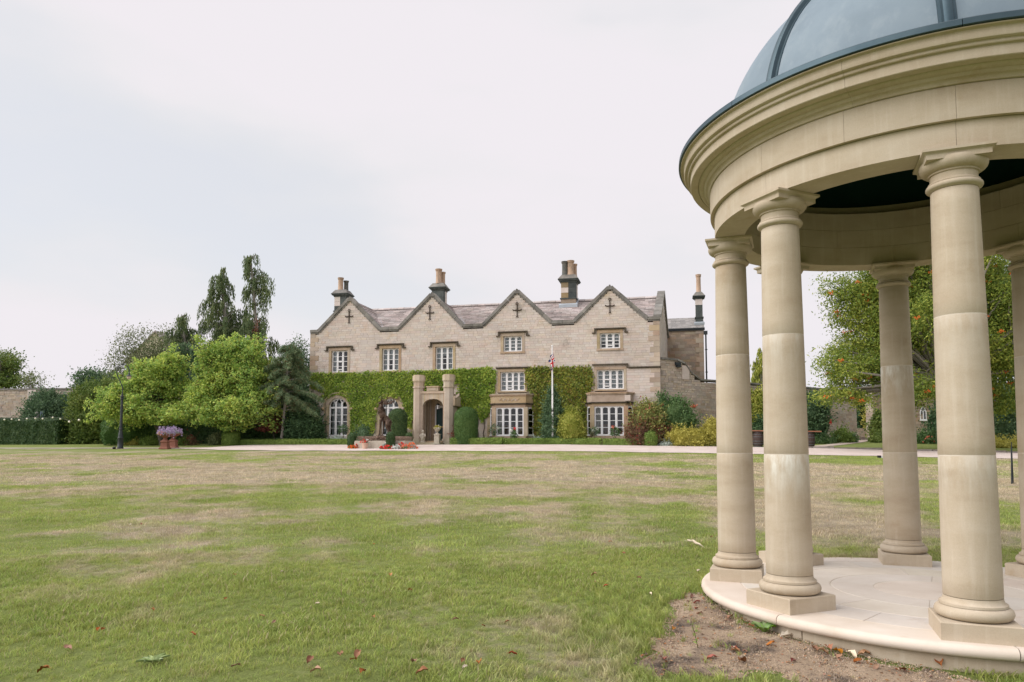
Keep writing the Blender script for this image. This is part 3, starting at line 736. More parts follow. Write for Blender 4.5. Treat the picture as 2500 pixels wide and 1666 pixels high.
m_ = MB(); m_.box(12.90, 15.10, -.13, .05, 6.30, 6.36); m_.box(12.93, 15.07, -.08, .05, 6.25, 6.30); hb(m_, 'string_course', 'dark mould', fix=False)
m_ = MB(); m_.box(18.98, 21.17, -.13, .05, 6.33, 6.40); m_.box(21.08, 21.17, -.12, .05, 6.15, 6.33); m_.box(21.17, GW + .04, -.11, .05, 6.13, 6.20)
m_.box(21.2, GW + .02, -.07, .05, 6.09, 6.13); hb(m_, 'string_course', 'dark mould', fix=False)

# ---- pointed and arched windows of the ground floor
def arch_top(w, rise, x):                                   # four centred arch above the springing line, x from -w/2 to w/2
    t = min(1, abs(x) / (w / 2)); return rise * (1 - t ** 2.4) ** .62
def arched_window(uc, w, z0, zs, rise, right_jamb=True):
    pts = []
    f = MB(); t = .075; d = .07; h = zs - z0; tr = h - .02
    f.box(-w / 2, -w / 2 + t, 0, d, 0, h); f.box(w / 2 - t, w / 2, 0, d, 0, h); f.box(-w / 2 - .03, w / 2 + .03, -.04, d, -.03, .085)
    f.box(-w / 2 + t, w / 2 - t, 0, d, tr - .05, tr + .05)
    lw = (w - 2 * t - 2 * .1) / 3
    for i in (1, 2): x = -w / 2 + t + i * lw + (i - 1) * .1; f.box(x, x + .1, 0, d, .085, tr - .05)
    holes = [(-w / 2 + t + i * (lw + .1), lw) for i in range(3)]
    n = 54
    for k in range(n):                                      # tracery: solid above three pointed lights
        x = -w / 2 + w * (k + .5) / n; dx = w / n / 2; lo = tr + .05
        for hx, hw in holes:
            if hx + .01 < x < hx + hw - .01: q = (x - hx) / hw * 2 - 1; lo = tr + .05 + .30 + .22 * (1 - abs(q) ** 1.3) - (.12 if hx != holes[1][0] else 0)
        top = h + arch_top(w, rise, x)
        if top > lo + .01:
            gap = None
            for ex in (-lw * .72, lw * .72):                 # two small eyes between the pointed lights
                if abs(x - ex) < .085: gap = (top - .20 - (.04 if x * ex > 0 and abs(x) > abs(ex) else 0), top - .10 - .3 * abs(abs(x) - abs(ex)))
            if gap and gap[0] > lo + .02 and gap[1] > gap[0]:
                f.box(x - dx, x + dx, 0, d, lo, gap[0], mi=0); f.box(x - dx, x + dx, 0, d, gap[1], top)
            else: f.box(x - dx, x + dx, 0, d, lo, top)
    fo = f.build('window', 'white paint', house, (uc, .16, z0 - HB), fix=False)
    bars = MB(); hh = tr - .05 - .085
    for hx, hw in holes:
        bars.box(hx, hx + .025, .015, .055, .085, tr - .05); bars.box(hx + hw - .025, hx + hw, .015, .055, .085, tr - .05)
        for j in range(1, 4): z = .085 + hh * j / 4; bars.box(hx, hx + hw, .02, .05, z - .016, z + .016)
        for j in range(4): pane(fo, hx + hw / 2, .085 + hh * (j + .5) / 4, hw - .03, hh / 4 - .03)
        pane(fo, hx + hw / 2, tr + .33, hw, .56)
    bars.build('glazing_bars', 'white paint', fo)
    curtain(fo, -w / 2 + .08, -w / 2 + .52, .05, h + .25, .3); curtain(fo, -.16, .12, .7, h + .3, .3, gather=.6)
    m_ = MB(); m_.ball((-.32, .7, .75), (.2, .2, .14)); m_.tube([(-.32, .7, .3), (-.32, .7, .66)], .04, 7); m_.build('table_lamp', 'cream curtain', fo)
    # voussoirs and jambs
    prof = [(-w / 2, z0 - .12), (-w / 2, z0 + .75), (-w / 2, z0 + 1.45), (-w / 2, zs)]
    K = 10; arc = [(-w / 2 + w * (1 - math.cos(PI * k / K)) / 2, 0) for k in range(K + 1)]
    arc = [(x, zs + arch_top(w, rise, x)) for x, _ in arc]
    inner = prof[:-1] + arc + [(w / 2, z0 + 1.45), (w / 2, z0 + .75), (w / 2, z0 - .12)]
    rj = .30
    def outer(i):
        x, z = inner[i]
        if z < zs: return (x + math.copysign(rj, x), z)
        s_ = (w / 2 + rj) / (w / 2); return (x * s_, zs + arch_top(w * s_, rise + rj, x * s_))
    for i in range(len(inner) - 1):
        a, b_, c_, d_ = inner[i], inner[i + 1], outer(i + 1), outer(i)
        cx, cz = (a[0] + c_[0]) / 2, (a[1] + c_[1]) / 2; q = [((x - cx) * .985, (z - cz) * .985) for x, z in (a, b_, c_, d_)]
        m_ = MB(); m_.prism(q, -.03, .22); m_.build('arch_stone', 'trim stone', house, (uc + cx, 0, cz - HB))
    m_ = MB(); k0 = 3
    for i in range(3, 3 + K):                                # hood over the arch
        a, b_ = outer(i), outer(i + 1); s_ = 1.06
        q = [a, b_, (b_[0] * s_, b_[1] + .06), (a[0] * s_, a[1] + .06)]; m_.prism([(x + uc, z) for x, z in q], -.10, .03)
    for sg in (-1, 1): m_.ball((uc + sg * (w / 2 + rj + .04), -.09, zs - .1), .11)
    hb(m_, 'hood_mould', 'trim stone')
    m_ = MB(); m_.box(uc - w / 2 - .05, uc + w / 2 + .05, -.02, .25, z0 - .55, z0 - .02); hb(m_, 'apron', 'house stone pale', fix=False)
arched_window(2.09, 1.37, 2.07, 3.98, .62)
arched_window(5.77, 1.22, 2.07, 3.93, .58)

# ---- canted bay windows
def bay(uc, right_end_patch):
    bw, du, dp = 1.01, .42, .62
    root = MB()
    foot = lambda e: [(uc - bw - du - e, .02), (uc - bw - e * .6, -dp - e), (uc + bw + e * .6, -dp - e), (uc + bw + du + e, .02)]
    root.slab(foot(.02), 1.3, 2.0); root.slab(foot(-.04), 3.86, 4.0)
    b0 = hb(root, 'bay_window', 'bay stone')
    m_ = MB(); m_.slab(foot(.10), 4.0, 4.045); m_.slab(foot(.06), 3.96, 3.999); m_.build('cornice', 'dark mould', b0)
    m_ = MB(); m_.slab(foot(.02), 4.05, 4.50); m_.build('parapet', 'bay stone', b0)
    m_ = MB(); m_.slab(foot(.08), 4.50, 4.56); m_.slab(foot(.11), 4.565, 4.63); m_.build('parapet_coping', 'bay stone', b0)
    m_ = MB(); m_.slab(foot(-.04), 3.78, 3.86); m_.build('lintel', 'bay stone', b0)
    cor = foot(0); A = .13
    for i, (x, y) in enumerate(cor):                         # corner piers
        if i in (1, 2): p = [(x - A, y - .01), (x + A, y - .01), (x + A, y + .26), (x - A, y + .26)]
        else: p = [(x - .16, -.03), (x + .16, -.03), (x + .16, .2), (x - .16, .2)]
        m_ = MB(); m_.slab(p, 2.0, 3.80); m_.build('pier', 'bay stone', b0)
    fw = 2 * bw - 2 * A
    window(fw, 1.74, 4, 4, (uc - bw + A, -dp + .08, 2.04), parent=b0, curtains=((.05, .36, .05, 1.7, .3, 'cream curtain', .35),))
    L_ = math.hypot(du, dp); ang = math.atan2(dp, du)
    window(L_ - .22, 1.74, 1, 4, (uc + bw + .10, -dp + .16, 2.04), ang, parent=b0, curtains=((.1, .4, .05, 1.7, .25, 'cream curtain', .3),))
    window(L_ - .22, 1.74, 1, 4, (uc - bw - du + .06, -.10, 2.04), -ang, parent=b0, curtains=((.05, .5, .05, 1.7, .2),))
    m_ = MB(); m_.box(uc - .8, uc - .1, .7, 1.2, 1.7, 2.75); m_.box(uc + .1, uc + .9, .8, 1.3, 1.7, 2.65); m_.box(uc - .9, uc + .9, 1.3, 1.9, 1.7, 2.5); m_.build('chair_backs', 'furniture', b0)
    return b0
bA = bay(13.92, False); bB = bay(20.03, True)
# carved lettering-like ornament on the first bay's parapet: a row of worn raised leaves
m_ = MB(); rr = random.Random(5)
for k in range(15):
    x = 13.30 + k * .085; m_.ball((x, -.655, 4.26 + .05 * math.sin(k * 1.9)), (.045, .02, .06 + .02 * (k % 2)), 6, 4)
m_.build('carved_ornament', 'bay stone', bA)
m_ = MB(); m_.obox((20.98, -.665, 4.10), (.34, .0, 0), (0, .02, 0), (0, 0, .34)); m_.build('repaired_stone', 'house stone pale', bB)

# ---- porch
PD = 1.62
pr = MB(); pr.box(7.9, 10.5, -PD, .1, 1.25, 1.5); porch = hb(pr, 'porch', 'porch stone')
m_ = MB(); m_.box(8.45, 9.95, -PD - .42, -PD, 1.3, 1.62); m_.box(8.5, 9.9, -PD, -.1, 1.5, 1.72); m_.build('step', 'porch stone', porch)
def octagon(cx, cy, r): return [(cx + r * math.cos(PI / 8 + k * PI / 4), cy + r * math.sin(PI / 8 + k * PI / 4)) for k in range(8)]
for uc in (8.24, 10.20):
    cy = -PD + .30
    for nm, r, z0, z1 in (('pillar_base', .41, 1.3, 1.85), ('pillar', .335, 1.85, 5.02), ('pillar_collar', .385, 5.02, 5.11), ('pillar_head', .335, 5.11, 5.45), ('pillar_cap', .40, 5.45, 5.80)):
        m_ = MB(); m_.slab(octagon(uc, cy, r), z0, z1)
        if nm == 'pillar_cap': m_.slab(octagon(uc, cy, .36), 5.38, 5.452); m_.slab(octagon(uc, cy, .34), 5.798, 5.84)
        m_.build(nm, 'porch stone', porch)
def archwall(u0, u1, a0, a1, zs, rise, z0, z1, y0, y1, name, parent, n=16):
    m_ = MB(); m_.box(u0, a0, y0, y1, z0, z1); m_.box(a1, u1, y0, y1, z0, z1); c = (a0 + a1) / 2; w = a1 - a0
    for k in range(n):
        xa, xb = a0 + w * k / n, a0 + w * (k + 1) / n
        m_.prism([(xa, zs + arch_top(w, rise, xa - c)), (xb, zs + arch_top(w, rise, xb - c)), (xb, z1), (xa, z1)], y0, y1)
    return m_.build(name, 'porch stone', parent)
archwall(8.42, 10.02, 8.56, 9.89, 3.92, .40, 1.5, 4.66, -PD + .12, -PD + .42, 'porch_front', porch)
m_ = MB(); m_.box(8.4, 10.04, -PD + .06, -PD + .48, 4.66, 4.80); m_.build('porch_coping', 'porch stone', porch)
m_ = MB(); m_.box(8.84, 9.58, -PD + .05, -PD + .46, 4.803, 5.04); m_.box(8.80, 9.62, -PD + .01, -PD + .50, 5.04, 5.12); m_.box(8.98, 9.44, -PD + .03, -PD + .06, 4.86, 4.99)
m_.build('raised_block', 'porch stone', porch)
m_ = MB(); m_.box(8.0, 8.3, -PD + .5, .0, 1.5, 4.6); m_.box(10.1, 10.4, -PD + .5, .0, 1.5, 4.6); m_.box(8.0, 10.4, -PD + .5, 0, 4.5, 4.66)
m_.box(8.3, 8.86, -.06, .12, 1.6, 4.5); m_.box(9.82, 10.1, -.06, .12, 1.6, 4.5); m_.box(8.86, 9.82, -.06, .12, 3.98, 4.5)
for x in (8.42, 8.58, 8.74): m_.tube([(x, -.09, 1.7), (x, -.09, 4.45)], .055, 8)
for y in (-.35, -.75): m_.tube([(8.33, y, 1.7), (8.33, y, 4.45)], .06, 8)
m_.build('porch_inner_wall', 'porch stone', porch)
m_ = MB(); m_.box(10.5, 10.62, -PD + .2, -.02, 3.9, 4.5); m_.obox((10.45, -PD + .25, 4.2), (.42, 0, .30), (0, .2, 0), (0, 0, .16)); m_.build('buttress', 'porch stone', porch)
fr_ = MB(); fr_.box(8.86, 8.94, .0, .12, 1.7, 3.9); fr_.box(9.74, 9.82, .0, .12, 1.7, 3.9); fr_.box(8.86, 9.82, .0, .12, 3.84, 3.98); fr_.build('door_frame', 'white paint', porch)
dr = MB(); dr.box(8.94, 9.74, .06, .12, 1.7, 3.84)
for z0, z1 in ((1.85, 2.55), (2.68, 3.72)):
    for x0 in (9.02, 9.40): dr.box(x0, x0 + .28, .045, .06, z0, z1)
dr_ = dr.build('door', 'green door', porch)
m_ = MB(); m_.ball((9.05, .03, 2.62), .04); m_.box(9.25, 9.43, .045, .058, 2.6, 2.65); m_.build('door_knob', 'yellow petal', dr_)

# ---- chimneys
def pot(parent, x, y, z, h, r, m):
    m_ = MB(); m_.lathe([(0, 0), (r * 1.15, 0), (r * 1.15, .06), (r, .10), (r * .93, h * .55), (r * .95, h * .86), (r * 1.14, h * .88), (r * 1.14, h * .92), (r * 1.05, h * .94), (r * 1.22, h * .965), (r * 1.2, h), (r * .8, h), (r * .78, h - .2), (0, h - .2)], 14)
    return m_.build('chimney_pot', m, parent, (x, y, z), smooth=40)
def chimney(u, v, w, d, zb, zc, pots, blocks, base_m='chimney brown', zm=None):
    """Square stack from zb, moulded cap from zc; courses of dark and pale blocks between."""
    zm = zm or zb + .7
    m_ = MB(); m_.box(-w / 2, w / 2, 0, d, zb, zm); ch = m_.build('chimney', base_m, house, (u, v, -HB))
    m_ = MB(); m_.box(-w / 2 - .06, w / 2 + .06, -.06, d + .06, zm, zm + .08); m_.build('band', 'sooty stone', ch)
    rows = len(blocks); hh = (zc - zm - .08) / rows
    cols_ = {'d': 'sooty stone', 'p': 'chimney pale', 'b': 'chimney brown'}
    for j, row in enumerate(reversed(blocks)):
        z0 = zm + .08 + j * hh; n = len(row); shift = 0
        for i, k in enumerate(row):
            a, b_ = -w / 2 + w * i / n, -w / 2 + w * (i + 1) / n
            m_ = MB(); m_.box(a + .005, b_ - .005, -.004 * (i % 2), d / 2, z0 + .005, z0 + hh - .005); m_.build('block', cols_[k], ch)
            k2 = 'd' if k == 'p' else 'p' if k == 'd' else 'b'
            m_ = MB(); m_.box(a + .005, b_ - .005, d / 2 + .006, d + .004 * (i % 2), z0 + .005, z0 + hh - .005); m_.build('block', cols_[k2], ch)
    m_ = MB(); e = .03; z = zc
    for a, b_, hz in ((.04, .04, .10), (.09, .14, .07), (.19, .19, .06)): m_.box(-w / 2 - b_, w / 2 + b_, -b_, d + b_, z, z + hz - .003); z += hz
    m_.build('cap_mould', 'sooty stone', ch)
    m_ = MB(); o, i_ = .17, -.04; zt = z + .30
    v_ = [(-w / 2 - o, -o, z), (w / 2 + o, -o, z), (w / 2 + o, d + o, z), (-w / 2 - o, d + o, z), (-w / 2 - i_, i_ * -1, zt), (w / 2 + i_, -i_, zt), (w / 2 + i_, d + i_, zt), (-w / 2 - i_, d + i_, zt)]
    m_.add(v_, [(0, 1, 5, 4), (1, 2, 6, 5), (2, 3, 7, 6), (3, 0, 4, 7), (4, 5, 6, 7)]); m_.build('weathering', 'chimney pale' if base_m == 'x' else 'coping stone', ch)
    for x, y, h, r, m in pots: pot(ch, x, y, zt - .03, h, r, m)
    return ch
chimney(.22, 3.85, .92, .85, 9.3, 12.30, ((-.10, .25, .95, .19, 'clay pot'), (.14, .66, .80, .17, 'clay pot dark')), ('pd', 'pd', 'dp'), 'sooty stone', 11.2)
chimney(7.80, 3.5, .86, .8, 10.6, 12.32, ((.0, .22, 1.06, .21, 'clay pot'), (.18, .60, .92, .17, 'clay pot')), ('d', 'd'), 'chimney brown', 11.3)
c3 = chimney(17.08, 3.2, 1.0, 1.05, 10.4, 12.36, ((-.27, .28, .98, .20, 'clay pot dark'), (.12, .30, 1.02, .22, 'clay pot'), (-.05, .75, .85, .17, 'clay pot'), (.34, .78, .90, .15, 'clay pot')), ('bd', 'pd', 'bd'), 'chimney brown', 11.22)
m_ = MB(); m_.obox((-.62, -.14, 10.60), (1.24, 0, 0), (0, .18, .10), (0, -.05, .22)); m_.obox((.51, -.06, 10.66), (.06, 0, 0), (0, 1.0, .54), (0, 0, .24)); m_.build('flashing', 'lead flashing', c3)

# ---- rear wing on the right, with its own roof, chimney and drainpipe
WV = 8.4
def wing_iv(z0, z1): return [(23.35, 26.0)]
st, mo, _ = masonry(wing_iv, 1.9, 9.72, .2, (.3, .75), rng)
mo.build('wall', 'mortar', house, (0, WV, -HB), fix=False); tag(st.build('stonework', 'wall stone brown', house, (0, WV, -HB), fix=False), kind='stuff')
z = 6.0; k = 0
while z < 9.68:
    h = min(.34, 9.7 - z); w = (.55, .32)[k % 2]; m_ = MB(); m_.box(-w, 0, -.03, .3, .006, h - .006); m_.build('quoin', 'quoin stone', house, (26.0, WV, z - HB), fix=False); z += h; k += 1
m_ = MB(); m_.box(23.4, 26.08, WV - .16, WV + .1, 9.72, 9.80); m_.box(23.4, 26.08, WV - .10, WV, 9.62, 9.72); hb(m_, 'gutter', 'black iron')
m_ = MB(); m_.box(25.98, 26.0, WV + .1, WV + 3, 1.9, 9.7); m_.box(23.4, 26.0, WV + 3.3, WV + 3.5, 1.9, 9.7); hb(m_, 'wall', 'house stone')
b_ = MB(); b_.add([(23.3, WV, 9.76), (26.06, WV, 9.76), (26.06, WV + 1.9, 10.86), (23.3, WV + 1.9, 10.86), (23.3, WV + 3.8, 9.76), (26.06, WV + 3.8, 9.76)], [(0, 1, 2, 3), (3, 2, 5, 4), (1, 5, 2)])
wr = hb(b_, 'roof', 'wing slate', fix=False)
rs = MB(); p_ = Plane((0, WV - .06, 9.76), (1, 0, 0), (0, 1.96, 1.1)); slates(lambda h: [(23.4, 26.05)], p_, 0, math.hypot(1.96, 1.1), .2, (.25, .45), rng, rs, .02)
tag(rs.build('slates', 'wing slate', wr, fix=False), kind='stuff')
c4 = chimney(25.74, WV + .55, .50, .6, 9.9, 12.0, ((0, .3, 1.35, .17, 'clay pot'),), ('p', 'd', 'd'), 'sooty stone', 10.62)
m_ = MB(); m_.obox((-.36, -.12, 10.10), (.72, 0, 0), (0, .16, .08), (0, -.05, .16)); m_.build('flashing', 'lead flashing', c4)
m_ = MB(); m_.tube([(26.12, WV - .1, 9.5), (26.14, WV - .12, 9.2), (26.14, WV - .12, 4.2)], .055, 8); m_.box(26.0, 26.26, WV - .22, WV, 9.3, 9.55)
for z in (8.2, 6.6, 5.2): m_.box(26.06, 26.24, WV - .15, WV - .02, z, z + .05)
hb(m_, 'drainpipe', 'black iron')

# ================================================================ garden walls
def garden_wall(name, label, p0, p1, top, thick, material, z0=None, course=.15, lens=(.18, .5), openings=(), cop=True, cat='garden wall', copm='coping stone'):
    """Wall from p0 to p1 (x, y). top: list of (distance share, height) steps."""
    dx, dy = p1[0] - p0[0], p1[1] - p0[1]; L_ = math.hypot(dx, dy)
    zb = min(float(zg(*p0)), float(zg(*p1))) - .3 if z0 is None else z0
    w = thing(name, label, cat, (*p0, zb), math.atan2(dy, dx))
    T = lambda u: float(np.interp(u / L_, [a for a, _ in top], [b_ for _, b_ in top])) - zb
    def iv(za, zc):
        r = []; n = max(8, int(L_ / .25)); on = None
        for i in range(n + 1):
            u = L_ * i / n; ok = T(u) >= zc - .02
            if ok and on is None: on = u
            if (not ok or i == n) and on is not None: r.append((on, u)); on = None
        for a, b_, lo, hi in openings:
            if lo - zb < (za + zc) / 2 < hi - zb: r = sub(r, a, b_)
        return r
    rg = random.Random(len(name) + int(L_ * 10)); zt = max(b_ for _, b_ in top) - zb
    st, mo, _ = masonry(iv, 0, zt, course, lens, rg, gap=.018, proud=.03, depth=thick - .06)
    mo.build('wall', 'mortar', w, (0, 0, 0), fix=False); tag(st.build('stonework', material, w, (0, 0, 0), fix=False), kind='stuff')
    m_ = MB()
    for a, b_ in iv(1.0, 1.1): m_.box(a, b_, thick - .08, thick, 0, 1.2)
    if cop:
        u = 0
        while u < L_ - .05:
            e = min(u + rg.uniform(.55, .9), L_); za, zc = T(u), T(e); m_ = MB()
            m_.obox((u + .01, -.09, za), (e - u - .02, 0, zc - za), (0, thick + .14, 0), (0, 0, .10 + .02 * rg.random())); m_.build('coping_stone', copm, w, (0, 0, 0)); u = e
    return w
# right: from the corner of the house back to the gateway, stepping down beside the house
P0 = toworld(GW + .02, .25); gx, gy, gz = GATE
dirn = ((gx - P0[0]), (gy - P0[1])); Ld = math.hypot(*dirn); dirn = (dirn[0] / Ld, dirn[1] / Ld)
P1 = (gx - dirn[0] * 1.0, gy - dirn[1] * 1.0)
h1 = at(1660, 884, 44.6).z; h2 = at(1690, 893, 45.0).z; h3 = at(1701, 931, 45.3).z; L1 = math.hypot(P1[0] - P0[0], P1[1] - P0[1])
wallr = garden_wall('garden_wall', 'tall weathered stone garden wall stepping down from the house corner', P0, P1,
            [(0, h1), (1.62 / L1, h1), (1.66 / L1, h2), (2.45 / L1, h2), (2.5 / L1, h2 - .55), (2.75 / L1, h3 + .12), (3.1 / L1, h3), (1, h3 - .12)], .5, 'wall stone')
m_ = MB(); m_.box(1.72, 2.3, -.05, .02, h2 - .95 - wallr.location.z, h2 - .10 - wallr.location.z); m_.build('pale_slab', 'chimney pale', wallr, (0, 0, 0))
m_ = MB(); m_.box(1.15, 1.55, -.14, .0, h1 - .30 - wallr.location.z, h1 - .12 - wallr.location.z); m_.box(1.2, 1.5, -.2, -.02, h1 - .42 - wallr.location.z, h1 - .32 - wallr.location.z); m_.build('wall_lamp', 'black iron', wallr, (0, 0, 0))
P2 = (gx + dirn[0] * 1.0, gy + dirn[1] * 1.0); P3 = (gx + 15, gy + 1.5)
wall2 = garden_wall('garden_wall', 'brown stone garden wall to the right of the gateway with white arched frame', P2, P3, [(0, h3 - .1), (1, h3 - .1)], .5, 'wall stone brown')
m_ = MB()
m_.box(0, 1.24, -.02, .5, 0, 3.6)
for sgn, (qx, qy) in ((-1, P1), (1, P2)):                    # gate jambs
    t_ = thing('gate_pier', 'dressed stone jamb on the %s side of the garden gateway' % ('house' if sgn < 0 else 'far'), 'gate pier', (qx, qy, float(zg(qx, qy)) - .1), math.atan2(dirn[1], dirn[0]))
    z = 0
    while z < 3.5:
        h = random.uniform(.22, .34); w = random.choice((.30, .42)); q = MB(); q.box(-w if sgn < 0 else 0, 0 if sgn < 0 else w, -.05, .55, z + .008, z + h - .008); q.build('stone', 'wall stone', t_, (0, 0, 0)); z += h
m_ = MB(); ws = thing('step', 'worn stone step across the foot of the garden gateway', 'step', (gx, gy - .25, float(zg(gx, gy))), math.atan2(dirn[1], dirn[0]))
q = MB(); q.box(-1.05, 1.05, -.35, .35, -.05, .16); q.build('tread', 'kerb stone', ws, (0, 0, 0))
lw = garden_wall('low_wall', 'low dry stone wall seen through the garden gateway', (gx - 1.5, gy + 4.0), (gx + 4, gy + 4.0), [(0, gz + .95), (1, gz + .95)], .4, 'wall stone', course=.13, lens=(.15, .35), cop=False, cat='dry stone wall')
# white arched frame hung on the wall
wx = at(2254, 1010, 56.0); fr0 = thing('arched_frame', 'white gothic arched window frame hung on the brown garden wall', 'wall ornament', (wx.x, WY(0, 0) + 0, 0))
ang = math.atan2(P3[1] - P2[1], P3[0] - P2[0]); tt = (wx.x - P2[0]) / (P3[0] - P2[0]); wy = P2[1] + (P3[1] - P2[1]) * tt - .10
wq = at(2254, 1026, wy); fr0.location = (wq.x, wy, wq.z); fr0.rotation_euler = (0, 0, ang)
fw_, fh = .50, .62; q = MB()
arc = [(-fw_ / 2 + fw_ * k / 12, fh + .42 * (1 - abs(2 * k / 12 - 1) ** 1.5)) for k in range(13)]
oi_ = [(-fw_ / 2, 0)] + arc + [(fw_ / 2, 0)]; ii = [(x * .80, .07 + z * .88) for x, z in oi_]
for i in range(len(oi_) - 1): q.prism([oi_[i], oi_[i + 1], ii[i + 1], ii[i]], -.05, .0)
q.box(-fw_ / 2 - .03, fw_ / 2 + .03, -.06, 0, -.06, .065); q.box(-.025, .025, -.045, -.005, .07, fh + .02)
for sg in (-1, 1): q.tube([(0, -.025, fh - .05), (sg * .09, -.025, fh + .12), (sg * .20, -.025, fh + .02)], .02, 5)
q.build('frame', 'white paint', fr0, (0, 0, 0)); q = MB(); q.prism([(x, z) for x, z in ii], -.012, -.006); q.build('mirror', 'window glass', fr0, (0, 0, 0))
q = MB(); q.prism([(x, z) for x, z in ii], -.004, .0); q.build('backing', 'room dark', fr0, (0, 0, 0))
# left: long wall behind the hedge, with a brick-like pier
LA, LB = at(-420, 1050, 60), at(196, 1050, 57.5)
hl = at(100, 952, 58).z
garden_wall('garden_wall', 'long grey stone wall behind the tall clipped hedge', (LA.x, LA.y), (LB.x, LB.y), [(0, hl), (1, hl)], .5, 'wall stone', z0=1.8)
pp = at(78, 1040, 57.75); q = thing('wall_pier', 'pale stone pier standing against the long grey wall', 'pier', (pp.x, 57.55, 1.8), math.atan2(LB.y - LA.y, LB.x - LA.x))
st, mo, _ = masonry(lambda a, b_: [(-.36, .36)], 0, hl - 1.8 - .05, .2, (.3, .5), random.Random(9), proud=.04, depth=.4)
mo.build('core', 'mortar', q, (0, 0, 0), fix=False); tag(st.build('stonework', 'house stone pale', q, (0, 0, 0), fix=False), kind='stuff')

# a pale stone house far behind the trees
dh = at(372, 905, 82); q = thing('distant_house', 'pale stone house gable showing through the sparse tree', 'house', (dh.x, 82, 2.6))
m_ = MB(); a_ = px(82); m_.prism([(-62 * a_, 0), (62 * a_, 0), (62 * a_, 8.6), (5 * a_, at(380, 812, 82).z - 2.6), (-62 * a_, 8.6)], 0, 9); m_.build('wall', 'far render', q, (0, 0, 0))
m_ = MB(); zt = at(380, 812, 82).z - 2.6
for sg in (-1, 1): m_.obox((5 * a_, -.2, zt + .05), (sg * 62 * a_ - 5 * a_ + sg * .3, 0, 8.6 - zt - .3), (0, 9.4, 0), (0, 0, .18))
m_.build('roof', 'roof slate', q, (0, 0, 0))
for x in (-1.5, .9):
    m_ = MB(); m_.box(x, x + .8, -.04, .02, 6.2, 7.3); f_ = m_.build('window', 'white paint', q, (0, 0, 0)); m_ = MB(); m_.box(x + .08, x + .72, -.05, -.042, 6.3, 7.2); m_.build('pane', 'window glass', f_)

# ================================================================ creeper on the house
def creeper(label, polys, material, dens, group=None, size=.105, holes=(), stems=6, seed=1, edge=.10):
    rg = np.random.default_rng(seed); hp = [[hit(x, y, 0) for x, y in p] for p in polys]
    t = thing('wall_creeper', label, 'climbing plant', (*toworld(hp[0][0][0], 0), HB), HR)
    ox = hp[0][0][0]; P = []
    hh = [[hit(x, y, 0) for x, y in h] for h in holes]
    for p in hp:
        a = np.array(p); lo, hi = a.min(0) - edge, a.max(0) + edge; n = int((hi[0] - lo[0]) * (hi[1] - lo[1]) * dens)
        u = lo[0] + (hi[0] - lo[0]) * rg.random(n); z = lo[1] + (hi[1] - lo[1]) * rg.random(n)
        w = .5 * edge; ok = inpoly(u + rg.normal(size=n) * w, z + rg.normal(size=n) * w, p)
        for h in hh: ok &= ~inpoly(u + rg.normal(size=n) * w * .6, z + rg.normal(size=n) * w * .6, h)
        bulge = .07 + .09 * (np.sin(u * 3.1 + np.sin(z * 2.3) * 1.5) * np.sin(z * 3.7 + u) * .5 + .5)
        P.append(np.stack([u, -bulge * (.35 + .9 * rg.random(n)), z], 1)[ok])
    P = np.concatenate(P); n = len(P)
    V = leaves(P, size, size * .85, nrm=np.array([0, -.8, .55]), nb=.55, axis=(0, -.25, -1), ab=.45, rng=rg)
    V[:, 0] -= ox; V[:, 2] -= HB
    link('foliage', quads_mesh('foliage', V, material), t, (0, 0, 0))
    m_ = MB(); rr = random.Random(seed)
    for k in range(stems):
        p = hp[0]; us = [q[0] for q in p]; u = rr.uniform(min(us) + .3, max(us) - .3) - ox; zz = -.1; pts = []
        while zz < 3.2: pts.append((u, -.04, zz)); zz += .35; u += rr.uniform(-.1, .1)
        m_.tube(pts, [.035 - .008 * i / len(pts) * 3 for i in range(len(pts))], 5)
    m_.build('stem', 'bark', t, (0, 0, 0))
    return t
archhole = lambda cx, w, top, bot: [(cx - w, bot), (cx - w, top + 30), (cx - w * .75, top + 10), (cx, top), (cx + w * .75, top + 10), (cx + w, top + 30), (cx + w, bot)]
creeper('dense green creeper round the arched windows left of the porch',
        [[(757, 912), (806, 911), (850, 911), (930, 908), (975, 907), (1060, 905), (1140, 902), (1140, 925), (1104, 940), (1080, 960), (1030, 960), (1010, 985), (1004, 1075), (990, 1060), (985, 990), (978, 968), (920, 1000), (916, 1050), (905, 1066), (880, 1060), (850, 1055), (848, 985), (830, 966), (800, 962), (778, 955), (757, 942)],
         [(783, 968), (806, 958), (838, 962), (812, 972), (787, 976)]],
        'creeper leaf', 760, seed=11, holes=[archhole(825, 31, 963, 1070), archhole(952, 30, 968, 1075)], stems=8)
creeper('bushy creeper hanging between the porch and the first bay window',
        [[(1104, 905), (1150, 903), (1170, 899), (1190, 897), (1212, 905), (1210, 935), (1206, 960), (1198, 985), (1196, 1010), (1180, 1030), (1160, 1020), (1135, 1010), (1115, 1030), (1106, 1060), (1104, 1000), (1108, 975), (1122, 955), (1120, 935), (1104, 940)]],
        'creeper leaf', 640, seed=12, size=.135, stems=5)
creeper('yellowing creeper covering the wall between the two bay windows',
        [[(1284, 900), (1300, 898), (1340, 897), (1400, 897), (1440, 896), (1447, 915), (1448, 940), (1444, 952), (1430, 962), (1430, 990), (1432, 1072), (1400, 1076), (1340, 1076), (1303, 1074), (1303, 1000), (1302, 962), (1290, 955), (1285, 940)]],
        'turning creeper', 700, seed=13, size=.125, stems=6, edge=.14)

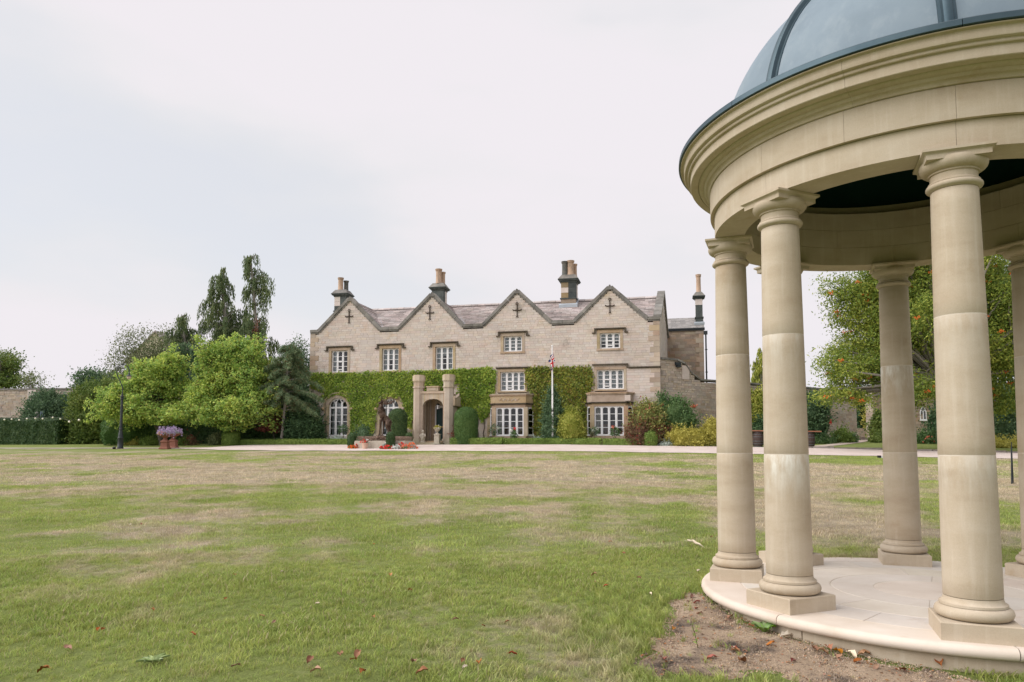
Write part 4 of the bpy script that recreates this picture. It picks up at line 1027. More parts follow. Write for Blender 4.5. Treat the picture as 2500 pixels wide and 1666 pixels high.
# ================================================================ hedges, topiary, shrubs
def rough_core(rings, n):                                    # stacked rings (r_x, r_y, z) -> closed mesh
    m_ = MB(); k = len(rings)
    for rx, ry, z in rings: m_.v += [(rx * math.cos(2 * PI * j / n), ry * math.sin(2 * PI * j / n), z) for j in range(n)]
    m_.f = [(i * n + j, i * n + (j + 1) % n, (i + 1) * n + (j + 1) % n, (i + 1) * n + j) for i in range(k - 1) for j in range(n)] + [tuple(range((k - 1) * n, k * n))]
    return m_.v, m_.f
def clad(name, label, cat, loc, v, f, material, dens, size, rz=0, group=None, jitter=.04, aspect=.6, shrink=.03, seed=1, nb=.55, stem=None, shoots=0):
    """A clipped or compact plant: inner mass and a skin of leaves all over it."""
    rg = np.random.default_rng(seed); t = thing(name, label, cat, loc, rz, group)
    va = np.array(v, float); tri = sum(max(0, len(p) - 2) for p in f)
    area = 0
    for p in f:
        for i in range(1, len(p) - 1): area += .5 * np.linalg.norm(np.cross(va[p[i]] - va[p[0]], va[p[i + 1]] - va[p[0]]))
    n = int(area * dens); P, nr = mesh_points(v, f, n, rg)
    lump = .5 * np.sin(P[:, :1] * 5 + P[:, 2:] * 3) * np.sin(P[:, 1:2] * 6 + P[:, 2:] * 4.3)
    P = P + nr * (rg.random((n, 1)) * jitter - jitter * .3 + jitter * .7 * lump)
    V = leaves(P, size, size * aspect, nrm=nr * .8 + np.array([0, 0, .35]), nb=nb, rng=rg)
    if shoots:                                              # leafy shoots standing out of the mass
        k = rg.choice(n, int(area * shoots)); m = 9; ln = size * (1.5 + 3.5 * rg.random((len(k), 1, 1))); tt = np.linspace(0, 1, m)[None, :, None]
        dd = unit(nr[k] + np.array([0, 0, .55]) + rg.normal(size=(len(k), 3)) * .45)[:, None, :]
        Q = P[k][:, None, :] + dd * ln * tt + rg.normal(size=(len(k), m, 3)) * size * .42 * (1.15 - .7 * tt); Q = Q.reshape(-1, 3); V = np.concatenate([V, leaves(Q, size * .92, size * aspect * .92, None, 0, (0, 0, 1), .25, rng=rg)])
    c = va.mean(0); core = c + (va - c) * (1 - shrink)
    V4 = []
    for p in f:
        if len(p) == 4: V4.append(core[list(p)])
        else:
            for i in range(1, len(p) - 1): V4.append(core[[p[0], p[i], p[i + 1], p[i + 1]]])
    core_me = bpy.data.meshes.new('inner'); core_me.from_pydata(core.tolist(), [], [tuple(q) for q in f]); core_me.materials.append(MATS[material])
    link('inner_growth', core_me, t, (0, 0, 0)); link('foliage', quads_mesh('foliage', V, material), t, (0, 0, 0))
    if stem: m_ = MB(); m_.tube([(0, 0, -.1), (.01, 0, stem * .5), (0, .01, stem)], [.035, .03, .025], 6); m_.build('trunk', 'bark', t, (0, 0, 0))
    return t
def box_mesh(L_, D, H, nx=None, wob=.02, seed=0, top=None):
    rr = random.Random(seed); nx = nx or max(3, int(L_ / .4)); v = []; prof = [(0, 0), (0, .5), (0, .92), (.12, 1.0), (.88, 1.0), (1, .92), (1, .5), (1, 0)]
    for i in range(nx + 1):
        for a, b_ in prof:
            h = H if top is None else top(i / nx)
            v.append((L_ * i / nx + rr.uniform(-wob, wob), D * a + rr.uniform(-wob, wob), h * b_ + rr.uniform(-wob, wob) * (b_ > 0)))
    m = len(prof); f = [(i * m + j, (i + 1) * m + j, (i + 1) * m + j + 1, i * m + j + 1) for i in range(nx) for j in range(m - 1)]
    f += [tuple(range(m - 1, -1, -1)), tuple(range(nx * m, nx * m + m))]
    return v, f
def hedge_run(x0, s0, x1, s1, h, d, label, material, dens, size, name='box_hedge', seed=1, group=None, sink=.08, **k):
    a = sxy(x0, s0); b_ = sxy(x1, s1); L_ = math.hypot(b_[0] - a[0], b_[1] - a[1])
    v, f = box_mesh(L_, d, h + sink, seed=seed, **({'top': k.pop('top')} if 'top' in k else {}))
    z = min(a[2], b_[2]) - sink
    return clad(name, label, 'hedge', (a[0], a[1], z), v, f, material, dens, size, math.atan2(b_[1] - a[1], b_[0] - a[0]), group, seed=seed, **k)
hedge_run(566, 41.5, 852, 41.5, .36, .7, 'low clipped box hedge left of the stag statue', 'box leaf', 420, .085, seed=21)
hedge_run(1098, 41.45, 1226, 41.45, .40, .7, 'short clipped box hedge between the porch and first bay', 'box leaf', 420, .085, seed=22)
hedge_run(1229, 41.45, 1466, 41.45, .40, .7, 'long clipped box hedge in front of the flagpole', 'box leaf', 420, .085, seed=23)
hedge_run(1470, 41.45, 1580, 41.45, .39, .7, 'clipped box hedge below the right bay window', 'box leaf', 420, .085, seed=24)
def round_top(r, h, flat=.35, ry=None, neck=.9):              # column with a domed top
    ry = ry or r; ring = [(r * neck, ry * neck, 0), (r * .97, ry * .97, h * .2), (r, ry, h * .45), (r * .99, ry * .99, h - r * 1.0 * (1 - flat))]
    for k in (.3, .55, .75, .9, .98): ring.append((r * math.sqrt(1 - k * k), ry * math.sqrt(1 - k * k), h - r * (1 - flat) * (1 - k)))
    return rough_core(ring, 20)
def topiary(x, s, wpx, toppx, label, material, dens=480, size=.075, seed=1, flat=.1, name='topiary', cat='topiary', **k):
    X_, Y_, Z_ = sxy(x, s); r = wpx * px(Y_) / 2; h = at(x, toppx, Y_).z - Z_
    v, f = round_top(r, h, flat); return clad(name, label, cat, (X_, Y_, Z_ - .02), v, f, material, dens, size, seed=seed, **k)
topiary(971, 41.0, 45, 997, 'tall domed yew topiary left of the porch behind the flower bed', 'yew leaf', 700, .07, 31)
topiary(1138, 42.0, 57, 993, 'broad domed topiary right of the porch', 'topiary leaf', 700, .07, 32)
topiary(860.5, 37.1, 21, 1056, 'small dark topiary at the left end of the flower bed', 'yew leaf', 800, .06, 33)
topiary(954, 36.35, 21, 1054, 'small dark topiary in front of the stone planter under the stag', 'yew leaf', 800, .06, 34)
topiary(999, 38.6, 17, 1056, 'small dark topiary beside the left porch pillar', 'yew leaf', 800, .06, 35)
topiary(565, 41.35, 42, 1052, 'rounded box ball at the left end of the low hedge', 'box leaf', 480, .085, 36, flat=.55)
topiary(1588, 41.35, 32, 1052, 'rounded box ball at the right end of the low hedge', 'box leaf', 480, .085, 37, flat=.25)

# big clipped masses on the left
a = sxy(-330, 42.5); b_ = sxy(143, 42.6); L_ = math.hypot(b_[0] - a[0], b_[1] - a[1]); hh = at(70, 1021, b_[1]).z - b_[2]
v, f = box_mesh(L_, 1.6, hh + .1, seed=41, wob=.04)
clad('yew_hedge', 'tall dark clipped yew hedge at the far left strung with bulbs', 'hedge', (a[0], a[1], b_[2] - .1), v, f, 'yew leaf', 330, .11, math.atan2(b_[1] - a[1], b_[0] - a[0]), jitter=.07, seed=41)
a2 = sxy(146, 43.4); hh2 = at(165, 1020, a2[1]).z - a2[2]
v, f = box_mesh(2.1, 2.4, hh2 + .1, seed=42, wob=.04)
clad('yew_hedge', 'brownish return of the clipped hedge beside the leafy mound', 'hedge', (a2[0], a2[1], a2[2] - .1), v, f, 'yew brown', 330, .11, 0, jitter=.07, seed=42)
def mound(x, s, wpx, toppx, label, material, dens, size, seed, ry=1.0, rings=None, name='shrub', cat='shrub', tilt=0, base=None, **k):
    """Loose rounded shrub standing in column x, s metres away, wpx wide and reaching up to row toppx."""
    X_, Y_, Z_ = sxy(x, s); r = wpx * px(Y_) / 2; h = at(x, toppx, Y_).z - Z_; rr = random.Random(seed); n = 18; ring = []
    for t, q in (rings or ((0, .75), (.15, .95), (.4, 1), (.62, .90), (.8, .68), (.93, .38), (1, .08))): ring.append((r * q, r * q * ry, h * t))
    v, f = rough_core(ring, n)
    v = [(x_ * rr.uniform(.86, 1.12) + tilt * z_, y_ * rr.uniform(.86, 1.1), z_ * (1 + rr.uniform(-.05, .05))) for x_, y_, z_ in v]
    return clad(name, label, cat, (X_, Y_, Z_ - .03), v, f, material, dens, size, seed=seed, **{'jitter': .18, 'shrink': .16, 'nb': .35, 'shoots': 22, **k})
def at_wall(x, s, off): return None
mound(232, 44.5, 150, 942, 'large leafy beech mound behind the lamp post', 'beech leaf', 260, .15, 51, ry=.8, rings=((0, .62), (.2, .78), (.5, .88), (.75, .95), (.9, .8), (1, .45)), tilt=.16, jitter=.22)
mound(318, 42.3, 125, 1003, 'rounded clipped shrub just behind the lamp post', 'topiary leaf', 420, .085, 52, shoots=0, rings=((0, .92), (.3, 1), (.6, .97), (.8, .82), (.93, .5), (1, .15)), jitter=.06, shrink=.06)
hedge_run(345, 43.6, 735, 43.6, 1.75, 1.4, 'dark evergreen hedge in the shade under the magnolias', 'dark leaf', 260, .13, name='laurel_hedge', seed=53, jitter=.2)
mound(742, 42.9, 92, 1000, 'dark leafy shrub against the left corner of the house', 'dark leaf', 300, .14, 54, ry=.7)
mound(745, 43.4, 70, 968, 'mid green climbing shrub above the dark one at the house corner', 'bluegreen leaf', 240, .15, 55, ry=.6)
mound(716, 46.6, 120, 925, 'dense shrub closing the gap behind the pine trunk', 'bluegreen leaf', 200, .15, 58)
mound(120, 46.9, 110, 962, 'grey green bush growing against the long grey wall', 'bluegreen leaf', 150, .17, 56, rings=((0, .8), (.5, 1), (.75, .85), (.92, .5), (1, .1)))
mound(172, 47.2, 70, 985, 'second grey green bush right of the first against the wall', 'bluegreen leaf', 170, .17, 57)
k = 0
for x, w, tp, m_, lb in ((325, 44, 1068, 'golden leaf', 'low yellow green border plant right of the lamp post'), (368, 46, 1067, 'box leaf', 'low green border plant left of the terracotta urns'), (452, 46, 1070, 'beech leaf', 'low green border plant right of the terracotta urns'),
                         (468, 22, 1062, 'barberry leaf', 'small reddish border plant right of the urns'), (527, 30, 1058, 'olive leaf', 'small olive shrub beside the rounded box ball')):
    k += 1; mound(x, 41.5, w, tp, lb, m_, 420, .10, 60 + k, ry=.8, name='border_plant', cat='border plant', jitter=.1)
# around the bays
mound(1350, 42.35, 54, 944, 'dark layered conifer between the bay windows behind the flagpole', 'bluegreen leaf', 420, .11, 71, rings=((0, .8), (.04, 1), (.18, .88), (.22, 1), (.36, .8), (.40, .95), (.55, .68), (.6, .85), (.75, .45), (.8, .55), (.9, .3), (1, .06)), name='conifer', cat='conifer', jitter=.12)
mound(1393, 42.2, 66, 994, 'rounded variegated shrub right of the flagpole', 'variegated leaf', 460, .085, 72, rings=((0, .6), (.12, .88), (.35, 1), (.6, .92), (.8, .68), (.93, .4), (1, .1)), jitter=.08)
mound(1583, 42.3, 78, 987, 'green and bronze shrub in front of the right end of the house', 'pieris leaf', 330, .13, 73, rings=((0, .5), (.3, .8), (.6, 1), (.8, .86), (.92, .6), (1, .15)))
mound(1578, 41.95, 104, 1022, 'red leaved barberry below the bronze shrub', 'barberry leaf', 360, .105, 74, ry=.5, rings=((0, .9), (.4, 1), (.7, .92), (.9, .6), (1, .2)))
mound(1650, 43.0, 86, 972, 'tall green rose bush against the stone garden wall', 'rose leaf', 260, .12, 75, rings=((0, .5), (.2, .75), (.5, 1), (.75, .8), (.9, .45), (1, .1)))
mound(1622, 43.35, 30, 962, 'wispy climber on the corner of the house', 'rose leaf', 170, .11, 76, rings=((0, .3), (.5, .4), (.8, 1), (.93, .7), (1, .1)))
mound(1678, 41.9, 104, 1048, 'golden yellow shrub at the foot of the garden wall', 'golden leaf', 420, .10, 77, ry=.6, rings=((0, .9), (.35, 1), (.7, .95), (.9, .7), (1, .3)), jitter=.12)
mound(1738, 42.3, 48, 1022, 'second golden shrub by the leftmost gazebo column', 'golden leaf', 420, .10, 78, ry=.8)
mound(1626, 41.5, 40, 1078, 'low silvery plant beside the right box ball', 'silver leaf', 420, .09, 79, ry=.5, name='border_plant', cat='border plant', jitter=.1)
mound(1312, 41.95, 26, 1066, 'silver grey plant left of the dark conifer', 'silver leaf', 520, .07, 80, ry=.6, name='border_plant', cat='border plant', jitter=.08)
mound(1366, 41.95, 14, 1068, 'small silver grey plant between conifer and variegated shrub', 'silver leaf', 520, .07, 81, ry=.6, name='border_plant', cat='border plant', jitter=.08)
mound(888, 41.9, 34, 1040, 'blue green rose bush left of the stag statue', 'bluegreen leaf', 240, .10, 82)
mound(822, 42.6, 40, 1066, 'soft green plants under the left arched window', 'silver leaf', 330, .09, 83, ry=.5, name='border_plant', cat='border plant')
mound(1112, 42.3, 14, 1046, 'brownish potted shrub beside the right porch pillar', 'barberry leaf', 330, .09, 84)
# right hand garden beyond the drive
mound(1852, 46.2, 40, 956, 'yellow flecked climber on the garden wall seen between two columns', 'variegated leaf', 260, .14, 85, rings=((0, .7), (.4, 1), (.8, .9), (1, .4)))
mound(1856, 45.2, 44, 1024, 'dark green shrub behind the wooden barrels', 'dark leaf', 300, .13, 86)
mound(1988, 48.8, 66, 962, 'green climber covering the garden wall left of the gateway', 'bluegreen leaf', 220, .16, 87, rings=((0, .5), (.3, .8), (.6, 1), (.85, .8), (1, .3)))
mound(2054, 50.5, 40, 1047, 'rounded green shrub left of the garden gateway', 'box leaf', 300, .12, 88)
mound(2078, 51.0, 26, 1060, 'small rounded shrub beside the gateway path', 'rose leaf', 300, .11, 89)
mound(2005, 48.3, 60, 1066, 'low mixed plants along the garden wall', 'rose leaf', 260, .12, 90, ry=.5, name='border_plant', cat='border plant')
mound(2143, 53.6, 34, 1000, 'ivy bush on the wall right of the gateway', 'beech leaf', 230, .16, 91, ry=.5)
mound(2142, 51.6, 34, 1059, 'rounded shrub right of the garden gateway', 'beech leaf', 300, .12, 92)
mound(2300, 53.4, 56, 994, 'dark shrub beside the white arched frame', 'dark leaf', 230, .16, 93)
mound(2262, 50.8, 70, 1056, 'flowering border in front of the brown garden wall', 'rose leaf', 280, .12, 94, ry=.5, name='border_plant', cat='border plant')
hedge_run(2290, 48.5, 2640, 46.5, 3.6, 2.2, 'tall dark laurel hedge at the right edge behind the columns', 'bluegreen leaf', 150, .19, name='laurel_hedge', seed=95, jitter=.3)
mound(2420, 45.6, 190, 1076, 'low yellow green plants in front of the laurel hedge', 'golden leaf', 220, .11, 96, ry=.3, name='border_plant', cat='border plant')
mound(2108, 63.5, 70, 960, 'tall dark yew seen through the gateway', 'dark leaf', 130, .22, 97, rings=((0, .9), (.5, 1), (.85, .8), (1, .3)))
mound(2119, 62, 17, 998, 'pale feathery shrub seen through the gateway', 'golden leaf', 240, .16, 98, rings=((0, .4), (.5, .8), (.8, 1), (1, .2)))

# ================================================================ trees
def crown_leaves(blobs, n_clump, per, L_, W_, sig, rg, nb=.45, flat=.65, shell=(.45, 1.03), droop=0, axis=None, ab=0, spray=0):
    c = np.array([b_[0] for b_ in blobs]); r = np.array([b_[1] for b_ in blobs]); w = (r[:, 0] * r[:, 2]); k = rg.choice(len(blobs), n_clump, p=w / w.sum())
    d = unit(rg.normal(size=(n_clump, 3))); rad = shell[0] + (shell[1] - shell[0]) * rg.random((n_clump, 1)) ** .45
    cl = c[k] + d * r[k] * rad; num = np.maximum(3, (per * (.5 + rg.random(n_clump))).astype(int)); idx = np.repeat(np.arange(n_clump), num)
    s_ = sig * (.6 + .8 * rg.random((n_clump, 1)))
    sd = unit(d * .8 + np.array([0, 0, .45]) + rg.normal(size=(n_clump, 3)) * .5)
    off = np.clip(rg.normal(size=(len(idx), 3)), -1.9, 1.9) * np.array([1, 1, flat]); P = cl[idx] + off * s_[idx]
    if spray: tq = rg.random((len(idx), 1)) ** 1.4; P = cl[idx] + off * s_[idx] * (1.05 - .75 * tq) + sd[idx] * tq * s_[idx] * spray
    P[:, 2] -= droop * np.linalg.norm(off[:, :2], axis=1) * s_[idx][:, 0]
    nrm = unit(d[idx] * .5 + np.array([0, 0, .75]) + unit(off) * .3)
    return cl, leaves(P, L_, W_, nrm, nb, axis, ab, rng=rg)
def limbs(mb, base, blobs, cl, rg, r0, n=26, fork=.3):
    top = max(b_[0][2] for b_ in blobs); base = np.array(base, float); cx = np.mean([b_[0] for b_ in blobs], 0)
    f0 = base + (np.array([cx[0], cx[1], top]) - base) * np.array([.5, .5, fork])
    mid = (base + f0) / 2 + np.array([.06, .04, 0])
    mb.tube([base - np.array([0, 0, .25]), base + np.array([0, 0, .15]), mid, f0], [r0 * 1.35, r0, r0 * .85, r0 * .7], 9)
    mains = []
    for bc, br in blobs:
        e = np.array(bc) + np.array([0, 0, br[2] * .2]); m1 = f0 + (e - f0) * .5 + rg.normal(size=3) * .15; mb.tube([f0, m1, e], [r0 * .62, r0 * .38, r0 * .12], 6); mains.append((m1, e))
    for i in rg.choice(len(cl), min(n, len(cl)), replace=False):
        p = cl[i]; j = int(np.argmin([np.linalg.norm(p - m) for m, _ in mains])); s_ = mains[j][0]; q = (s_ + p) / 2 + rg.normal(size=3) * .12
        mb.tube([s_, q, p], [r0 * .24, r0 * .15, r0 * .04], 5)
def tree(name, label, cat, x, Y_, pxblobs, material, n_clump, per, L_, W_, sig, r0=.16, seed=1, bark='bark', depth=.9, fork=.3, basex=None, nlimb=26, group=None, zbase=None, lobes=0, **k):
    rg = np.random.default_rng(seed); bs = []
    for b_ in pxblobs:
        bx, by, rx, ry = b_[:4]; dy = b_[4] if len(b_) > 4 else 0; c = at(bx, by, Y_ + dy); bs.append(((c.x, c.y, c.z), (rx * px(Y_), max(rx, ry) * px(Y_) * depth, ry * px(Y_))))
    if lobes:                                               # break every mass up into smaller rounded boughs
        out_ = []
        for cc, r_ in bs:
            out_.append((cc, tuple(q * .70 for q in r_)))
            for _ in range(lobes):
                d_ = unit(rg.normal(size=3)); f_ = rg.uniform(.26, .46); out_.append((tuple(np.array(cc) + d_ * np.array(r_) * rg.uniform(.68, 1.05)), tuple(q * f_ for q in r_)))
        bs = out_
    base = at(basex or x, 1080, Y_); zb = float(zg(base.x, base.y)) if zbase is None else zbase
    t = thing(name, label, cat, (base.x, base.y, zb), 0, group); o = np.array([base.x, base.y, zb])
    bs = [(tuple(np.array(c) - o), r) for c, r in bs]
    cl, V = crown_leaves(bs, n_clump, per, L_, W_, sig, rg, **k)
    link('crown', quads_mesh('crown', V, material), t, (0, 0, 0))
    m_ = MB(); limbs(m_, (0, 0, 0), bs, cl, rg, r0, nlimb, fork); m_.build('trunk', bark, t, (0, 0, 0), smooth=50)
    return t, cl, o
tree('magnolia_tree', 'broad bright green tree right behind the lamp post', 'tree', 395, 47.5, [(392, 930, 52, 46), (345, 968, 66, 54), (405, 968, 44, 56), (292, 990, 38, 38, -1), (420, 893, 26, 24), (385, 1006, 78, 28, -1.2), (272, 972, 20, 16, -1.5), (360, 905, 24, 22)], 'magnolia leaf', 620, 72, .165, .09, .25, .16, 101, flat=.6, droop=.1, spray=2.6, lobes=7, nlimb=40)
tree('magnolia_tree', 'largest bright green tree between the urns and the house', 'tree', 570, 47.0, [(562, 915, 70, 62), (562, 858, 30, 34), (628, 880, 34, 46), (512, 885, 34, 44), (622, 965, 52, 60), (515, 965, 50, 56), (565, 1005, 76, 38, -1), (648, 985, 26, 46, -.8), (478, 1000, 24, 22), (598, 850, 16, 16)], 'magnolia leaf', 860, 72, .165, .09, .25, .2, 102, flat=.6, droop=.1, spray=2.6, lobes=7, nlimb=50)
tree('sparse_tree', 'thin airy tree behind the left magnolia', 'tree', 345, 66, [(352, 850, 62, 48), (330, 890, 56, 50), (395, 880, 50, 45), (420, 830, 26, 34), (300, 905, 36, 40), (450, 880, 38, 45)], 'olive leaf', 800, 16, .17, .095, .42, .16, 103, nlimb=170, flat=.9, shell=(.2, 1.12))
tree('bushy_tree', 'dark bluish tree behind the leafy mound', 'tree', 240, 70, [(240, 925, 55, 32), (210, 935, 30, 26), (280, 935, 40, 34), (255, 955, 60, 26)], 'bluegreen leaf', 420, 26, .22, .13, .4, .2, 104, lobes=5)
tree('bushy_tree', 'tree rising above the wall at the far left edge', 'tree', 2, 76, [(8, 905, 40, 48), (-30, 890, 50, 60), (30, 930, 38, 30), (-60, 930, 60, 40)], 'beech leaf', 520, 26, .23, .14, .42, .25, 105, lobes=5)
tree('young_tree', 'slender wispy young tree above the long grey wall', 'tree', 78, 72, [(82, 925, 26, 22), (62, 935, 18, 16), (100, 938, 16, 12)], 'olive leaf', 60, 7, .20, .11, .35, .07, 106, nlimb=55, shell=(.3, 1.15))
tree('bushy_tree', 'feathery green tree beside the left corner of the house', 'tree', 722, 53, [(718, 880, 42, 40), (745, 900, 24, 50), (690, 910, 40, 50), (735, 950, 30, 50)], 'bluegreen leaf', 420, 22, .17, .08, .34, .13, 107, flat=.9, lobes=4)
tree('maple_tree', 'small dark red maple in the shade beside the pine trunk', 'tree', 668, 47.3, [(668, 1030, 30, 20), (650, 1042, 22, 12), (684, 1045, 18, 12)], 'maple leaf', 200, 22, .11, .06, .17, .05, 108, flat=.35, fork=.5)
tree('standard_tree', 'little standard tree in front of the left arched window', 'tree', 836, 46.2, [(838, 1048, 11, 11)], 'bluegreen leaf', 45, 12, .09, .05, .09, .03, 109, fork=.75, nlimb=8)

def weeping(label, Y_, axis_px, width, material, n_br, seed, extra=(), brown=None, strands=(15, 26), cat='conifer', L_=.28, W_=.075, drop=(.4, 1.35)):
    """Weeping cypress: upswept, arching branches hung with long limp sprays. axis_px: trunk line; width: (row, half width px)."""
    rg = np.random.default_rng(seed); base = at(axis_px[0][0], 1075, Y_); zb = float(zg(base.x, base.y)); o = np.array([base.x, base.y, zb])
    t = thing('weeping_cypress', label, cat, tuple(o)); ax = [np.array(at(x, y, Y_)) - o for x, y in axis_px]; ax = [np.zeros(3) + np.array([0, 0, -.2])] + ax
    m_ = MB(); m_.tube(ax, np.linspace(.26, .03, len(ax)), 8)
    rows = np.array([y for _, y in axis_px]); cols = np.array([x for x, _ in axis_px]); P = []
    wy = [a for a, _ in width]; wv = [b_ for _, b_ in width]; jobs = []
    for i in range(n_br):
        y = rg.uniform(min(wy), max(wy)); x = np.interp(-y, -rows, cols); hw = np.interp(y, wy, wv) * px(Y_); jobs.append((x, y, hw * rg.uniform(.3, 1.3), rg.uniform(0, 2 * PI)))
    for x, y, dx, dyy in extra: jobs.append((x, y, dx * px(Y_), dyy))
    for x, y, hw, a in jobs:
        s_ = np.array(at(x, y, Y_)) - o; d = np.array([math.cos(a), math.sin(a), 0]); up = hw * rg.uniform(.3, .9)
        pts = [s_ + d * hw * q + np.array([0, 0, up * math.sin(q * 2.3) - hw * .25 * q * q]) for q in (0, .3, .6, .85, 1)]
        m_.tube(pts, [.05, .04, .03, .02, .012], 5, cap=False)
        ns_ = int(rg.integers(*strands) * (.5 + hw))
        for k in range(ns_):
            q = rg.random() ** .45; p = pts[0] + (pts[-1] - pts[0]) * q; p[2] += up * math.sin(q * 2.3) - hw * .25 * q * q - (pts[-1][2] - pts[0][2]) * q
            p = p + rg.normal(size=3) * np.array([.07, .07, .04]); ln = rg.uniform(*drop) * (.45 + .55 * min(1, hw)); n = max(2, int(ln / .13))
            tt = np.linspace(0, 1, n)[:, None]; P.append(p + np.array([0, 0, -ln]) * tt + rg.normal(size=(n, 3)) * .05 + d * .12 * tt)
    P = np.concatenate(P); V = leaves(P, L_, W_, None, 0, (0, 0, -1), .72, rng=rg)
    link('crown', quads_mesh('crown', V, material), t, (0, 0, 0)); m_.build('trunk', 'grey bark', t, (0, 0, 0), smooth=50)
    if brown:
        c = np.array(at(*brown, Y_ - .6)) - o; Q = c + rg.normal(size=(160, 3)) * np.array([.22, .1, .55]); link('brown_spray', quads_mesh('brown_spray', leaves(Q, L_, W_ * 1.3, None, 0, (0, 0, -1), .7, rng=rg), 'cypress brown'), t, (0, 0, 0))
    return t
weeping('tallest weeping conifer with two tips and a brown patch', 60, [(640, 1000), (632, 860), (622, 760), (617, 690), (612, 640), (615, 624)], [(622, 4), (650, 20), (672, 24), (690, 14), (720, 22), (760, 28), (800, 34), (860, 40), (960, 44)], 'cypress leaf', 66, 111,
        extra=[(616, 700, 52, -.15), (620, 715, 44, -.3), (618, 690, 30, -.1), (620, 730, 38, .1), (613, 640, 16, PI), (614, 634, 14, 0)], brown=(622, 815))
weeping('weeping conifer left of the tallest one, with drooping sprays', 61, [(552, 1000), (550, 860), (548, 760), (545, 700), (547, 656)], [(656, 3), (685, 13), (700, 30), (730, 34), (780, 46), (830, 58), (880, 58), (960, 60)], 'cypress leaf', 84, 112, extra=[(550, 770, 62, PI + .2), (550, 790, 66, PI - .1), (548, 810, 60, PI)])
weeping('short rounded weeping conifer behind the left magnolia', 62, [(460, 1000), (455, 880), (450, 820), (443, 768)], [(766, 6), (790, 16), (820, 30), (860, 46), (920, 56)], 'cypress leaf', 46, 113)
weeping('dark conifer standing behind the two big magnolias', 58, [(470, 1000), (468, 920), (470, 860)], [(850, 20), (900, 60), (960, 80)], 'bluegreen leaf', 70, 114)
weeping('pale tipped conifer behind the garden wall between two columns', 60, [(1858, 1000), (1857, 900), (1856, 850)], [(850, 3), (880, 16), (920, 22), (960, 24)], 'variegated leaf', 44, 115)

def pine(label, seed):
    """Pine beside the house: bare leaning trunk, long drooping boughs of soft needles."""
    Y_ = 45.0; rg = np.random.default_rng(seed); base = sxy(687, 42.2); o = np.array(base); t = thing('pine_tree', label, 'pine tree', tuple(o)); Y_ = base[1]
    line = [(687, 1078), (690, 1050), (694, 1005), (697, 960), (700, 915), (703, 870), (706, 840)]; ax = [np.array(at(x, y, Y_)) - o for x, y in line]
    m_ = MB(); m_.tube(ax, [.115, .10, .09, .085, .07, .05, .02], 8); P = []; N_ = []
    jobs = [(rg.uniform(845, 985), rg.uniform(.5, 1.1), rg.uniform(0, 2 * PI)) for _ in range(84)] + [(1003, 1.7, .05), (995, 1.75, -.25), (985, 1.5, .2), (1000, 1.0, PI), (975, 1.3, PI + .2), (960, 1.55, -.1), (930, 1.5, .1), (945, 1.4, PI - .1)]
    for y, hw, a in jobs:
        hw = hw * np.interp(y, [840, 870, 900, 960, 1000], [.5, 1.0, 1.45, 1.6, 1.25]); ys = [p[1] for p in line]; x = np.interp(-y, [-q for q in ys], [p[0] for p in line])
        s_ = np.array(at(x, y, Y_)) - o; d = np.array([math.cos(a), math.sin(a), 0]); pts = [s_ + d * hw * q + np.array([0, 0, hw * (.35 * q - .55 * q * q)]) for q in np.linspace(0, 1, 7)]
        m_.tube(pts, np.linspace(.035, .008, 7), 5, cap=False)
        for k in range(int(16 + 24 * hw)):
            q = rg.uniform(.25, 1.02); p = s_ + d * hw * q + np.array([0, 0, hw * (.35 * q - .55 * q * q)]); n = 10
            P.append(p + rg.normal(size=(n, 3)) * np.array([.08, .08, .05]) - np.array([0, 0, .12]) * rg.random((n, 1)))
    P = np.concatenate(P); link('crown', quads_mesh('crown', leaves(P, .30, .028, None, 0, (0, 0, -1), .42, rng=rg), 'pine needle'), t, (0, 0, 0))
    m_.build('trunk', 'grey bark', t, (0, 0, 0), smooth=50)
pine('soft drooping pine with a bare trunk beside the house corner', 121)

# rowan with orange berries behind the gazebo
rt, cl, o = tree('rowan_tree', 'spreading rowan tree with orange berries seen between the gazebo columns', 'rowan tree', 2330, 37, [(2090, 740, 90, 95), (2110, 850, 105, 95), (2060, 905, 74, 66, -1), (2050, 965, 52, 34, -1), (2180, 770, 130, 150), (2290, 720, 150, 150), (2300, 880, 140, 120), (2430, 760, 130, 160), (2440, 900, 120, 100), (2150, 690, 70, 55), (2200, 930, 105, 46, -1), (2560, 800, 140, 180), (2330, 600, 190, 120)],
     'rowan leaf', 5600, 34, .15, .062, .30, .2, 131, basex=2338, nlimb=120, bark='grey bark', flat=.55, droop=.25, fork=.28, shell=(.15, 1.05), lobes=6)
tree('bushy_tree', 'dense dark tree filling the background behind the rowan', 'tree', 2350, 58, [(2300, 800, 150, 150), (2420, 820, 130, 150), (2200, 870, 90, 110), (2330, 930, 170, 70), (2500, 900, 100, 120), (2360, 680, 150, 100)], 'dark leaf', 1300, 28, .28, .15, .55, .3, 132, lobes=5)
rg = np.random.default_rng(5); q = MB()
for k in range(22): p = rg.normal(size=3) * (.085, .085, .05); q.ball(tuple(p), .022, 5, 4)
bme = q.mesh('berry_cluster', 'berry')
vis = [c for c in cl if c[1] < .5 + o[1] * 0 + 2.0]
for i in rg.choice(len(vis), 240, replace=False):
    c = vis[i] + rg.normal(size=3) * .12 + np.array([0, -.25, -.1]); b_ = link('berry_cluster', bme, rt, tuple(c)); b_.scale = (.95,) * 3; b_.rotation_euler = (0, 0, rg.uniform(0, 6)); b_['kind'] = 'stuff'

